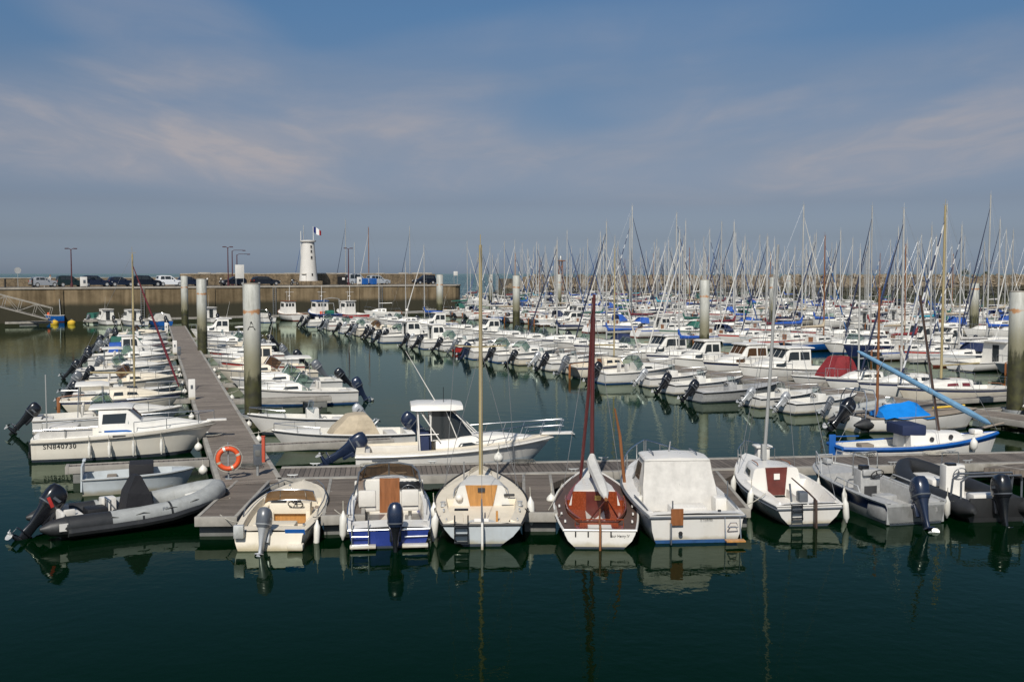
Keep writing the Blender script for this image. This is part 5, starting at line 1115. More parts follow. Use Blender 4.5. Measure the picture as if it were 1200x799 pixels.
    w.tube([(L - .1, 0, h.z(L)), (4.3, 0, top - .2)], .007, 4); w.tube([(.05, 0, h.z(0)), (4.3, 0, top)], .006, 4); w.build('rigging', M['wire'], root)
    # rudder, tiller and ladder at the stern
    rd = MB().bbox((-.16, 0, .12), (.20, .06, 1.12), .02).build('rudder', M['gelw'], root)
    MB().tube([(-.14, 0, .68), (.2, 0, .78), (1.0, 0, .92), (1.35, 0, .96)], [.03, .028, .022, .016], 8).build('tiller', M['greyg'], rd)
    ld = MB()
    for yy in (.36, .70): ld.tube([(.12, yy, h.z(0) + .22), (-.02, yy, h.z(0) + .24), (-.06, yy, .12)], .018, 6)
    for zz in (.14, .34, .54, .96): ld.bbox((-.06 if zz < .8 else .1, .53, zz), (.09, .36, .05), .012)
    ld.build('boarding_ladder', M['blackg'], root)
    MB().slab([(.19, -.17, .62), (.19, .2, .62), (.30, .2, .68), (.30, -.17, .68)], .03).build('sticker', M['gelw'], root)
    put(root, P, a, 'cream sailboat with ochre wooden door and golden mast, centre of the front row', 'sailboat')
    for x, lb in ((1.7, 'white fender between the cream sailboat and its finger pontoon'),): fender(loc2w(P, a, (x, -h.w(x) - .10, .55)), lb, .62, .10, 4)
    mooring(loc2w(P, a, (1.0, -1.15, .78)), at(622, 598, PZ), 'dark rope from the cream sailboat to the finger pontoon', .05, .016, 'roped')
mid_sail()
# ---- varnished wooden sailboat
def wood_sail():
    P, a, L = berth((703, 643), (690, 545), 0, .9); L = 6.5; B = 2.28
    root = thing('sailboat', None, None); h = Hull(L, B, .46, .90, tr=.80, xm=.42, pw=1.9, ex=.9, rake=.5, rnd=True, flare=.22, sag=.02, pinch=.16)
    h.mesh((0, 0, 0, 1, 1, 2, 2)).build('hull', [M['gelw'], M['greyh'], M['boot']], root)
    xc = 3.05
    def cl(x): return (x, [('w', 0), (('w', .05), .02), (('w', .33), .05), (('w', .34), .05), (.30, .07), (0.0, .07)])
    def well(x):
        k = .30 + .22 * max(0, 1 - (x - .5) / 1.3) ** 1.5 if x < 1.8 else .30
        return (x, [('w', 0), (('w', .05), .02), (('w', k), .05), (('w', k + .03), -.20), (.26, -.24), (0.0, -.48)])
    secs = [cl(0), cl(.42)] + [well(.43)] + [well(x) for x in steps(.6, xc, 9)] + [cl(xc + .001)] + [cl(x) for x in steps(xc + .1, L, 9)]
    h.deck(secs, rows=[0, 0, 1, 1, 2]).build('deck', [M['browndk'], M['varn'], M['deck']], root)
    co = MB()
    for sg in (1, -1):
        xs = steps(.45, xc, 8); pts = []
        for x in xs:
            k = .30 + .22 * max(0, 1 - (x - .5) / 1.3) ** 1.5 if x < 1.8 else .30
            pts.append((x, (h.w(x) - k - .02) * sg, h.z(x)))
        lo = [(x, y, z - .18) for x, y, z in pts]; hi = [(x, y, z + .17) for x, y, z in pts]; n = len(pts)
        co.add(lo + hi, [(i, i + 1, n + i + 1, n + i) for i in range(n - 1)]); co.add([(x, y - .03 * sg, z) for x, y, z in lo + hi], [(i, i + 1, n + i + 1, n + i) for i in range(n - 1)]); co.tube(hi, .022, 6)
    co.bbox((.46, 0, h.z(.4) + .06), (.04, 1.0, .2), .01); co.build('coaming', M['varn'], root)
    z = h.z(xc); sts = [(xc, z - .1, z + .32, .72, .60), (3.8, z - .05, z + .34, .66, .54), (4.6, h.z(4.6) - .05, h.z(4.6) + .24, .42, .34), (4.75, h.z(4.7) - .05, h.z(4.7) + .02, .36, .30)]
    cb = cabin(sts).build('cabin', M['gelw'], root); side_win(sts, xc + .3, 4.1, .35, .72, sb=-.06).build('window', M['darkin'], cb)
    MB().slab([(xc - .02, -.68, z - .46), (xc - .02, .68, z - .46), (xc - .02, .62, z + .30), (xc - .02, -.62, z + .30)], .03).build('bulkhead', M['varn'], cb)
    MB().slab([(xc - .055, -.24, z - .44), (xc - .055, .24, z - .44), (xc - .055, .24, z + .30), (xc - .055, -.24, z + .30)], .02).build('companionway', M['darkred'], cb)
    MB().slab([(xc - .08, -.18, z + .06), (xc - .08, .0, z + .06), (xc - .08, .0, z + .20), (xc - .08, -.18, z + .20)], .01).build('window_reflection', mat('reflection_gold', (.65, .48, .16), .25, metal=.9), cb)  # bright metallic plate added to imitate a small window reflection by the doorway
    MB().bbox((1.5, 0, .06), (.9, .44, .04), .01).build('sole_board', M['deck'], root)
    MB().bbox((.9, .0, .34), (.34, .34, .36), .06).build('engine_cover', M['greyg'], root)
    rl = h.rail(.03, .008, .02).build('gunwale', M['gelw'], root)
    # bow sprit, mast, gaff rig folded down
    Y = P.y + 4.6; top = atd(695, 345, Y).z; xm = 4.75
    MB().tube([(xm, 0, z), (xm - .02, 0, top * .55), (xm - .1, -.04, top)], [.065, .062, .04], 10).build('mast', M['mastr'], root)
    MB().tube([(xm + .5, .32, h.z(5) + .1), (xm + .25, .10, top * .55), (xm, .0, top - .1)], [.05, .055, .03], 8).build('yard', M['mastr'], root)
    bm = MB().tube([(xm - .1, 0, z + .62), (1.15, -.22, z + .46)], [.05, .045], 8).build('boom', M['mastb'], root)
    pts = [(xm - .05, 0, z + 1.05), (xm - .25, .02, z + .9), (4.0, -.02, z + .78), (3.2, -.08, z + .70), (2.3, -.14, z + .64), (1.6, -.19, z + .55), (1.25, -.21, z + .50)]
    MB().tube(pts, [.08, .15, .17, .15, .16, .13, .06], 9).build('stowed_sail', M['furl_w'], bm)
    MB().tube([(2.0, .2, .25), (1.25, -.24, z + .46), (1.9, -.62, .32)], .028, 6).build('boom_crutch', M['darkred'], root)
    MB().tube([(4.2, -.95, h.z(4.2) + .02), (4.15, -.78, 2.3), (4.05, -.62, 3.1)], [.05, .045, .025], 7).build('oar', M['mastb'], root)
    w = MB()
    for sg in (1, -1): w.tube([(4.4, sg * (h.w(4.4) - .06), h.z(4)), (xm - .1, 0, top - .25)], .008, 4)
    w.tube([(L, 0, h.z(L)), (xm - .1, 0, top - .2)], .008, 4); w.build('rigging', M['wire'], root)
    MB().tube([(L - .8, 0, h.z(L) + .05), (L + .35, 0, h.z(L) + .22)], [.05, .035], 8).build('bowsprit', M['mastb'], root)
    tr = MB().tube([(.35, -.62, h.z(0) + .05), (.35, -.62, h.z(0) + .22), (.35, .62, h.z(0) + .22), (.35, .62, h.z(0) + .05)], .018, 6).build('traveller', M['varn'], root)
    rd = MB().bbox((-.10, 0, .12), (.18, .055, 1.05), .02); rd.tube([(-.1, 0, .62), (.3, 0, .66), (1.0, -.05, .80)], [.03, .028, .02], 7); rd.build('rudder', M['mastb'], root)
    cl_ = MB()
    for x in (.7, 1.5, 2.3):
        for sg in (1, -1): cl_.bbox((x, sg * (h.w(x) - .13), h.z(x) + .09), (.13, .05, .06), .015)
    cl_.build('cleat', M['gelw'], root)
    st = MB()
    for yy in (-.28, .30, .62): st.bbox((-.012, yy, .38), (.02, .035, .14), .008)
    st.build('rudder_fitting', M['blackg'], root)
    tx = MB(); text_mesh(tx, 'our Henry IV', .10, lambda c: (-.012 - c.z, -.52 - c.x * .86, .34 + c.y), depth=.003); tx.build('name_lettering', M['stencil'], root)
    put(root, P, a, 'old wooden sailboat with red varnished cockpit, brown deck and dark red mast', 'sailboat')
    MB_ = loc2w(P, a, (3.4, h.w(3.4) + .12, .55)); fender(MB_, 'round white fender left of the varnished wooden sailboat', r=.14, ball=True); fender(loc2w(P, a, (2.6, -h.w(2.6) - .1, .5)), 'white fender between the varnished sailboat and the white canvas-backed boat', .5, .09)
    mooring(loc2w(P, a, (4.0, .9, .9)), at(643, 597, PZ), 'white rope from the varnished sailboat to the finger pontoon', .04); mooring(loc2w(P, a, (.9, .95, .70)), at(648, 600, PZ), 'slack white rope at the stern of the varnished sailboat', .12)
wood_sail()
# ---- white canvas-backed cruiser
def canvas_boat():
    P, a, L = berth((817, 637), (753, 532), 0, 1.15); L = 6.9; B = 2.72
    root = thing('cabin_cruiser', None, None); h = Hull(L, B, .76, 1.16, tr=.92, xm=.38, pw=2.2, rake=.7, flare=.36, trake=.12)
    h.mesh((0, 0, 0, 0, 0, 1, 1)).build('hull', [M['gelw'], M['bootblue']], root)
    xc = 2.1; cockpit_deck(h, .32, xc, .17, -.52, None, .05).build('deck', M['gelw'], root)
    h.rail(.035, .015, -.06).build('rub_rail', M['greyg'], root)
    z = h.z(xc); rz = z + .96
    sts = [(xc + .55, z - .05, rz, 1.06, .86), (xc + 1.35, z - .05, rz + .02, 1.04, .84), (xc + 2.0, z - .05, z + .48, 1.0, .80), (L * .78, h.z(L * .78) - .05, h.z(L * .78) + .24, .70, .54), (L * .92, h.z(L * .92) - .05, h.z(L * .92) + .04, .34, .24)]
    cb = cabin(sts).build('wheelhouse', M['gelw'], root)
    side_win(sts, xc + .68, xc + 1.55, .42, .90, sa=.03, sb=-.16).build('window', M['paneb'], cb); side_win(sts, xc + 1.62, xc + 2.4, .42, .80, sa=0, sb=-.3).build('window', M['glass'], cb)
    for u, v in ((-.9, -.05), (.05, .9)): front_win(sts[2], sts[1], .1, .9, u, v).build('windscreen', M['glass'], cb)
    rf = cabin([(xc + .20, rz + .0, rz + .05, .93, .90), (xc + .8, rz + .03, rz + .10, .93, .90), (xc + 1.5, rz, rz + .06, .86, .84)]).build('roof', M['gelw'], cb)
    for sg in (1, -1): MB().tube([(xc + .5, .62 * sg, rz + .12), (xc + .6, .62 * sg, rz + .17), (xc + 1.3, .6 * sg, rz + .16)], .018, 6).build('roof_rail', M['greyg'], rf)
    MB().tube([(xc + 1.1, .05, rz + .1), (xc + 1.05, .02, rz + .42)], .022, 6).build('light_staff', M['steel'], rf)
    # white canvas hung from the roof edge down to the cockpit sole
    cv = MB(); rows_ = []
    for k, (x, zz, w) in enumerate(((xc + .22, rz - .01, .93), (xc + .10, rz - .36, .97), (xc - .06, z + .30, 1.02), (xc - .24, z - .10, 1.04), (xc - .34, z - .34, 1.04))):
        rows_.append([(x - .05 * math.sin(j / 16 * math.pi) * (1 if k in (1, 2, 3) else .3) + .030 * math.sin(j * 1.7 + k * .8) * (.3 + .25 * k), w * (1 - j / 8), zz) for j in range(17)])
    cv.loft(rows_, close=False, caps=(False, False)).build('back_canvas', M['cv_white'], root)
    for sg in (1, -1):
        MB().add([(xc + .22, .93 * sg, rz), (xc + .56, .90 * sg, rz), (xc + .56, 1.07 * sg, z), (xc - .34, 1.06 * sg, z - .30), (xc - .06, 1.03 * sg, z + .3)], [(0, 1, 2, 3, 4)]).build('side_canvas', M['cv_white'], root)
    MB().tube([(xc - .07, 0, z + .35), (xc - .20, 0, z - .05)], .008, 4).build('canvas_zip', M['greyg'], root)
    MB().bbox((1.15, 0, .52), (.62, .95, .50), .05).build('engine_box', M['gelw'], root)
    MB().bbox((1.6, -1.0, .60), (.5, .32, .60), .05).build('side_locker', M['gelw'], root)
    MB().tube([(.75, .48, .4), (.75, .48, .98)], .02, 6).build('rod_holder', M['greyg'], root)
    # stern fittings
    MB().slab([(-.03, .38, .50), (-.03, .70, .50), (-.05, .70, .93), (-.05, .38, .93)], .05).build('engine_bracket', M['mahog'], root)
    MB().bbox((-.10, .72, .30), (.16, .03, .55), .01).build('rudder_stock', M['greyg'], root)
    MB().lathe([(.055, 0), (.055, .03)], 14).move(Matrix.Translation((-.015, .44, .28)) @ Matrix.Rotation(R(90), 4, 'Y')).build('exhaust', M['black'], root)
    ld = MB()
    for yy in (-.72, -1.12): ld.tube([(-.02, yy, .70), (-.06, yy, .45), (-.14, yy, .12)], .014, 6)
    ld.tube([(-.08, -.78, .44), (-.10, -.85, .56), (-.10, -1.0, .56), (-.08, -1.06, .44), (-.09, -.78, .44)], .014, 6); ld.build('ladder', M['steel'], root)
    MB().bbox((-.26, -.93, .13), (.24, .50, .04), .01).build('step', M['teak'], root)
    tx = MB(); text_mesh(tx, 'ETERNE', .085, lambda c: (-.016 + (c.y) * .1 - c.z, -.24 - c.x, .64 + c.y), depth=.003, spacing=1.15); tx.build('name_lettering', M['stencil'], root)
    MB().lathe([(.045, 0), (.045, .03)], 12, 0, (.15, -.62, .82)).build('filler_cap', M['black'], root)
    guard_rail(h, root, steps(L * .60, L - .05, 5), .52, .018)
    gh = MB()
    for sg in (1, -1): gh.tube([(.5, (h.w(.5) - .08) * sg, h.z(.5) + .03), (.9, (h.w(.9) - .08) * sg, h.z(.9) + .07), (2.0, (h.w(2) - .08) * sg, h.z(2) + .07)], .02, 6)
    gh.tube([(xc - .5, -1.24, z), (xc - .5, -1.24, z + .5)], .016, 6); gh.build('gunwale_rail', M['greyg'], root)
    put(root, P, a, 'white cabin cruiser closed at the back by a white canvas curtain', 'cruiser')
canvas_boat()
# ---- small white sailboat with dark red door
def small_sail():
    P, a, L = berth((949, 617), (874, 532), 0, 1.0); L = 6.2; B = 2.25
    root = thing('sailboat', None, None); h = Hull(L, B, .60, .98, tr=.82, xm=.40, pw=2.0, rake=.6, rnd=True, flare=.22, trake=.08, pinch=.28)
    h.mesh((0, 0, 0, 0, 1, 2, 2)).build('hull', [M['gelw'], M['greyh'], M['boot']], root)
    xc = 2.95
    def cl(x): return (x, [('w', 0), (('w', .10), .03), (('w', .18), .04), (('w', .2), .05), (.30, .06), (0.0, .06)])
    def well(x): return (x, [('w', 0), (('w', .10), .03), (('w', .15), .10), (('w', .30), -.22), (.32, -.24), (.30, -.50)])
    secs = [cl(0), cl(.14)] + [well(.15)] + [well(x) for x in steps(.3, xc, 8)] + [cl(xc + .001)] + [cl(x) for x in steps(xc + .1, L, 9)]
    h.deck(secs).build('deck', M['gelw'], root)
    MB().box((1.55, 0, .205), (2.8, .66, .02)).build('cockpit_sole', M['deck'], root)
    z = h.z(xc); sts = [(xc, z - .45, z + .40, .84, .66), (3.8, z - .05, z + .42, .82, .62), (4.7, h.z(4.7) - .05, h.z(4.7) + .22, .50, .36), (5.2, h.z(5.2) - .05, h.z(5.2) + .04, .32, .22)]
    cb = cabin(sts).build('cabin', M['gelw'], root); side_win(sts, xc + .30, 4.2, .64, .92, sa=.06, sb=-.12).build('window', M['glass'], cb)
    d = MB().slab([(xc - .06, -.25, z - .42), (xc - .06, .25, z - .42), (xc - .03, .34, z + .42), (xc - .03, -.34, z + .42)], .035).build('companionway_door', M['darkred'], cb)
    MB().slab([(xc - .075, -.09, z + .06), (xc - .075, .09, z + .06), (xc - .07, .09, z + .24), (xc - .07, -.09, z + .24)], .012).build('door_window', M['gelw'], d)
    for sg in (1, -1): MB().tube([(xc + .2, .5 * sg, z + .46), (xc + .3, .5 * sg, z + .52), (3.9, .46 * sg, z + .50)], .016, 6).build('hand_rail', M['mahog'], cb)
    h.rail(.022, .008, .0).build('toe_rail', M['gelw'], root); h.rail(.026, .012, -.10).build('rub_rail', M['greyg'], root)
    Y = P.y + 4.2; t0 = loc2w(P, a, (4.15, 0, 0)); top = atd(917, 287, t0.y); mt = MB()
    tl = Matrix.Rotation(-a, 4, 'Z') @ (Vector((top.x, top.y, 0)) - P); 
    mt.tube([(4.15, 0, z + .35), (lerp(4.15, tl.x, .5), tl.y * .5, top.z * .55), (tl.x, tl.y, top.z)], [.055, .052, .038], 9); mt.bbox((4.15, 0, z + .7), (.13, .15, .5), .03); mt.build('mast', M['mastg'], root)
    w = MB()
    for sg in (1, -1): w.tube([(3.9, sg * (h.w(3.9) - .06), h.z(4)), (tl.x, tl.y, top.z - .5)], .007, 4)
    w.tube([(L - .1, 0, h.z(L)), (tl.x, tl.y, top.z - .6)], .007, 4); w.tube([(.1, -.8, h.z(0)), (tl.x, tl.y, top.z)], .007, 4); w.build('rigging', M['wire'], root)
    rd = MB().bbox((-.11, -.12, .18), (.20, .06, 1.20), .02).build('rudder', M['mastd'], root)
    MB().tube([(-.1, -.12, .78), (.3, -.06, .90), (1.1, .14, 1.16)], [.026, .024, .018], 7).build('tiller', M['mastd'], rd)
    ld = MB()
    for yy in (.22, .52): ld.tube([(.1, yy, h.z(0) + .05), (-.03, yy, h.z(0) + .03), (-.06, yy, .2)], .016, 6)
    for zz in (.26, .44, .60): ld.bbox((-.06, .37, zz), (.07, .32, .04), .01)
    ld.build('folding_ladder', M['blackg'], root)
    MB().bbox((.35, .1, .78), (.34, .26, .3), .06).tube([(.5, .35, .6), (.62, .36, 1.1)], .03, 6).build('outboard_cowl', M['greyg'], root)
    guard_rail(h, root, steps(L * .80, L - .05, 4), .5, .012)
    put(root, P, a, 'small white sailboat with dark red door and thin grey mast', 'sailboat', heel=R(-1))
    for x, sg, lb in ((1.6, 1, 'white fender hung on the left side of the small white sailboat'), (3.6, 1, 'white fender near the bow left of the small white sailboat'), (.1, -1, 'white fender at the right stern corner of the small white sailboat')): fender(loc2w(P, a, (x, (h.w(x) + .12) * sg, .42)), lb, .55, .09, 5)
    mooring(loc2w(P, a, (1.0, .95, .75)), at(872, 592, PZ), 'yellowish rope from the small white sailboat to the finger pontoon', .05)
small_sail()
# ---- aluminium workboat
def alu_boat():
    P, a, L = berth((1073, 610), (962, 542), .1, .85); L = 5.2; B = 2.0
    root = thing('workboat', None, None); h = Hull(L, B, .60, .86, tr=.94, xm=.35, pw=3.0, ex=.6, rake=.55, flare=.30, tmat=0)
    h.mesh((0, 1, 1, 0, 0, 2, 2)).build('hull', [M['alu'], M['navy'], M['boot']], root)
    h.deck([(x, [('w', 0), (('w', .16), .015), (('w', .20), -.12), (('w', .22), -.40), (0.0, -.40)]) for x in [0.02] + steps(.1, L * .72, 6)] + [(x, [('w', 0), (('w', .10), .015), (('w', .14), .02), (('w', .16), .02), (0.0, .03)]) for x in steps(L * .722, L, 6)]).build('deck', M['alup'], root)
    for sg in (1, -1): MB().bbox((.55, sg * .68, .36), (1.1, .52, .58), .20).build('buoyancy_box', M['alup'], root)
    h.rail(.045, .0, .02, transom=False).build('gunwale', M['alu'], root)
    MB().bbox((.03, 0, .28), (.06, B * .9, .5), .01).build('transom', M['alu'], root)
    c = L * .50; cn = MB().bbox((c, -.05, .62), (.42, .66, 1.0), .03).bbox((c - .2, -.05, 1.05), (.22, .60, .18), .03).build('console', M['alup'], root)
    wheel(cn, Vector((c - .36, -.18, 1.00)), .19, 40); MB().bbox((c - .12, .14, 1.18), (.22, .26, .16), .03).build('instrument', M['blackg'], cn)
    MB().bbox((c - .22, -.05, .38), (.02, .42, .5), .01).build('locker_door', M['darkin'], cn)
    MB().tube([(c + .1, .36, .9), (c + .1, .36, 1.55), (c + .1, .28, 1.62), (c + .1, -.40, 1.62), (c + .1, -.46, 1.55), (c + .1, -.46, .9)], .018, 7).build('windscreen_frame', M['steel'], cn)
    MB().bbox((c - .95, -.05, .34), (.4, .6, .36), .03).build('seat_box', M['alup'], root)
    rl = MB()
    for sg in (1, -1):
        rl.tube([(1.3, (h.w(1.3) - .05) * sg, h.z(1.3)), (1.45, (h.w(1.4) - .05) * sg, h.z(1.4) + .22), (2.6, (h.w(2.6) - .05) * sg, h.z(2.6) + .22), (2.8, (h.w(2.8) - .05) * sg, h.z(2.8))], .02, 6)
        rl.tube([(3.7, (h.w(3.7) - .05) * sg, h.z(3.7)), (3.8, (h.w(3.8) - .06) * sg, h.z(4) + .45), (4.9, (h.w(4.9) - .06) * sg, h.z(5) + .45), (4.95, (h.w(4.95) - .06) * sg, h.z(5))], .018, 6)
    rl.build('side_rail', M['alu'], root)
    MB().tube([(L - .25, -.25, h.z(L) + .05), (L - .22, -.25, h.z(L) + .30), (L - .22, .25, h.z(L) + .30), (L - .25, .25, h.z(L) + .05)], .022, 6).bbox((L - .35, 0, h.z(L) + .12), (.3, .2, .16), .04).build('bow_roller', M['alu'], root)
    outboard(root, -.04, -.02, .62, 1.2, 26, 'navyg', 'navyg', -6)
    put(root, P, a, 'bare aluminium workboat with console and big dark blue outboard', 'workboat')
    for x, lb in ((1.9, 'white fender amidships on the aluminium workboat'), (3.6, 'white fender near the bow of the aluminium workboat')): fender(loc2w(P, a, (x, h.w(x) + .10, .40)), lb, .42, .075, 3)
    fender(loc2w(P, a, (.1, -h.w(0) - .12, .40)), 'white fender between the aluminium workboat and the black inflatable', .5, .09, 12)
alu_boat()
def black_rib():
    P, a, L = berth((1168, 603), (1068, 541), .2, .85); L = 5.3
    root = b_rib(L, 2.25, 'rubberd', .27, 'blackg', 14, 'gelw', 1.2, False, hullm='black', frame=False)
    tz = .36; c = L * .46
    cn = MB().bbox((c, 0, .72), (.40, .62, 1.0), .05).build('console', M['gelw'], root); wheel(cn, Vector((c - .30, -.08, .98)), .20, 25, 'greyg'); MB().bbox((c - .10, .12, 1.24), (.2, .3, .08), .02).build('instrument', M['blackg'], cn)
    MB().tube([(c + .12, .28, 1.1), (c + .14, .26, 1.55), (c + .14, -.26, 1.55), (c + .12, -.28, 1.1)], .018, 6).build('console_rail', M['steel'], cn)
    f = MB()
    for x, dx in ((.30, .0), (.85, -.1)): f.tube([(x, .92, tz + .2), (x + dx, .92, 1.10), (x - .15 + dx, .80, 1.28), (x - .15 + dx, -.80, 1.28), (x + dx, -.92, 1.10), (x, -.92, tz + .2)], .032, 8)
    f.build('roll_bar', M['greyg'], root)
    MB().bbox((L * .70, 0, .52), (1.35, .62, .22), .08).build('bow_cushion', M['gelw'], root)
    MB().bbox((.62, 0, .52), (.45, .95, .36), .06).build('stern_seat', M['gelw'], root)
    put(root, P, a, 'black inflatable with white console and roll bar at the right end of the front row', 'inflatable boat')
black_rib()
# ---- hardtop fishing boat lying along the far side of the pontoon
def hardtop():
    L = 7.0; B = 2.5; q = at(417, 536, .7); k = (Vector((q.x, q.y, 0)) - Fc0).dot(fdir); P = Fc0 + fdir * k + fnor * (FW / 2 + .35 + B / 2); a = math.atan2(fdir.y, fdir.x)
    root = thing('fishing_boat', None, None); h = Hull(L, B, .84, 1.26, tr=.92, xm=.38, pw=2.3, rake=1.1, flare=.42, sag=.03)
    h.mesh((0, 0, 0, 1, 2, 2, 2)).build('hull', [M['gelw'], M['greyh'], M['boot']], root)
    xc = 2.75; cockpit_deck(h, .30, xc, .18, -.5, None, .05).build('deck', M['deckc'], root); h.rail(.034, .014, -.10).build('rub_rail', M['gelw'], root)
    z = h.z(xc)
    sts = [(xc, z - .1, z + .34, .82, .72), (xc + .9, z - .05, z + .40, .84, .70), (5.0, h.z(5) - .05, h.z(5) + .26, .62, .48), (6.2, h.z(6.2) - .05, h.z(6.2) + .04, .30, .2)]
    cb = cabin(sts).build('cabin', M['gelw'], root); side_win(sts, xc + .75, xc + 1.55, .30, .66, sa=.12, sb=-.12).build('window', M['glass'], cb)
    ws = MB(); zz = z + .36; zt = z + 1.36
    lo = [(xc - .15, .74, zz - .06), (xc + .75, .70, zz), (xc + 1.35, .36, zz + .02), (xc + 1.35, -.36, zz + .02), (xc + .75, -.70, zz), (xc - .15, -.74, zz - .06)]
    hi = [(xc - .15, .66, zt), (xc + .35, .64, zt), (xc + .62, .34, zt), (xc + .62, -.34, zt), (xc + .35, -.64, zt), (xc - .15, -.66, zt)]
    ws.add(lo + hi, [(i, i + 1, 7 + i, 6 + i) for i in range(5)]); g = ws.build('windscreen', M['glass'], root)
    fr = MB(); fr.tube(lo, .016, 6)
    for p, q2 in zip(lo, hi): fr.tube([p, q2], .018, 6)
    fr.build('frame', M['gelw'], g)
    cabin([(xc - .85, zt + .02, zt + .16, .86, .80), (xc - .6, zt, zt + .20, .90, .84), (xc + .6, zt, zt + .20, .90, .84), (xc + .95, zt + .02, zt + .15, .82, .76)]).build('hardtop', M['gelw'], root)
    for sg in (1, -1):
        p = MB(); p.tube([(xc - .55, .90 * sg, z - .1), (xc - .62, .72 * sg, zt)], .026, 7); p.tube([(xc + .15, .86 * sg, z + .3), (xc - .55, .72 * sg, zt)], .022, 7); p.tube([(xc - .15, .84 * sg, z + .3), (xc - .2, .70 * sg, zt)], .022, 7); p.tube([(xc - .58, .80 * sg, z + .52), (xc + .1, .84 * sg, z + .54)], .018, 6)
        p.tube([(xc + 1.55, .72 * sg, z + .38), (xc + .55, .70 * sg, zt)], .02, 7); p.build('top_frame', M['gelw'], root)
    MB().bbox((xc - .35, -.42, z + .1), (.42, .46, .75), .05).bbox((xc - .35, .42, z + .1), (.42, .46, .75), .05).build('helm_seat', M['cv_navy'], root)
    MB().slab([(xc - .60, -.86, z - .4), (xc - .22, -.86, z - .4), (xc - .25, -.74, z + .62), (xc - .58, -.74, z + .62)], .02).build('side_curtain', M['cv_navy'], root)
    MB().bbox((.30, 0, .62), (.35, 1.9, .36), .05).bbox((1.3, .98, .62), (1.9, .20, .34), .05).build('coaming_cushion', M['seat'], root)
    MB().bbox((L + .12, 0, h.z(L) + .04), (1.15, .34, .08), .02).build('bow_pulpit', M['gelw'], root)
    an = MB(); an.tube([(L + .3, 0, h.z(L) + .02), (L + .78, 0, h.z(L) - .02)], .025, 6); an.add([(L + .62, -.22, h.z(L) + .08), (L + .86, 0, h.z(L) - .20), (L + .62, .22, h.z(L) + .08), (L + .60, 0, h.z(L) + .02)], [(0, 1, 3), (1, 2, 3), (0, 3, 2), (0, 2, 1)]); an.build('anchor', M['galv'], root)
    rl = MB(); xs = steps(xc + 1.3, L + .35, 5)
    pts = [(x, max(.16, h.w(min(x, L)) - .10), h.z(min(x, L)) + .46 + .06 * (x / L)) for x in xs]
    for off in (0, -.22):
        rl.tube([(x, y, zq + off) for x, y, zq in (pts if off == 0 else pts[3:])] + [(x, -y, zq + off) for x, y, zq in (pts if off == 0 else pts[3:])][::-1], .016, 6)
    for x, y, zq in pts[1:]:
        for sg in (1, -1): rl.tube([(x - .18, y * sg, h.z(min(x, L))), (x, y * sg, zq)], .014, 6)
    rl.build('bow_rail', M['steel'], root)
    MB().tube([(xc + .05, .3, zt + .18), (xc - 1.0, .32, zt + 2.0)], [.02, .008], 6).build('whip_aerial', M['gelw'], root); MB().tube([(xc + .3, -.2, zt + .18), (xc + .3, -.2, zt + .75)], .012, 6).build('short_aerial', M['blackg'], root)
    MB().bbox((1.0, -h.w(1) * .955 - .004, .62), (.9, .02, .06), .005).build('exhaust_louvre', M['greyg'], root)
    outboard(root, -.1, .3, .66, 1.2, 60, 'navyg', 'navyg', 0)
    put(root, P, a, 'white hardtop fishing boat with bow rail lying along the far side of the front pontoon', 'fishing boat')
    fender(loc2w(P, a, (4.9, -h.w(4.9) - .10, .62)), 'round white fender between the hardtop fishing boat and the front pontoon', r=.17, ball=True)
hardtop()
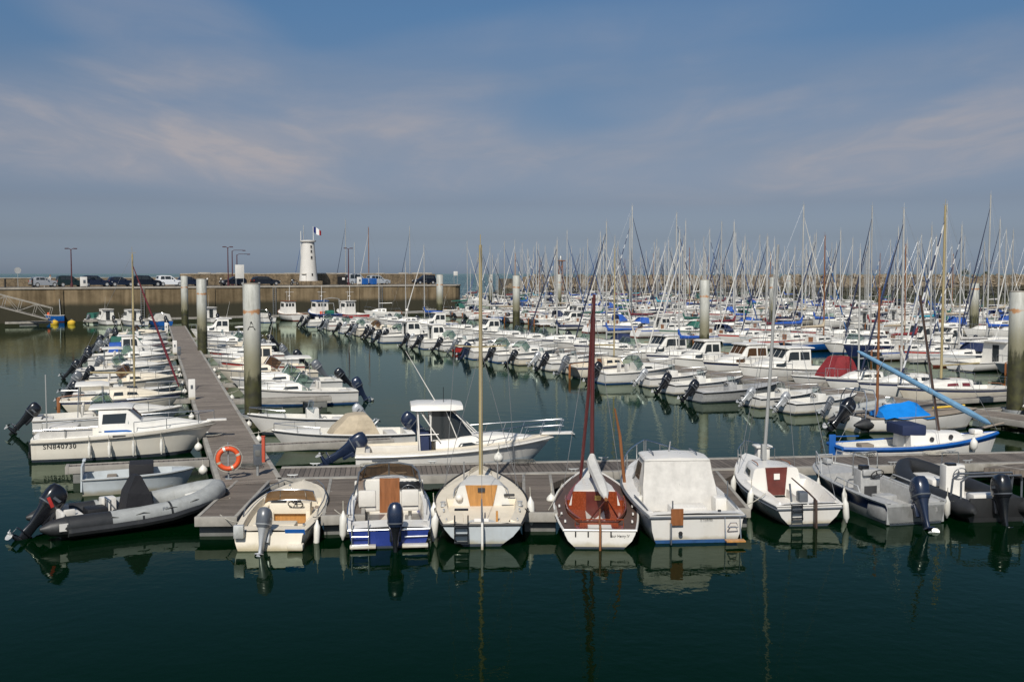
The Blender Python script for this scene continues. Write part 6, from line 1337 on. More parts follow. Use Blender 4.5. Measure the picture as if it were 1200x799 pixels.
# ---- blue double-ended sailing boat with its long blue furled spar
def blue_boat():
    L = 6.4; B = 2.1; q = at(986, 520, .8); k = (Vector((q.x, q.y, 0)) - Fc0).dot(fdir); P = Fc0 + fdir * k + fnor * (FW / 2 + .45 + B / 2); a = math.atan2(fdir.y, fdir.x) + R(1)
    root = thing('sailboat', None, None); h = Hull(L, B, .66, 1.02, tr=.62, xm=.42, pw=2.0, rake=.35, rnd=True, flare=.15, sag=.06)
    h.mesh((0, 0, 1, 1, 1, 3, 3)).build('hull', [M['bluep'], M['gelw'], M['gelw'], M['boot']], root)
    xc = 2.7; cockpit_deck(h, .25, xc, .20, -.40, (.34, -.20), .05).build('deck', M['deck'], root); h.rail(.075, .012, -.02).build('gunwale', M['bluep'], root)
    z = h.z(xc); sts = [(xc - .1, z - .3, z + .46, .74, .62), (3.6, z - .05, z + .44, .72, .58), (4.7, h.z(4.7) - .05, h.z(4.7) + .26, .50, .40), (4.9, h.z(4.9) - .05, h.z(4.9) + .06, .44, .34)]
    cb = cabin(sts).build('cabin', M['gelw'], root)
    for x in (3.4, 4.2):
        for sg in (1, -1): MB().lathe([(.085, 0), (.085, .03)], 14).move(Matrix.Translation((x, sg * .70 if x < 4 else sg * .60, h.z(x) + .20)) @ Matrix.Rotation(R(-90 * sg), 4, 'X')).build('porthole', M['darkin'], cb)
    MB().bbox((xc + .05, 0, z + .56), (.95, 1.30, .40), .08).build('cabin_cover', M['cv_navy'], cb)
    MB().bbox((xc - .12, 0, z + .1), (.05, .5, .6), .01).build('hatch_boards', M['deck'], cb)
    # mast leaning aft, long lug spar under a pale blue cover
    m0 = Vector((4.05, 0, z + .4)); Yd = loc2w(P, a, m0)
    top = atd(1078, 346, Yd.y); tl = Matrix.Rotation(-a, 4, 'Z') @ (Vector((top.x, top.y, 0)) - P)
    mst = MB().tube([m0, (tl.x, tl.y, top.z)], [.065, .045], 9).build('mast', M['mastd'], root)
    e0 = atd(1003, 411, Yd.y); l0 = Matrix.Rotation(-a, 4, 'Z') @ (Vector((e0.x, e0.y, 0)) - P); e1_ = atd(1158, 496, Yd.y); l1 = Matrix.Rotation(-a, 4, 'Z') @ (Vector((e1_.x, e1_.y, 0)) - P)
    A_ = Vector((l0.x, l0.y - .12, e0.z)); B_ = Vector((l1.x, l1.y - .12, e1_.z)); pts = [A_.lerp(B_, t) for t in (0, .03, .2, .45, .55, .58, .61, .8, .97, 1)]
    sp = MB().tube(pts, [.03, .07, .09, .10, .105, .085, .11, .12, .10, .04], 9).build('covered_spar', M['cv_sky'], root)
    w = MB(); w.tube([(.1, 0, h.z(0) + .1), (tl.x, tl.y, top.z)], .008, 4); w.tube([(L, 0, h.z(L) + .1), (tl.x, tl.y, top.z)], .008, 4)
    for sg in (1, -1): w.tube([(3.6, sg * .9, h.z(3.6)), (tl.x, tl.y, top.z - .3)], .008, 4)
    w.build('rigging', M['wire'], root)
    MB().tube([(L - .9, .1, h.z(L) + .1), (L + .3, .05, h.z(L) + .35)], [.05, .04], 7).build('bowsprit', M['woodg'], root)
    MB().bbox((-.13, 0, .50), (.26, .07, 1.15), .03).tube([(-.1, 0, 1.0), (.9, 0, 1.0)], .025, 6).build('rudder', M['bluep'], root)
    MB().bbox((5.6, .1, h.z(5.6) + .14), (.4, .4, .2), .08).build('anchor_locker', M['gelw'], root)
    MB().bbox((1.2, .1, .62), (.5, .5, .16), .05).build('stowed_gear', M['woodg'], root)
    put(root, P, a, 'blue-hulled sailing boat with navy cabin cover and long pale blue furled spar', 'sailboat')
    fender(loc2w(P, a, (5.0, -h.w(5) - .12, .72)), 'white fender near the bow of the blue-hulled sailing boat', .36, .14)
blue_boat()
# ================================================================== ROWS OF BOATS on the walkways
ORD = ['nearest', 'second', 'third', 'fourth', 'fifth', 'sixth', 'seventh', 'eighth', 'ninth', 'tenth', 'eleventh', 'twelfth', 'thirteenth', 'fourteenth', 'fifteenth', 'sixteenth', 'seventeenth', 'eighteenth', 'nineteenth'] + ['twentieth'] 
TENS = {20: 'twenty', 30: 'thirty', 40: 'forty', 50: 'fifty'}
def ordn(i):
    if i < 20: return ORD[i]
    n = i + 1; t = n // 10 * 10
    return TENS[t] + '-' + ('first' if n % 10 == 1 else ORD[n % 10 - 1]) if n % 10 else TENS[t][:-1] + 'ieth'
PROTO = {}; LENS = {}
KW = {
 'open': (b_open, dict(), 5.2), 'open_alu': (b_open, dict(L=5.6, B=2.2, hull='alup', deck='alup', cowl='blackg', tilt=45, stripe='beam'), 5.6), 'open_cr': (b_open, dict(L=5.0, hull='cream', deck='deckc', cowl='greyg', tilt=35), 5.0), 'open_sm': (b_open, dict(L=4.5, B=1.85, hull='gelw', cowl='silverg', tilt=48, es=.85), 4.5),
 'open_cov': (b_open, dict(L=5.0, cover='cv_beige', cowl='blackg', console=False), 5.0), 'open_beige': (b_open, dict(L=5.6, B=2.2, hull='gelw', cover='cv_beige', cowl='navyg', tilt=50, es=1.2, console=False), 5.6), 'open_red': (b_open, dict(L=5.6, B=2.3, hull='gelw', cover='cv_red', boot='boot', tilt=20, console=False), 5.6),
 'open_green': (b_open, dict(L=5.2, cover='cv_green', cowl='greyg', console=False), 5.2), 'open_blue': (b_open, dict(L=5.2, cover='cv_blue', console=False), 5.2), 'open_navy': (b_open, dict(L=5.4, hull='navy', stripe='gelw', cowl='blackg'), 5.4), 'open_or': (b_open, dict(L=4.8, hull='redp', cowl='greyg', tilt=45), 4.8),
 'cuddy': (b_cuddy, dict(), 5.8), 'cuddy_b': (b_cuddy, dict(L=6.2, B=2.4, boot='bootblue', cowl='navyg', tilt=30, screen='paneg', hull='gelw'), 6.2), 'cuddy_hard': (b_cuddy, dict(L=6.2, B=2.4, hard=True, screen='paneg', cowl='blackg', tilt=45, boot='boot'), 6.2), 'cuddy_cr': (b_cuddy, dict(L=5.6, hull='cream', deck='deckc', boot='boot', screen='paneb', cowl='greyg'), 5.6),
 'cuddy_navy': (b_cuddy, dict(L=5.6, hull='navy', boot='bootred', cover='cv_navy'), 5.6), 'cuddy_blue': (b_cuddy, dict(L=5.8, hull='gelw', cover='cv_blue', cowl='blackg'), 5.8), 'cuddy_red': (b_cuddy, dict(L=5.6, hull='gelw', stripe='redp', boot='boot', cowl='greyg', tilt=42), 5.6),
 'pilot': (b_pilot, dict(), 6.0), 'pilot_b': (b_pilot, dict(L=6.6, B=2.5, boot='bootblue', mastp=True, cowl='blackg'), 6.6), 'pilot_l': (b_pilot, dict(L=8.2, B=2.9, wide=.39, inboard=True, boot='boot', winm='glass'), 8.2), 'pilot_br': (b_pilot, dict(L=7.6, B=2.8, wide=.39, inboard=True, hull='gelw', stripe='navy', winm='paneb'), 7.6),
 'pilot_blk': (b_pilot, dict(L=7.0, B=2.6, back='cv_grey', boot='boot', cowl='silverg', tilt=25), 7.0), 'pilot_blue': (b_pilot, dict(L=6.2, hull='bluep', stripe='gelw', inboard=True), 6.2), 'pilot_cr': (b_pilot, dict(L=5.6, hull='cream', deck='deckc', stripe='redp', inboard=True), 5.6), 'pilot_gn': (b_pilot, dict(L=5.6, hull='gel', stripe='greenp', boot='bootred', tilt=35), 5.6),
 'rib': (b_rib, dict(), 4.8), 'rib_d': (b_rib, dict(L=5.6, B=2.3, tube='rubberd', r=.25, frame=True, es=1.25, tilt=45), 5.6), 'rib_s': (b_rib, dict(L=3.8, B=1.7, r=.19, console=False, es=.7, cowl='greyg'), 3.8),
 'sail_s': (b_sail, dict(L=6.2, B=2.2, mast_top=8.4, cover=None, furl=None, r=.05), 6.2), 'sail_scr': (b_sail, dict(L=5.8, B=2.1, hull='cream', deck='deckc', mast_top=8.0, cover=None, furl='furl_w', mastm='mastw', r=.05), 5.8), 'sail_m': (b_sail, dict(L=7.2, B=2.5, mast_top=10.2), 7.2), 'sail_mn': (b_sail, dict(L=7.6, B=2.6, mast_top=10.6, cover='cv_navy', furl='furl_n', stripe='cv_navy'), 7.6),
 'sail_mh': (b_sail, dict(L=8.0, B=2.8, mast_top=11.4, cover='cv_blue', hood='cv_navy', furl='furl_n', motor=True), 8.0), 'sail_l': (b_sail, dict(L=9.2, B=3.1, mast_top=13.4, hood='cv_blue', cover='cv_white', stripe='cv_blue', r=.075, rackn=-.5), 9.2), 'sail_lb': (b_sail, dict(L=9.6, B=3.2, hull='navy', mast_top=13.8, stripe='gelw', cover='cv_navy', hood='cv_navy', r=.075, rackn=-.5), 9.6),
 'sail_rw': (b_sail, dict(L=7.4, B=2.6, hull='cream', mast_top=10.6, win='cv_burgundy', cover=None, furl='furl_nw', mastm='mastw', r=.065), 7.4), 'sail_w': (b_sail, dict(L=8.6, B=2.9, mast_top=12.3, cover='cv_white', furl='furl_w', stripe='cv_red', r=.07, rackn=-.4), 8.6), 'sail_g': (b_sail, dict(L=7.8, B=2.7, mast_top=11, cover='cv_green', furl='furl_w', stripe='greenp', hood='cv_green'), 7.8),
 'sail_blue': (b_sail, dict(L=7.4, B=2.5, hull='bluep', stripe='gelw', mast_top=10.4, cover='cv_beige', furl='furl_bw', mastm='mastb'), 7.4), 'sail_bare': (b_sail, dict(L=7.8, B=2.7, mast_top=11.2, cover=None, furl='furl_w', stripe='cv_grey'), 7.8),
}
DESC = {'open_alu': 'beige-grey aluminium workboat', 'open': 'white open motorboat with dark outboard', 'open_cr': 'cream open motorboat', 'open_sm': 'small white open boat with silver outboard', 'open_cov': 'white boat under beige canopy', 'open_beige': 'white boat with beige tent canopy', 'open_red': 'white boat with dark red canopy', 'open_green': 'white boat with green canopy', 'open_blue': 'white boat with blue canopy', 'open_navy': 'navy-hulled open motorboat', 'open_or': 'small red motorboat',
        'cuddy': 'white day cruiser with green-tinted windscreen', 'cuddy_b': 'larger white day cruiser with blue bottom', 'cuddy_hard': 'white day cruiser with hard top', 'cuddy_cr': 'cream day cruiser', 'cuddy_navy': 'navy day cruiser with navy cover', 'cuddy_blue': 'white day cruiser with blue cover', 'cuddy_red': 'white day cruiser with red stripe', 'pilot': 'white wheelhouse fishing boat', 'pilot_b': 'wheelhouse boat with white ball aerial', 'pilot_l': 'long white pilothouse cruiser', 'pilot_br': 'white cruiser with bronze windows', 'pilot_blk': 'wheelhouse boat with grey back curtain', 'pilot_blue': 'blue wheelhouse boat', 'pilot_cr': 'cream wheelhouse boat with red stripe', 'pilot_gn': 'white wheelhouse boat with green stripe',
        'rib': 'grey inflatable', 'rib_d': 'dark inflatable with steel roll bar', 'rib_s': 'small grey inflatable', 'sail_s': 'small bare-masted white sailboat', 'sail_scr': 'small cream sailboat with golden mast', 'sail_m': 'white sailboat', 'sail_mn': 'white sailboat', 'sail_mh': 'white sailboat with navy spray hood', 'sail_l': 'large white sailboat with blue spray hood', 'sail_lb': 'large navy sailboat', 'sail_rw': 'cream sailboat with red-curtained windows', 'sail_w': 'tall-masted white sailboat', 'sail_g': 'white sailboat with green hood', 'sail_blue': 'blue-hulled sailboat with brown mast', 'sail_bare': 'white sailboat with bare boom'}
CAT = {'open': 'motorboat', 'cudd': 'motorboat', 'pilo': 'motorboat', 'rib': 'inflatable boat', 'rib_': 'inflatable boat', 'sail': 'sailboat'}
COVN = {'cv_blue': 'blue', 'cv_navy': 'navy', 'cv_white': 'white', 'cv_green': 'green', 'cv_beige': 'beige', 'cv_red': 'red', 'cv_grey': 'grey', 'cv_burgundy': 'burgundy', 'cv_turquoise': 'turquoise', 'cv_orange': 'orange'}
def boat(kind, P, a, where, group, cover=None, furl=None, hull=None, rng=random):
    if kind not in PROTO:
        fn, kw, L = KW[kind]; PROTO[kind] = fn(**kw); r = PROTO[kind]
    else: r = copy_tree(PROTO[kind])
    r.location = P; r.rotation_euler = (R(rng.uniform(-.7, .7)), R(rng.uniform(-.4, .4)), a)
    d = DESC[kind]
    if r is not PROTO[kind] and kind in SCALED: r.scale = (rng.uniform(.93, 1.10), rng.uniform(.96, 1.07), rng.uniform(.92, 1.13) if kind.startswith('sail') else rng.uniform(.95, 1.08))
    first = r is PROTO[kind]
    def walk(o):
        for c in (KIDS.get(o.name, []) if first else [x for x in o.children]): yield c; yield from walk(c)
    if not first:
        for c in kids_of(r):
            for sl in c.material_slots:
                if sl.link == 'OBJECT': sl.link = 'DATA'
    HN = {'cream': 'cream', 'greyh': 'pale grey', 'navy': 'navy', 'bluep': 'blue'}
    if hull in HN: d = d.replace('white', HN[hull], 1)
    if kind.startswith('sail_') and kind not in ('sail_scr', 'sail_rw', 'sail_blue', 'sail_lb') and not first:
        for c in kids_of(r):
            if c.name.startswith('hull'):
                c.material_slots[2].link = 'OBJECT'; c.material_slots[2].material = M[rng.choice(['gel', 'gel', 'cv_navy', 'cv_blue', 'redp', 'greyh', 'greenp', 'beam'])]
                c.material_slots[1].link = 'OBJECT'; c.material_slots[1].material = M[rng.choice(['boot', 'bootblue', 'bootred', 'boot'])]
                if rng.random() < .14: hc = rng.choice(['cream', 'greyh', 'navy', 'cream']); c.material_slots[0].link = 'OBJECT'; c.material_slots[0].material = M[hc]; d = d.replace('white', HN[hc], 1)
    if cover or furl or hull:
        for c in (list(walk(r)) if first else list(kids_of(r))):
            nm = c.name.split('.')[0]; mt = cover if nm == 'sail_cover' else furl if nm == 'furled_jib' else hull if nm == 'hull' else cover if nm == 'canopy' else None
            if mt: c.material_slots[0].link = 'OBJECT'; c.material_slots[0].material = M[mt]
    if kind in ('sail_m', 'sail_mn', 'sail_w', 'sail_l', 'sail_mh'):
        cv = cover or KW[kind][1].get('cover', 'cv_blue'); d = d.split(' with ')[0] + ' with %s sail cover' % COVN.get(cv, 'blue')
    tag(r, d + ', ' + where, CAT[kind[:4]], group); return r
SCALED = [k for k in KW]
def kids_of(o):
    for c in o.children: yield c; yield from kids_of(c)
_ct = copy_tree
# ---- row specs: the bow meets the walkway edge
def arow(list_, side, where, group):
    rng = random.Random(21 + side)
    for i, (s, kind, kw) in enumerate(list_):
        L = KW[kind][2]; edge = A0 + adir * s + anor * side * (AW / 2 + .35 + rng.uniform(0, .3))
        P = edge + anor * side * L; a = math.atan2(anor.y, anor.x) + (math.pi if side > 0 else 0) + R(rng.uniform(-2.5, 2.5))
        boat(kind, P, a, ordn(i) + ' ' + where, group, rng=rng, **kw)
        if i < 6:
            sd = 'left' if side < 0 else 'right'; bow = loc2w(P, a, (L - .15, .1 * side, .95)); tgt = A0 + adir * (s + 1.0) + anor * side * (AW / 2 - .1) + Vector((0, 0, PZ + .03))
            mooring(bow, tgt, 'bow rope of the %s boat on the %s side of the left walkway' % (ordn(i), sd), .06)
            fender(A0 + adir * (s + .7) + anor * side * (AW / 2 + .16) + Vector((0, 0, .36)), 'white ball at the walkway edge by the %s boat on the %s side' % (ordn(i), sd), r=.14, ball=True, up=.2)
def sA(py, side, z=.9):
    px = 600; d = at(207 + (py - 382) * .42, py, z); return (Vector((d.x, d.y, 0)) - A0).dot(adir)
AWEST = [(476, 'cuddy_hard', {}), (459, 'sail_scr', dict(furl='cv_burgundy')), (448.5, 'open_navy', {}), (440, 'cuddy_cr', {}), (431, 'open', {}), (425, 'cuddy_hard', {}), (419.5, 'open_cr', {}), (414.5, 'cuddy', {}), (410, 'pilot', {}), (406, 'open_blue', {}), (402.2, 'cuddy_red', {}), (398.7, 'open_green', {}), (395.5, 'cuddy', {}), (392.6, 'open_sm', {}), (389.9, 'rib', {}), (387.5, 'cuddy_cr', {}), (385.2, 'open', {})]
arow([(sA(y, -1), k, kw) for y, k, kw in AWEST], -1, 'on the left side of the left walkway', 'boats on the left side of the left walkway')
AEAST = [(504, 'open_beige', {}), (487, 'open_sm', {}), (457, 'cuddy_b', {}), (444, 'cuddy_hard', {}), (434.5, 'cuddy_cr', {}), (426.5, 'pilot_cr', {}), (419, 'cuddy', {}), (413, 'cuddy_red', {}), (407.5, 'open', {}), (402.5, 'open_cr', {}), (398.2, 'cuddy_hard', {}), (394.3, 'open', {}), (390.8, 'open_sm', {}), (387.6, 'pilot', {})]
arow([(sA(y, 1), k, kw) for y, k, kw in AEAST], 1, 'on the right side of the left walkway', 'boats on the right side of the left walkway')
# fingers of walkway A
def afing(py, side, lb, L=4.6):
    s = sA(py, side, PZ); e0 = A0 + adir * s + anor * side * (AW / 2 + .02); finger(e0, e0 + anor * side * L, .62, lb, 'finger pontoons of the left walkway', gusset=False, mt='planksF')
for i, py in enumerate((536, 466, 444, 428, 416.5, 408, 400.5, 394)): afing(py, -1, ordn(i) + ' finger pontoon on the left side of the left walkway')
for i, py in enumerate((523, 469, 450, 430, 416, 405, 396)): afing(py, 1, ordn(i) + ' finger pontoon on the right side of the left walkway', 5.0)
# ---- walkway B, near side (sterns towards the open water) and far side
def sB(px, py, z=.3):
    d = at(px, py, z); return (Vector((d.x, d.y, 0)) - B0).dot(bdir)
def brow(s, kind, side, lane, i, where, group, rng, bow_in=True, **kw):
    L = KW[kind][2]; off = 1.0 + .35 + rng.uniform(0, .4)
    a0 = math.atan2(bnor.y, bnor.x) + R(rng.uniform(-2.5, 2.5))
    if bow_in: P = Bp(s, lane * LANE + side * (off + L)); a = a0 + (math.pi if side > 0 else 0)
    else: P = Bp(s, lane * LANE + side * off); a = a0 + (0 if side > 0 else math.pi)
    return boat(kind, P, a, ordn(i) + ' ' + where, group, rng=rng, **kw)
BW_ = [(12.5, 'rib_d', {}), (15.7, 'rib_s', {}), (18.5, 'open_sm', {}), (21.3, 'open_sm', {}), (24.6, 'open_alu', {}), (28.4, 'open', {}), (32.4, 'open_sm', {}), (35.6, 'cuddy', {}), (39.2, 'sail_scr', {}), (42.1, 'open_cr', {}), (44.9, 'open', {}), (47.7, 'open_sm', {}), (50.5, 'open', dict(hull='cream')), (53.6, 'cuddy', {}), (57.4, 'cuddy_b', {}), (60.6, 'open', {}), (64.2, 'open_or', {}), (67.2, 'open', {}), (70.5, 'cuddy', {}), (74.1, 'pilot', {}), (77.3, 'open_sm', {}), (80.7, 'pilot_b', {}), (83.9, 'open', {}), (87.1, 'cuddy', {}), (90.2, 'open', {}), (93.4, 'cuddy_cr', {}), (96.6, 'open', {}), (99.8, 'cuddy', {}), (103.2, 'open_sm', {}), (106.4, 'cuddy_red', {}), (109.8, 'open', {}), (113, 'open_sm', {}), (116.4, 'cuddy', {}), (119.6, 'open', {}), (122.6, 'open', {})]
rng = random.Random(7)
for i, (px, k, kw) in enumerate(BW_):
    bo = brow(px, k, -1, 0, i, 'on the near side of the middle walkway', 'boats on the near side of the middle walkway', rng, **kw)
    if px == 32.4:
        hb = Hull(4.5, 1.85, .55, .82, tr=.88, xm=.38, pw=2.5, rake=.6, flare=.4); tx = MB()
        text_mesh(tx, 'SN 170857', .24, lambda c: (1.35 + c.x, -(hb.w(1.35 + c.x) * .955 + .012 + c.y * .10 + c.z), .36 + c.y), depth=.002, spacing=1.15); tx.build('registration_number', M['greyg'], bo)
COVS = ['cv_blue', 'cv_white', 'cv_navy', 'cv_white', 'cv_grey', 'cv_beige', 'cv_white', 'cv_green', 'cv_burgundy', 'cv_blue', 'cv_white', 'cv_navy', 'cv_red', 'cv_white', 'cv_turquoise']
FURL = ['furl_n', 'furl_w', 'furl_b', 'furl_n', 'furl_w', 'furl_n', None, 'furl_nw', 'furl_n', 'furl_b', 'furl_w']
BE_ = [(sB(px, 438 + (px - 842) * .1467, .5), k, kw) for px, k, kw in ((1178, 'cuddy_b', {}), (1034, 'sail_rw', {}), (988, 'sail_mn', dict(cover='cv_white')), (946, 'sail_s', {}), (905, 'open_red', {}), (850, 'pilot_l', {}), (806, 'pilot_br', {}), (772, 'pilot', {}), (742, 'sail_m', {}), (716, 'pilot_l', {}))] + [(53, 'cuddy', {}), (57, 'sail_mh', {}), (61.5, 'cuddy_b', {}), (66, 'sail_mn', {}), (70.5, 'cuddy_hard', {}), (75, 'cuddy', {}), (79.5, 'open', {}), (84, 'pilot_b', {}), (89, 'cuddy_hard', {}), (94, 'open_sm', {}), (99, 'pilot', {}), (104, 'sail_m', {}), (109.5, 'sail_s', {}), (115, 'cuddy', {}), (120.5, 'open_cr', {}), (126, 'open', {})]
for i, (s, k, kw) in enumerate(BE_): brow(s, k, 1, 0, i, 'on the far side of the middle walkway', 'boats on the far side of the middle walkway', rng, **kw)
def bfing(s, side, lane, L, lb, g): 
    e0 = Bp(s, lane * LANE + side * 1.02); finger(e0, e0 + bnor * side * L, .62, lb, g, gusset=False, mt='planksF', fl=False)
for i, s_ in enumerate((14.2, 26.4, 37.4, 55.5, 62.3, 72.3, 79.0)): bfing(s_, -1, 0, 5.0, ordn(i) + ' finger pontoon on the near side of the middle walkway', 'finger pontoons of the middle walkway')
for i, s in enumerate((12.4, 16.2, 25.8, 29.7, 34.5, 45.6, 59.3)): bfing(s, 1, 0, 6.0, ordn(i) + ' finger pontoon on the far side of the middle walkway', 'finger pontoons of the middle walkway')
# ---- the mast forest: rows on the walkways behind
SK = ['sail_m', 'sail_mn', 'sail_mh', 'sail_l', 'sail_w', 'sail_bare', 'sail_m', 'sail_w', 'sail_mn', 'sail_bare', 'sail_g', 'sail_mh', 'pilot', 'sail_m', 'cuddy', 'sail_l', 'sail_blue', 'sail_w', 'pilot_l', 'sail_s']
def forest(lane, side, s0, s1, step, where, group, seed):
    rng = random.Random(seed); s = s0; i = 0; order = SK[:]; rng.shuffle(order)
    while s < s1:
        k = order[i % len(order)]; kw = {}
        if k in ('sail_m', 'sail_mn', 'sail_mh', 'sail_l', 'sail_w'): kw = dict(cover=rng.choice(COVS), furl=rng.choice(FURL))
        elif k in ('sail_bare', 'sail_lb'): kw = dict(furl=rng.choice(FURL))
        q = Bp(s, lane * LANE); u = 600 + F * q.x / q.y
        if u < 566 + (q.y - 150) * .1: break
        P = brow(s, k, side, lane, i, where, group, rng, bow_in=rng.random() < .62, **kw)
        i += 1; wd = lambda q: KW[q][1].get('B', 2.4) * 1.07; s += max(step * rng.uniform(.85, 1.1), (wd(k) + wd(order[i % len(order)])) / 2 + .3)
forest(1, -1, 26, 205, 3.55, 'on the near side of the second walkway', 'boats on the near side of the second walkway', 31)
forest(1, 1, 30, 212, 3.7, 'on the far side of the second walkway', 'boats on the far side of the second walkway', 32)
forest(2, -1, 52, 225, 4.0, 'on the near side of the third walkway', 'boats on the near side of the third walkway', 33)
forest(2, 1, 60, 230, 4.2, 'on the far side of the third walkway', 'boats on the far side of the third walkway', 34)
forest(3, -1, 84, 240, 4.6, 'on the near side of the last walkway', 'boats on the near side of the last walkway', 35)
forest(3, 1, 95, 245, 4.8, 'on the far side of the last walkway', 'boats on the far side of the last walkway', 36)
forest(4, -1, 118, 240, 5.4, 'on the outermost walkway, near side', 'boats on the outermost walkway', 37)
# ---- boats at the foot of the quay wall
def wboat(px, py, kind, lb, a_off=0.0, stern_to=True, hullm=None, sc_=1.0):
    P = at(px, py); a = math.atan2(pn.y, pn.x) + R(a_off)
    boat(kind, Vector((P.x, P.y, 0)), a, 'x', 'boats moored at the foot of the quay wall', **(dict(hull=hullm) if hullm else {}))['label'] = lb
# ================================================================== QUAY: boats at its foot, cars, lighthouse, lamps
for (px, py, k, hm, lb, rot) in ((133, 381, 'pilot', None, 'white wheelhouse boat, left of the orange-marked boat at the quay wall', 180), (165, 382, 'pilot_b', None, 'white cabin boat with ball aerial at the quay wall behind the left walkway', 180), (194, 382, 'cuddy_blue', 'bluep', 'blue-hulled boat under white canvas at the end of the left walkway', 180),
                              (255, 378, 'pilot', None, 'white wheelhouse boat at the quay wall just left of the lettered piling', 180), (316, 378, 'cuddy', None, 'white cabin boat at the quay wall just right of the lettered piling', 180)):
    if k == 'cuddy_blue': KW['cuddy_wall'] = (b_cuddy, dict(L=5.8, hull='bluep', stripe='gelw', cover='cv_white', cowl='blackg'), 5.8); DESC['cuddy_wall'] = 'x'; k = 'cuddy_wall'; hm = None
    wboat(px, py, k, lb, rot - 180)
def trawler(px, py, hullm, cabm, lb, L, B, gear=None, trim='gelw', a_off=0):
    P = at(px, py); a = math.atan2(pn.y, pn.x) + R(a_off)
    root = thing('trawler', lb, 'fishing boat', (P.x, P.y, 0), a, 'boats moored at the foot of the quay wall')
    h = Hull(L, B, .95, 1.55, tr=.80, xm=.42, pw=2.0, rake=.6, rnd=True, flare=.25, sag=.12)
    h.mesh((2, 0, 0, 0, 1, 1, 1)).build('hull', [M[hullm], M['bootred'], M[trim]], root); cockpit_deck(h, .3, L * .5, .14, -.5).build('deck', M['deck'], root); h.rail(.05, .02, .02).build('rub_rail', M[trim], root)
    xa, xb = L * .48, L * .68; z = h.z(xa); sts = [(xa, z - .1, z + 1.75, B * .30, B * .27), (xb, z - .1, z + 1.85, B * .29, B * .26), (xb + .25, z - .1, z + 1.1, B * .28, B * .25), (L * .9, h.z(L * .9) - .1, h.z(L * .9) + .2, B * .14, B * .1)]
    cb = cabin(sts).build('wheelhouse', M[cabm], root); side_win(sts, xa + .15, xb - .1, .60, .90).build('window', M['glass'], cb)
    for y in (-.5, 0, .5): MB().slab([(xa - .02, y - .18, z + 1.05), (xa - .02, y + .18, z + 1.05), (xa - .02, y + .18, z + 1.5), (xa - .02, y - .18, z + 1.5)], .03).build('window', M['glass'], cb)
    MB().bbox(((xa + xb) / 2, 0, z + 1.88), (xb - xa + .4, B * .6, .1), .03).build('roof', M[trim if trim != 'gelw' else cabm], cb)
    m = MB(); m.tube([(xa + .2, 0, z + 1.8), (xa + .15, 0, z + 4.2)], [.06, .03], 7); m.tube([(xa + .17, -.7, z + 3.2), (xa + .17, .7, z + 3.2)], .025, 6); m.tube([(xa, .5, z + 1.8), (xa, .5, z + 3.4)], .015, 5); m.bbox((xa + .3, 0, z + 2.6), (.5, .18, .12), .04); m.build('mast', M['gelw'], root)
    if gear:
        g = MB()
        for sy in (-1, 1): g.tube([(.5, sy * B * .38, h.z(.5)), (.6, sy * B * .34, h.z(0) + 2.3), (.6, 0, h.z(0) + 2.45)], .06, 7)
        g.tube([(1.6, -B * .3, h.z(1)), (1.7, -B * .25, h.z(0) + 1.6), (1.7, B * .25, h.z(0) + 1.6), (1.6, B * .3, h.z(1))], .05, 6); g.build('gantry', M['alu'], root)
        MB().tube([(1.3, -.6, h.z(1) + .2), (1.3, .6, h.z(1) + .2)], .42, 12).build('net_drum', M[gear], root)
        MB().bbox((2.2, .7, h.z(2) + .1), (.6, .6, .7), .08).build('fish_box', M['orangep'], root)
    return root
trawler(351, 376, 'gelw', 'gelw', 'small fishing boat with white wheelhouse and brown gunwale at the quay wall', 6.5, 3.3, trim='mahog')
trawler(391, 376, 'navy', 'gelw', 'dark trawler with green net drum and gantry at the quay wall', 7.5, 3.6, gear='greenp', trim='bluep')
trawler(425, 376, 'redp', 'gelw', 'red and white fishing boat at the quay wall below the car park', 6.5, 3.2, trim='gelw', a_off=6)
def yellow_buoy(px, py, lb, mt='yellow', r=.55):
    P = at(px, py); root = thing('mooring_buoy', lb, 'buoy', (P.x, P.y, .1), 0, 'yellow mooring buoys'); MB().lathe([(.05, -r * .8), (r * .7, -r * .6), (r, -.05), (r * .95, .25), (r * .5, r * .75), (.12, r * .9)], 16).build('float', M[mt], root); MB().torus((0, 0, r * .95), .1, .025, 0, 12, 6, Matrix.Rotation(R(90), 3, 'X')).build('ring', M['galv'], root)
yellow_buoy(64, 380, 'yellow buoy in front of the gangway foot'); yellow_buoy(84, 380, 'yellow buoy below the small blue and yellow fishing boat')
trawler(76, 377, 'bluep', 'yellow', 'small blue fishing boat with yellow and white gear beside the gangway', 5.2, 2.2, gear='orangep', trim='gelw', a_off=70)
wboat(104, 378, 'open_green', 'small boat under a pale canopy between the gangway and the quay-wall cruisers', -60)
wboat(470, 372, 'sail_s', 'bare-masted white sailboat at the foot of the pier below the black car', 60)
wboat(487, 366, 'open_blue', 'small boat with blue cover against the pier wall', 80)
wboat(530, 367, 'open_navy', 'dark navy dinghy against the pier head', 80)
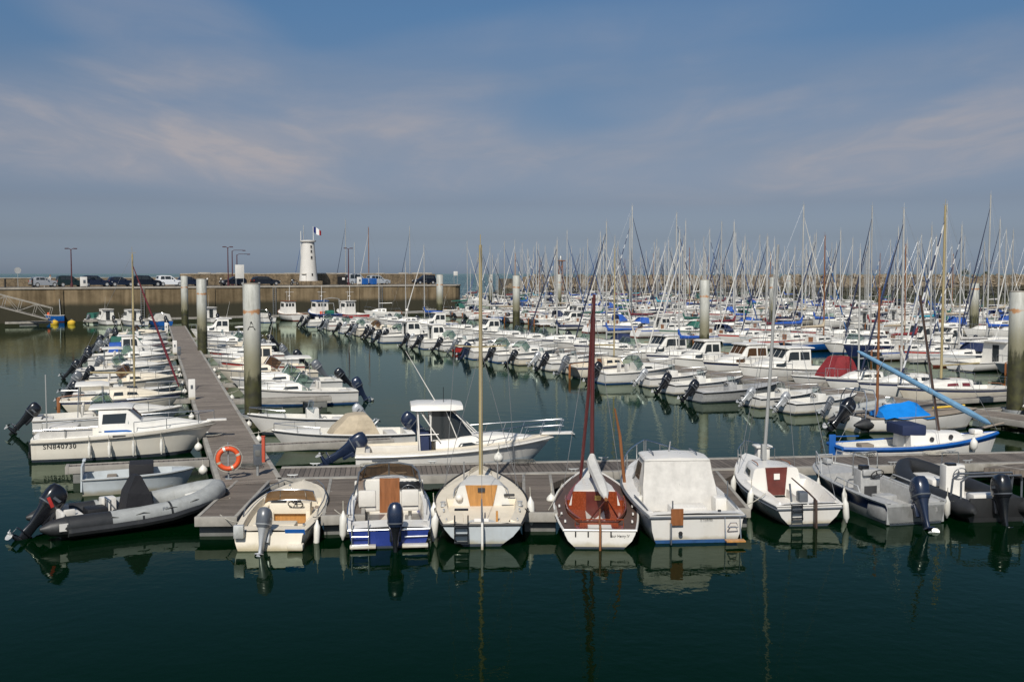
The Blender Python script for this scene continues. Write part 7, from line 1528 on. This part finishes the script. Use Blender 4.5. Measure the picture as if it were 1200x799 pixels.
# ---- gangway on the left
def gangway():
    e = at(57, 374, .9); top = atd(-70, 341, e.y - 3); P = Vector((top.x, top.y, top.z)); d = e - P; L = d.length
    root = thing('gangway', 'long white truss gangway sloping down to the landing pontoon at left', 'gangway', P, 0); q = d.to_track_quat('X', 'Z'); root.rotation_euler = q.to_euler(); root.location = P
    MB().box((L / 2, 0, 0), (L, 1.4, .08)).build('deck', M['planksF'], root)
    n = int(L / 1.9)
    for sy in (-.75, .75):
        m = MB(); m.box((L / 2, sy, 0), (L, .10, .12)); m.box((L / 2, sy, 1.55), (L, .08, .08))
        for k in range(n + 1):
            x = L * k / n; m.box((x, sy, .78), (.055, .055, 1.5))
            if k < n: m.tube([(x, sy, .05), (x + L / n, sy, 1.5)] if k % 2 else [(x, sy, 1.5), (x + L / n, sy, .05)], .028, 5)
        m.build('truss', M['beam'], root)
gangway()
def lp(a, b, w, lb): pontoon('landing_pontoon', lb, Vector((a.x, a.y, 0)), Vector((b.x, b.y, 0)), w)
lp(at(6, 382), at(62, 381), 2.6, 'pale landing pontoon at the foot of the gangway')
# ---- cars
GL = M['glass']
M['tyre'] = mat('tyre_rubber', (.02, .02, .02), .85, var=.2)
M['lamp'] = mat('headlamp_lens', (.6, .62, .62), .15, var=.05); M['redlamp'] = mat('tail_lamp_lens', (.35, .02, .02), .2, var=.1)
def carpaint(n, c): M[n] = mat(n, c, .25, metal=.2, var=.06, coat=.6); return M[n]
def car(s, b, paint, lb, kind='suv', face=1, L=4.3, cat='car', yaw=0):
    P = pier(s, b, QZ + .012); a = math.atan2(pd.y, pd.x) + (0 if face > 0 else math.pi) + R(yaw)
    root = thing('parked_van' if cat == 'van' else 'parked_car', lb, cat, P, a, 'vehicles parked on the pier'); W = .88; Hh = {'suv': 1.68, 'hatch': 1.48, 'van': 1.95}[kind]; l2 = L / 2
    body = [(-l2, .42, .62, W * .88, W * .84), (-l2 + .06, .28, .98, W * .97, W * .90), (-l2 + .8, .24, 1.02, W, W * .92), (l2 - 1.5, .24, 1.0, W, W * .92), (l2 - .55, .24, .90, W * .99, W * .88), (l2 - .08, .28, .76, W * .92, W * .82), (l2, .42, .60, W * .84, W * .76)]
    bd_ = cabin(body).build('body', paint, root)
    ra = -l2 + (.28 if kind != 'hatch' else .45); rb = l2 - (2.15 if kind != 'van' else 1.7)
    gh = [(-l2 + .12, .98, 1.02, W * .90, W * .86), (ra, .98, Hh - .06, W * .89, W * .74), (ra + .5, .98, Hh, W * .89, W * .73), (rb, .98, Hh - .03, W * .89, W * .72), (rb + .85, .95, 1.0, W * .87, W * .78)]
    cabin(gh).build('roof', paint, bd_)
    x0 = ra + .15; cuts = (x0, lerp(x0, rb, .42), rb + .02)
    for i in (0, 1): side_win(gh, cuts[i] + .04, cuts[i + 1] - .04, .14, .92, off=.008, sa=.08 if i == 0 else 0, sb=0 if i == 0 else -.06).build('window', GL, bd_)
    side_win(gh, rb + .06, rb + .52, .14, .84, off=.008, sa=0, sb=-.42).build('quarter_window', GL, bd_)
    front_win(gh[4], gh[3], .08, .9, -.88, .88).build('windscreen', GL, bd_); front_win(gh[0], gh[1], .25, .85, -.8, .8, off=.012).build('rear_window', GL, bd_)
    for x in (-l2 + .80, l2 - .85):
        for sy in (-1, 1):
            T = Matrix.Translation((x, sy * (W - .10), .33)) @ Matrix.Rotation(R(90), 4, 'X')
            w = MB().lathe([(.22, -.105), (.31, -.10), (.335, -.06), (.335, .06), (.31, .10), (.22, .105)], 20).move(T).build('wheel', M['tyre'], root); MB().lathe([(.21, -.112), (.21, .112)], 14).move(T).build('rim', M['alu'], w)
    for sy in (-1, 1):
        MB().bbox((l2 - .08, sy * W * .64, .70), (.16, .34, .13), .03).build('headlight', M['lamp'], root); MB().bbox((-l2 + .06, sy * W * .72, .82), (.10, .2, .26), .03).build('tail_light', M['redlamp'], root)
        MB().bbox((rb + .35, sy * (W + .06), 1.02), (.14, .16, .12), .03).build('mirror', paint, bd_)
    MB().bbox((l2 - .02, 0, .42), (.06, 1.2, .22), .02).build('grille', M['black'], root)
    return root
def spx(px, b=5.2):      # metres along the pier for a picture column, at the parking line
    lo, hi = -40, 90
    for _ in range(40):
        m = (lo + hi) / 2; q = pier(m, b)
        if 600 + q.x / (q.y * math.cos(PITCH) + (H - 5.8) * math.sin(PITCH)) * F < px: lo = m
        else: hi = m
    return lo
CP = {'g': carpaint('silver_grey_car_paint', (.30, .31, .32)), 'dg': carpaint('dark_green_car_paint', (.012, .022, .018)), 'n': carpaint('dark_blue_car_paint', (.010, .013, .025)), 'k': carpaint('black_car_paint', (.007, .007, .009)), 'w': carpaint('white_car_paint', (.75, .75, .74)), 's': carpaint('pale_grey_van_paint', (.40, .42, .43)), 'b': carpaint('black_car_paint_dusty', (.016, .016, .018))}
for px, c, kind, lb, fc, L in ((52, 'g', 'hatch', 'grey hatchback at the left end of the row of cars on the pier', 1, 4.1), (83, 'dg', 'suv', 'dark green car behind the dark red lamp post on the pier', 1, 4.3), (113, 'n', 'suv', 'dark blue car right of the white notice board on the pier', 1, 4.4), (142, 'n', 'hatch', 'dark hatchback left of the golden mast on the pier', 1, 4.1), (172, 'k', 'suv', 'big black car just left of the white one on the pier', 1, 4.6), (199, 'w', 'suv', 'white car parked on the pier', 1, 4.3),
                               (223, 'n', 'hatch', 'dark car partly hidden by the farthest left-hand piling', 1, 4.1), (273, 'k', 'hatch', 'dark car behind the dark red lamp post on the pier, left of the lettered piling', -1, 4.2), (311, 'b', 'hatch', 'long black car on the pier left of the lighthouse', 1, 4.8), (418, 's', 'van', 'pale grey van right of the lamp post past the lighthouse', 1, 4.2), (443, 's', 'suv', 'grey car beside the blue bins on the pier', 1, 4.4), (497, 'k', 'suv', 'black car alone near the pier head', -1, 4.4)):
    car(spx(px), 5.2, CP[c], lb, kind, fc, L, 'van' if kind == 'van' else 'car', random.Random(px).uniform(-4, 4))
# ---- motorcycle
def motorcycle(px):
    P = pier(spx(px, 4.2), 4.2, QZ + .012); root = thing('motorcycle', 'dark motorcycle standing left of the lighthouse foot', 'motorcycle', P, math.atan2(pd.y, pd.x) + R(200))
    for x in (-.68, .70):
        w = MB().torus((x, 0, .31), .25, .065, 0, 22, 8, Matrix.Rotation(R(90), 3, 'X')).build('wheel', M['tyre'], root)
        sp = MB()
        for k in range(6): sp.tube([(x, 0, .31), (x + .2 * math.cos(k * 1.047), 0, .31 + .2 * math.sin(k * 1.047))], .012, 4)
        sp.build('spokes', M['alu'], w)
    MB().tube([(-.68, 0, .31), (-.15, 0, .42), (.2, 0, .40), (.40, 0, .78), (.45, 0, .90)], [.04, .09, .12, .08, .04], 8).build('frame', M['galv'], root)
    MB().tube([(.42, 0, .82), (.15, 0, .86), (-.05, 0, .80)], [.06, .15, .09], 10).build('tank', M['blackg'], root); MB().tube([(0, 0, .80), (-.35, 0, .76), (-.75, 0, .86)], [.08, .12, .05], 8, sq=.6).build('seat', M['black'], root)
    MB().tube([(.70, .07, .31), (.46, .07, .92)], .025, 6).tube([(.46, 0, .93), (.40, 0, 1.02)], .03, 6).build('fork', M['steel'], root); MB().tube([(.28, .36, 1.04), (.40, .2, 1.03), (.40, -.2, 1.03), (.28, -.36, 1.04)], .018, 6).build('handlebar', M['black'], root)
    MB().sphere((.56, 0, .86), .10, 0, 12).build('headlight', M['lamp'], root)
motorcycle(345)
# ---- lighthouse
def lighthouse():
    P = pier(spx(361.5, 4.9), 4.9, QZ); r = 1.72; k = P.y / F; Ht = 52 * k; root = thing('lighthouse', 'white tapered lighthouse tower on the pier with small dark windows', 'lighthouse', P, math.atan2(pd.y, pd.x))
    r0, r1 = 10.9 * k, 7.2 * k
    MB().bbox((0, 0, .35), (r0 * 2.25, r0 * 2.1, .75), .06).build('plinth', M['parapet'], root)
    MB().lathe([(r0, .72), (lerp(r0, r1, .3), Ht * .3), (lerp(r0, r1, .65), Ht * .65), (r1, Ht - .3)], 32).build('tower', M['whitewash'], root)
    MB().lathe([(r1, Ht - .3), (r1 + .28, Ht - .22), (r1 + .30, Ht), (r1 + .12, Ht + .03), (.1, Ht + .10)], 32).build('gallery', M['whitewash'], root)
    fa = math.atan2(-P.y, -P.x) - math.atan2(pd.y, pd.x)
    for t, s in ((.86, .26), (.76, .26), (.62, .30), (.24, .26)):
        rr = lerp(r0, r1, t); a = fa + R(26); c = Vector((rr * math.cos(a), rr * math.sin(a), Ht * t)); rot = Matrix.Rotation(a, 3, 'Z')
        w = MB().bbox(c, (.12, s * .95, s * 1.5), .02, rot=rot).build('window', M['darkin'], root); MB().bbox(c - Vector((0, 0, s * .85)), (.2, s * 1.2, .06), .02, rot=rot).build('sill', M['coping'], w)
    a = fa - R(28); c = Vector((r0 * 1.0 * math.cos(a), r0 * 1.0 * math.sin(a), 1.9)); MB().bbox(c, (.5, .8, .12), .02, rot=Matrix.Rotation(a, 3, 'Z')).build('door_canopy', M['coping'], root); MB().bbox(c - Vector((0, 0, .95)) * 1.0, (.12, .8, 1.7), .02, rot=Matrix.Rotation(a, 3, 'Z')).build('door', M['gelw'], root)
    MB().tube([(r1 * 1.15 * math.cos(fa - R(85)), r1 * 1.15 * math.sin(fa - R(85)), Ht * .55), (r1 * 1.15 * math.cos(fa - R(85)), r1 * 1.15 * math.sin(fa - R(85)), Ht + 1.6)], .05, 6).build('lightning_rod', M['gelw'], root)
    ft = Ht + 16.5 * k; fl = thing('flag', 'French tricolour flag flying from the lighthouse top', 'flag', P + Vector((pd.x * 1.0, pd.y * 1.0, Ht)), math.atan2(pd.y, pd.x))
    MB().tube([(0, 0, 0), (0, 0, ft - Ht)], .05, 7).build('pole', M['gelw'], fl)
    zt = ft - Ht - .1; FLs = 12 * k
    for i, (nm, col) in enumerate((('blue_stripe', 'fl_b'), ('white_stripe', 'fl_w'), ('red_stripe', 'fl_r'))):
        rows_ = []
        for u in steps(i / 3, (i + 1) / 3, 5): rows_.append([(.06 + u * FLs * .86, .16 * math.sin(u * 7) * (u + .2), zt - FLs * .34 * u ** 1.3 - FLs * .56 * v + .1 * math.sin(u * 6 + v * 2)) for v in steps(0, 1, 5)])
        MB().loft(rows_, close=False, caps=(False, False)).build(nm, M[col], fl)
M['fl_b'] = mat('flag_blue_cloth', (.012, .03, .18), .8); M['fl_w'] = mat('flag_white_cloth', (.75, .74, .72), .8); M['fl_r'] = mat('flag_red_cloth', (.55, .02, .03), .8)
lighthouse()
# ---- lamp posts, signs, bins, bollards, a person
M['lamp_paint'] = mat('dark_red_lamp_paint', (.075, .018, .022), .5, var=.2)
def lamp_post(px, ytop, b, lb, arms=2):
    P = pier(spx(px, b), b, QZ); tz = atd(px, ytop, P.y).z - QZ; root = thing('lamp_post', lb, 'lamp post', P, math.atan2(pd.y, pd.x), 'dark red lamp posts on the pier')
    MB().lathe([(.20, 0), (.20, .5), (.11, .6), (.085, tz * .6), (.07, tz)], 12).build('post', M['lamp_paint'], root)
    for s in ((-1, 1) if arms == 2 else (1,)):
        a = MB().tube([(0, 0, tz - .1), (s * .35, 0, tz + .12), (s * (.55 if arms == 2 else 1.9), 0, tz + .12)], .045, 6).build('arm', M['lamp_paint'], root); MB().bbox((s * (.62 if arms == 2 else 2.1), 0, tz + .08), (.5, .26, .14), .05).build('lantern', M['lamp_paint'], a)
lamp_post(84, 292, 1.2, 'dark red twin-lantern lamp post at left, in front of the dark green car'); lamp_post(267.5, 290, 1.4, 'nearest of the three dark red lamp posts left of the lettered piling'); lamp_post(272.5, 294, 8.4, 'middle of the three lamp posts left of the lettered piling, its arm to the right', 1); lamp_post(278, 298.5, 8.8, 'shortest-looking of the three lamp posts left of the lettered piling', 1); lamp_post(408.5, 291.5, 1.4, 'dark red lamp post right of the lighthouse')
def board(px, b, w, h_, z0, lb, mt='gelw', mark=True, post=.05):
    P = pier(spx(px, b), b, QZ); root = thing('notice_board', lb, 'notice board', P, math.atan2(pd.y, pd.x)); MB().bbox((0, 0, z0 + h_ / 2), (w, .08, h_), .02).build('panel', M[mt], root)
    for s in (-1, 1): MB().tube([(s * w * .42, 0, 0), (s * w * .42, 0, z0)], post, 6).build('post', M['galv'], root)
    if mark: MB().bbox((.1 * w, -.05, z0 + h_ * .5), (w * .35, .02, h_ * .35), .01).build('printed_panel', M['greyg'], root)
board(98, .9, 1.0, 1.4, .1, 'white notice board on the quay edge left of the dark blue car'); board(281, 1.0, 1.5, 2.2, 1.2, 'tall white panel on posts on the quay edge behind the lettered piling', mark=False); board(421, .9, .9, 1.2, .2, 'low white notice board in front of the pale van')
board(534, 6.0, .9, .8, 1.6, 'small white board at the pier head', mark=False)
def roundsign(px):
    P = pier(spx(px, 1.0), 1.0, QZ); tz = atd(px, 317, P.y).z - QZ; root = thing('road_sign', 'round road sign on a thin post seen from behind, far left of the pier', 'road sign', P, math.atan2(pd.y, pd.x)); MB().tube([(0, 0, 0), (0, 0, tz + .4)], .04, 6).build('post', M['galv'], root); MB().lathe([(.46, 0), (.46, .03)], 20).move(Matrix.Translation((0, -.05, tz)) @ Matrix.Rotation(R(90), 4, 'X')).build('disc', M['alu'], root)
roundsign(21)
for px, w, mt, lb, g in ((401, 1.5, 'black', 'large black waste bin left of the dark red lamp post', None), (427, 1.1, 'bluep', 'left blue bin in front of the grey car', 'blue bins'), (437, 1.1, 'bluep', 'right blue bin in front of the grey car', 'blue bins')):
    P = pier(spx(px, 3.0), 3.0, QZ); root = thing('waste_bin', lb, 'bin', P, math.atan2(pd.y, pd.x), g); hh = 1.75 if mt == 'black' else 1.1
    MB().box((0, 0, .12 + hh * .4), (w * .92, .95, hh * .8), rot=None, taper=1.0).build('body', M[mt], root); MB().loft([[(-w / 2, -.5, hh * .9 + .02), (w / 2, -.5, hh * .9 + .02), (w / 2, .5, hh * .9 + .02), (-w / 2, .5, hh * .9 + .02)], [(-w / 2, -.42, hh), (w / 2, -.42, hh), (w / 2, .5, hh + .06), (-w / 2, .5, hh + .06)]], smooth=False).build('lid', M[mt], root)
    if mt == 'black': MB().bbox((.0, -.482, hh * .62), (.5, .02, .4), .005).build('sticker', M['gelw'], root)
    for sx in (-1, 1): MB().lathe([(.1, -.04), (.1, .04)], 12).move(Matrix.Translation((sx * w * .4, 0, .1)) @ Matrix.Rotation(R(90), 4, 'X')).build('wheel', M['tyre'], root)
for i, (px, lb) in enumerate(((6, 'black bollard left of the round road sign'), (38, 'black bollard left of the grey hatchback'), (243, 'black white-topped bollard right of the pilings'), (259, 'black white-topped bollard left of the lamp posts'))):
    P = pier(spx(px, 1.0), 1.0, QZ); root = thing('bollard', lb, 'bollard', P, 0, 'bollards on the quay edge'); MB().lathe([(.14, 0), (.12, .1), (.11, 1.0), (.13, 1.05)], 12).build('post', M['black'], root); MB().lathe([(.135, 1.05), (.14, 1.2), (.06, 1.28)], 12).build('cap', M['gelw' if i > 1 else 'black'], root)
def person(px):
    P = pier(spx(px, 6.6), 6.6, QZ + .012); me = bpy.data.meshes.new('person'); bm = bmesh.new(); sk = bm.verts.layers.skin.verify()
    def V(p, r, root=False): v = bm.verts.new(p); v[sk].radius = (r, r); v[sk].use_root = root; return v
    pe = V((0, 0, .92), .15, True); ch = V((0, 0, 1.28), .17); nk = V((0, 0, 1.50), .065); hd = V((0, -.02, 1.64), .10); tp = V((0, -.02, 1.74), .085)
    E = [(pe, ch), (ch, nk), (nk, hd), (hd, tp)]
    for s in (-1, 1):
        hp = V((s * .10, 0, .84), .10); kn = V((s * .12, -.02, .48), .07); an = V((s * .12, .02, .09), .045); to = V((s * .13, -.14, .04), .04); E += [(pe, hp), (hp, kn), (kn, an), (an, to)]
        sh = V((s * .19, 0, 1.42), .07); el = V((s * .27, .03, 1.14), .05); wr = V((s * .22, -.14, .98), .035); ha = V((s * .20, -.22, .95), .04); E += [(ch, sh), (sh, el), (el, wr), (wr, ha)]
    for a, b in E: bm.edges.new((a, b))
    bm.to_mesh(me); bm.free(); o = bpy.data.objects.new('person', me); COL.objects.link(o); o.modifiers.new('skin', 'SKIN'); sb = o.modifiers.new('sub', 'SUBSURF'); sb.levels = 2; sb.render_levels = 2
    dg = bpy.context.evaluated_depsgraph_get(); nm = bpy.data.meshes.new_from_object(o.evaluated_get(dg)); bpy.data.objects.remove(o); nm.name = 'person'
    skin = mat('skin', (.45, .26, .18), .6); M['jeans'] = mat('dark_trousers', (.03, .035, .05), .9); nm.materials.clear()
    for m_ in (skin, M['jeans'], M['cv_white']): nm.materials.append(m_)
    for p in nm.polygons:
        c = p.center; p.use_smooth = True; p.material_index = 0 if (c.z > 1.47 and abs(c.x) < .12) or (abs(c.x) > .17 and c.z < 1.12 and c.z > .8) else (1 if c.z < .95 else 2)
    o = bpy.data.objects.new('person', nm); COL.objects.link(o); o.location = P; o.rotation_euler = (0, 0, math.atan2(pd.y, pd.x) + R(20)); tag(o, 'person in a white top standing behind the grey hatchback', 'person')
    h = MB().sphere((0, .0, 1.70), .108, 0, 14, 1.0).build('hair', M['mahog'], o)
person(59)
# ---- beacon beyond the harbour mouth
P = atd(657, 331, 292); root = thing('beacon', 'brown framework beacon at the tip of the breakwater', 'beacon', (P.x, 292, 0), .3); bz = atd(657, 306, 292).z; m = MB()
for sx in (-.5, .5):
    for sy in (-.5, .5): m.tube([(sx * 1.3, sy * 1.3, -3), (sx * .8, sy * .8, bz)], .10, 6)
for k in range(5):
    z = lerp(3, bz, k / 4); w = lerp(1.2, .8, k / 4) * .5
    for a, b in (((-w, -w), (w, -w)), ((w, -w), (w, w)), ((w, w), (-w, w)), ((-w, w), (-w, -w))): m.tube([(*a, z), (*b, z + (.0 if k == 4 else .6))], .06, 5)
m.build('tower', M['mastb'], root); MB().bbox((0, 0, bz + .1), (2.2, 1.6, .25), .05).build('platform', M['mastb'], root); MB().lathe([(.4, bz + .2), (.4, bz + 1.1), (.1, bz + 1.5)], 12).build('lantern', M['galv'], root)
# ---- boats by the harbour mouth
for px, py, k, lb, rot in ((562, 352, 'pilot_cr', 'small red-striped wheelhouse boat lying in the harbour mouth', 150), (620, 353, 'pilot_gn', 'wheelhouse boat near the breakwater tip', 10), (648, 351, 'open_red', 'small boat with red cover by the breakwater tip', 20), (690, 351, 'cuddy_blue', 'blue-covered boat below the breakwater, right of the beacon', 20)):
    q = at(px, py); boat(k, Vector((q.x, q.y, 0)), R(rot), 'x', 'boats by the harbour mouth')['label'] = lb
# ---- sailboats lying outside the pier, only their masts showing over the parapet
for i, (px, yt, fu, lb) in enumerate(((381, 265, 'furl_b', 'sailboat behind the pier, its blue-sailed mast showing right of the lighthouse'), (430, 258, 'furl_n', 'sailboat behind the pier with a dark furled sail, above the grey car'), (440, 285, None, 'sailboat behind the pier with a short white mast'), (457, 267, 'furl_w', 'sailboat behind the pier with a faint brown mast'), (505, 266, 'furl_n', 'sailboat behind the pier with a dark furled sail, above the lone black car'))):
    q = atd(px, 330, 238); top = atd(px, yt, 238).z
    KW['out%d' % i] = (b_sail, dict(L=7.6, B=2.6, mast_top=top, cover=None, furl=fu, mastm='mastb' if i == 3 else 'mast', rail=False, r=.085), 7.6); DESC['out%d' % i] = 'x'; CAT['out%d' % i] = 'sailboat'
    boat('out%d' % i, Vector((q.x, 238, 0)), R(180 + 12), 'x', 'sailboats outside the pier')['label'] = lb
# ================================================================== SMALL THINGS ON THE WALKWAY
def life_ring():
    c = at(267.5, 536, 0); e = at(268, 561, PZ); P = Vector((e.x, e.y, PZ)); a = math.atan2(-P.y, -P.x) + R(90)
    st = thing('ring_stand', 'thin galvanised post carrying the orange life ring on the walkway', 'post', P, a); MB().tube([(0, 0, 0), (0, 0, 1.16)], .028, 8).build('post', M['galv'], st); MB().bbox((0, 0, .012), (.2, .2, .02), .005).build('foot', M['galv'], st); MB().tube([(0, -.02, 1.0), (0, -.16, 1.02)], .02, 6).build('hook', M['galv'], st)
    rg = thing('life_ring', 'orange life ring hung on the thin post at the end of the left walkway', 'life ring', P + Vector((0, 0, .66)), a); rot = Matrix.Rotation(R(90), 3, 'X')
    MB().torus((0, -.10, 0), .315, .075, 0, 40, 12, rot).build('ring', M['orangep'], rg)
    for k in range(4):
        an = k * math.pi / 2 + .4; c = Vector((.315 * math.cos(an), -.10, .315 * math.sin(an))); t = Vector((-math.sin(an), 0, math.cos(an))); MB().tube([c - t * .035, c + t * .035], .079, 12).build('white_band', M['gelw'], rg)
    ln = MB(); ln.tube([(.42 * math.cos(t) * (1 if int(t / .2) % 4 else 1.04), -.10, .42 * math.sin(t)) for t in steps(0, 6.28, 40)], .010, 5); ln.build('grab_rope', M['rope'], rg)
life_ring()
def pedestal(px, py, lb, kind, h_=1.0):
    e = at(px, py, PZ); root = thing('service_pedestal' if kind == 'g' else 'number_post', lb, 'pedestal' if kind == 'g' else 'sign', (e.x, e.y, PZ), math.atan2(adir.y, adir.x) - R(90))
    if kind == 'g':
        MB().bbox((0, 0, h_ * .64), (.26, .2, h_ * .62), .03).build('cabinet', M['greyg'], root); MB().tube([(0, 0, 0), (0, 0, h_ * .4)], .045, 8).build('post', M['galv'], root); MB().bbox((0, -.105, h_ * .70), (.15, .02, .2), .008).build('socket_panel', M['floatp'], root)
    elif kind == 'w':
        MB().bbox((0, 0, h_ * .5), (.34, .10, h_), .02).build('board', M['gelw'], root); MB().bbox((.0, -.055, h_ * .62), (.12, .01, .2), .004).build('printed_mark', M['greyg'], root)
    else: MB().bbox((0, 0, h_ / 2 - .1), (.14, .14, h_ + .2), .02).build('post', M['orangep'], root)
pedestal(302, 557, 'grey service pedestal at the right edge of the walkway by the life ring', 'g', 1.05); pedestal(225, 468, 'white number board on the left edge of the walkway, nearer one', 'w', 1.05); pedestal(205, 415, 'white number board on the left edge of the walkway, middle one', 'w', 1.1); pedestal(195, 391, 'white number board on the left edge of the walkway, farthest one', 'w', 1.2); pedestal(210, 421, 'dark grey service pedestal beside the middle white number board', 'g', 1.0)
M['redo'] = mat('faded_red_paint', (.42, .065, .03), .6, var=.25, scale=4)
def red_post():
    e = at(309, 541, PZ); root = thing('marker_post', 'orange-red post at the corner of the left walkway beside the beige-canopied boat', 'post', (e.x, e.y, 0), 0); MB().bbox((0, 0, .75), (.11, .11, 1.35), .02).build('post', M['redo'], root); MB().bbox((0, 0, 1.43), (.13, .13, .04), .015).build('cap', M['redo'], root)
red_post()
P = at(893, 541.5, PZ)
root = thing('service_pedestal', 'white box pedestal on the front pontoon behind the small white sailboat', 'pedestal', (P.x, P.y, PZ), math.atan2(fdir.y, fdir.x)); MB().bbox((0, 0, .26), (.42, .36, .52), .03).build('cabinet', M['gelw'], root); MB().bbox((0, 0, .56), (.58, .48, .08), .03).build('lid', M['gelw'], root); MB().bbox((0, -.185, .26), (.26, .02, .34), .005).build('door', M['deck'], root)
for i, (px, py, z, lb) in enumerate(((232.5, 524, .34, 'round white fender ball at the walkway edge below the lettered cruiser bow'), (238, 551, .36, 'round white fender ball at the walkway edge by the first left finger'), (243, 511, .4, 'round white fender ball under the bow of the lettered cruiser'))):
    fender(at(px, py, z), lb, r=.15, ball=True, up=.22)
for i, (px, py) in enumerate(((345, 556), (470, 553.5), (668, 549), (780, 547), (905, 545.5), (1040, 543), (1128, 541.5), (372, 539), (505, 537), (700, 534), (770, 533), (860, 531.5), (1000, 529), (1100, 527))):
    k = (at(px, py, PZ) - Fc0).dot(fdir); side = -1 if i < 7 else 1; P = Fc0 + fdir * k + fnor * side * (FW / 2 - .14)
    root = thing('mooring_cleat', ('%s steel cleat from the left on the %s edge of the front pontoon' % (ordn(i % 7).replace('nearest', 'first'), 'near' if side < 0 else 'far')), 'cleat', (P.x, P.y, PZ + .025), math.atan2(fdir.y, fdir.x), 'mooring cleats on the front pontoon')
    MB().tube([(-.17, 0, .10), (-.08, 0, .085), (.08, 0, .085), (.17, 0, .10)], [.016, .026, .026, .016], 8).build('horn', M['galv'], root)
    for sx in (-.06, .06): MB().tube([(sx, 0, 0), (sx, 0, .085)], .022, 6).build('stem', M['galv'], root)
# blue tarpaulin boat and a bare brown mast behind the blue hull
def tarp_boat():
    q = at(1012, 505, 0); a = math.atan2(fdir.y, fdir.x) + R(2); root = thing('sailboat', 'wooden boat under a bright blue tarpaulin behind the blue-hulled sailing boat', 'sailboat', (q.x, q.y, 0), a); L = 5.4
    h = Hull(L, 1.9, .62, .9, tr=.7, xm=.42, pw=2.0, rnd=True); h.mesh((2, 0, 0, 0, 1, 1, 1)).build('hull', [M['gelw'], M['boot'], M['woodg']], root); cockpit_deck(h, .3, 2.4, .16, -.4).build('deck', M['woodg'], root); h.rail(.035, .01, .02).build('rub_rail', M['woodg'], root)
    rows_ = []
    for k, x in enumerate(steps(.55, 2.9, 6)):
        r_ = 1.22 - .08 * math.sin(k * 1.3) - (.25 if k in (0, 6) else 0); rows_.append([(x + (.12 if k == 0 else -.12 if k == 6 else 0) * (1 - abs(j - 4) / 4), .98 * (1 - j / 4), lerp(.66, r_, (1 - abs(j - 4) / 4) ** .9) - .05 * math.sin(j * 1.9 + k * 2.2)) for j in range(9)])
    MB().loft(rows_, close=False, caps=(True, True)).build('tarpaulin', M['tarp'], root)
    mp_ = loc2w(Vector((q.x, q.y, 0)), a, (1.0, 0, 0)); top = atd(1029, 337, mp_.y); MB().tube([(.62, 0, .5), (.62, 0, top.z)], [.07, .05], 8).build('mast', M['mastb'], root)
    MB().tube([(3.4, .2, .95), (4.9, .1, 1.05)], .05, 7).build('boom', M['yellow'], root)
tarp_boat()
for o in [x for x in sc.objects if x.parent is None and x.type == 'EMPTY' and not x.get('label')]: print('NOLABEL', o.name)

def coil(px, py, lb, r=.22, mt='rope'):
    e = at(px, py, PZ); root = thing('rope_coil', lb, 'rope', (e.x, e.y, PZ + .03), 1.0, 'rope coils on the walkways'); m = MB()
    m.tube([((r + .012 * t) * math.cos(t), (r + .012 * t) * math.sin(t) * .95, .012 + .006 * t * .35) for t in steps(0, 25, 90)], .014, 5); m.tube([(r, 0, .01), (r + .3, .1, .01), (r + .5, -.05, .01)], .014, 5); m.build('coil', M[mt], root)
for px, py, lb, mt in ((436, 547, 'pale rope coil on the front pontoon behind the blue-sided boat', 'rope'), (612, 543, 'dark rope coil on the front pontoon right of the cream sailboat', 'roped'), (1010, 534, 'greenish rope coil on the front pontoon behind the aluminium workboat', 'roped'), (1095, 533, 'pale rope coil on the front pontoon behind the black inflatable', 'rope'), (247, 511, 'small rope coil on the left edge of the walkway near the lettered cruiser', 'rope'), (292, 548, 'dark rope coil at the right edge of the walkway by the grey pedestal', 'roped')): coil(px, py, lb, .16, mt)
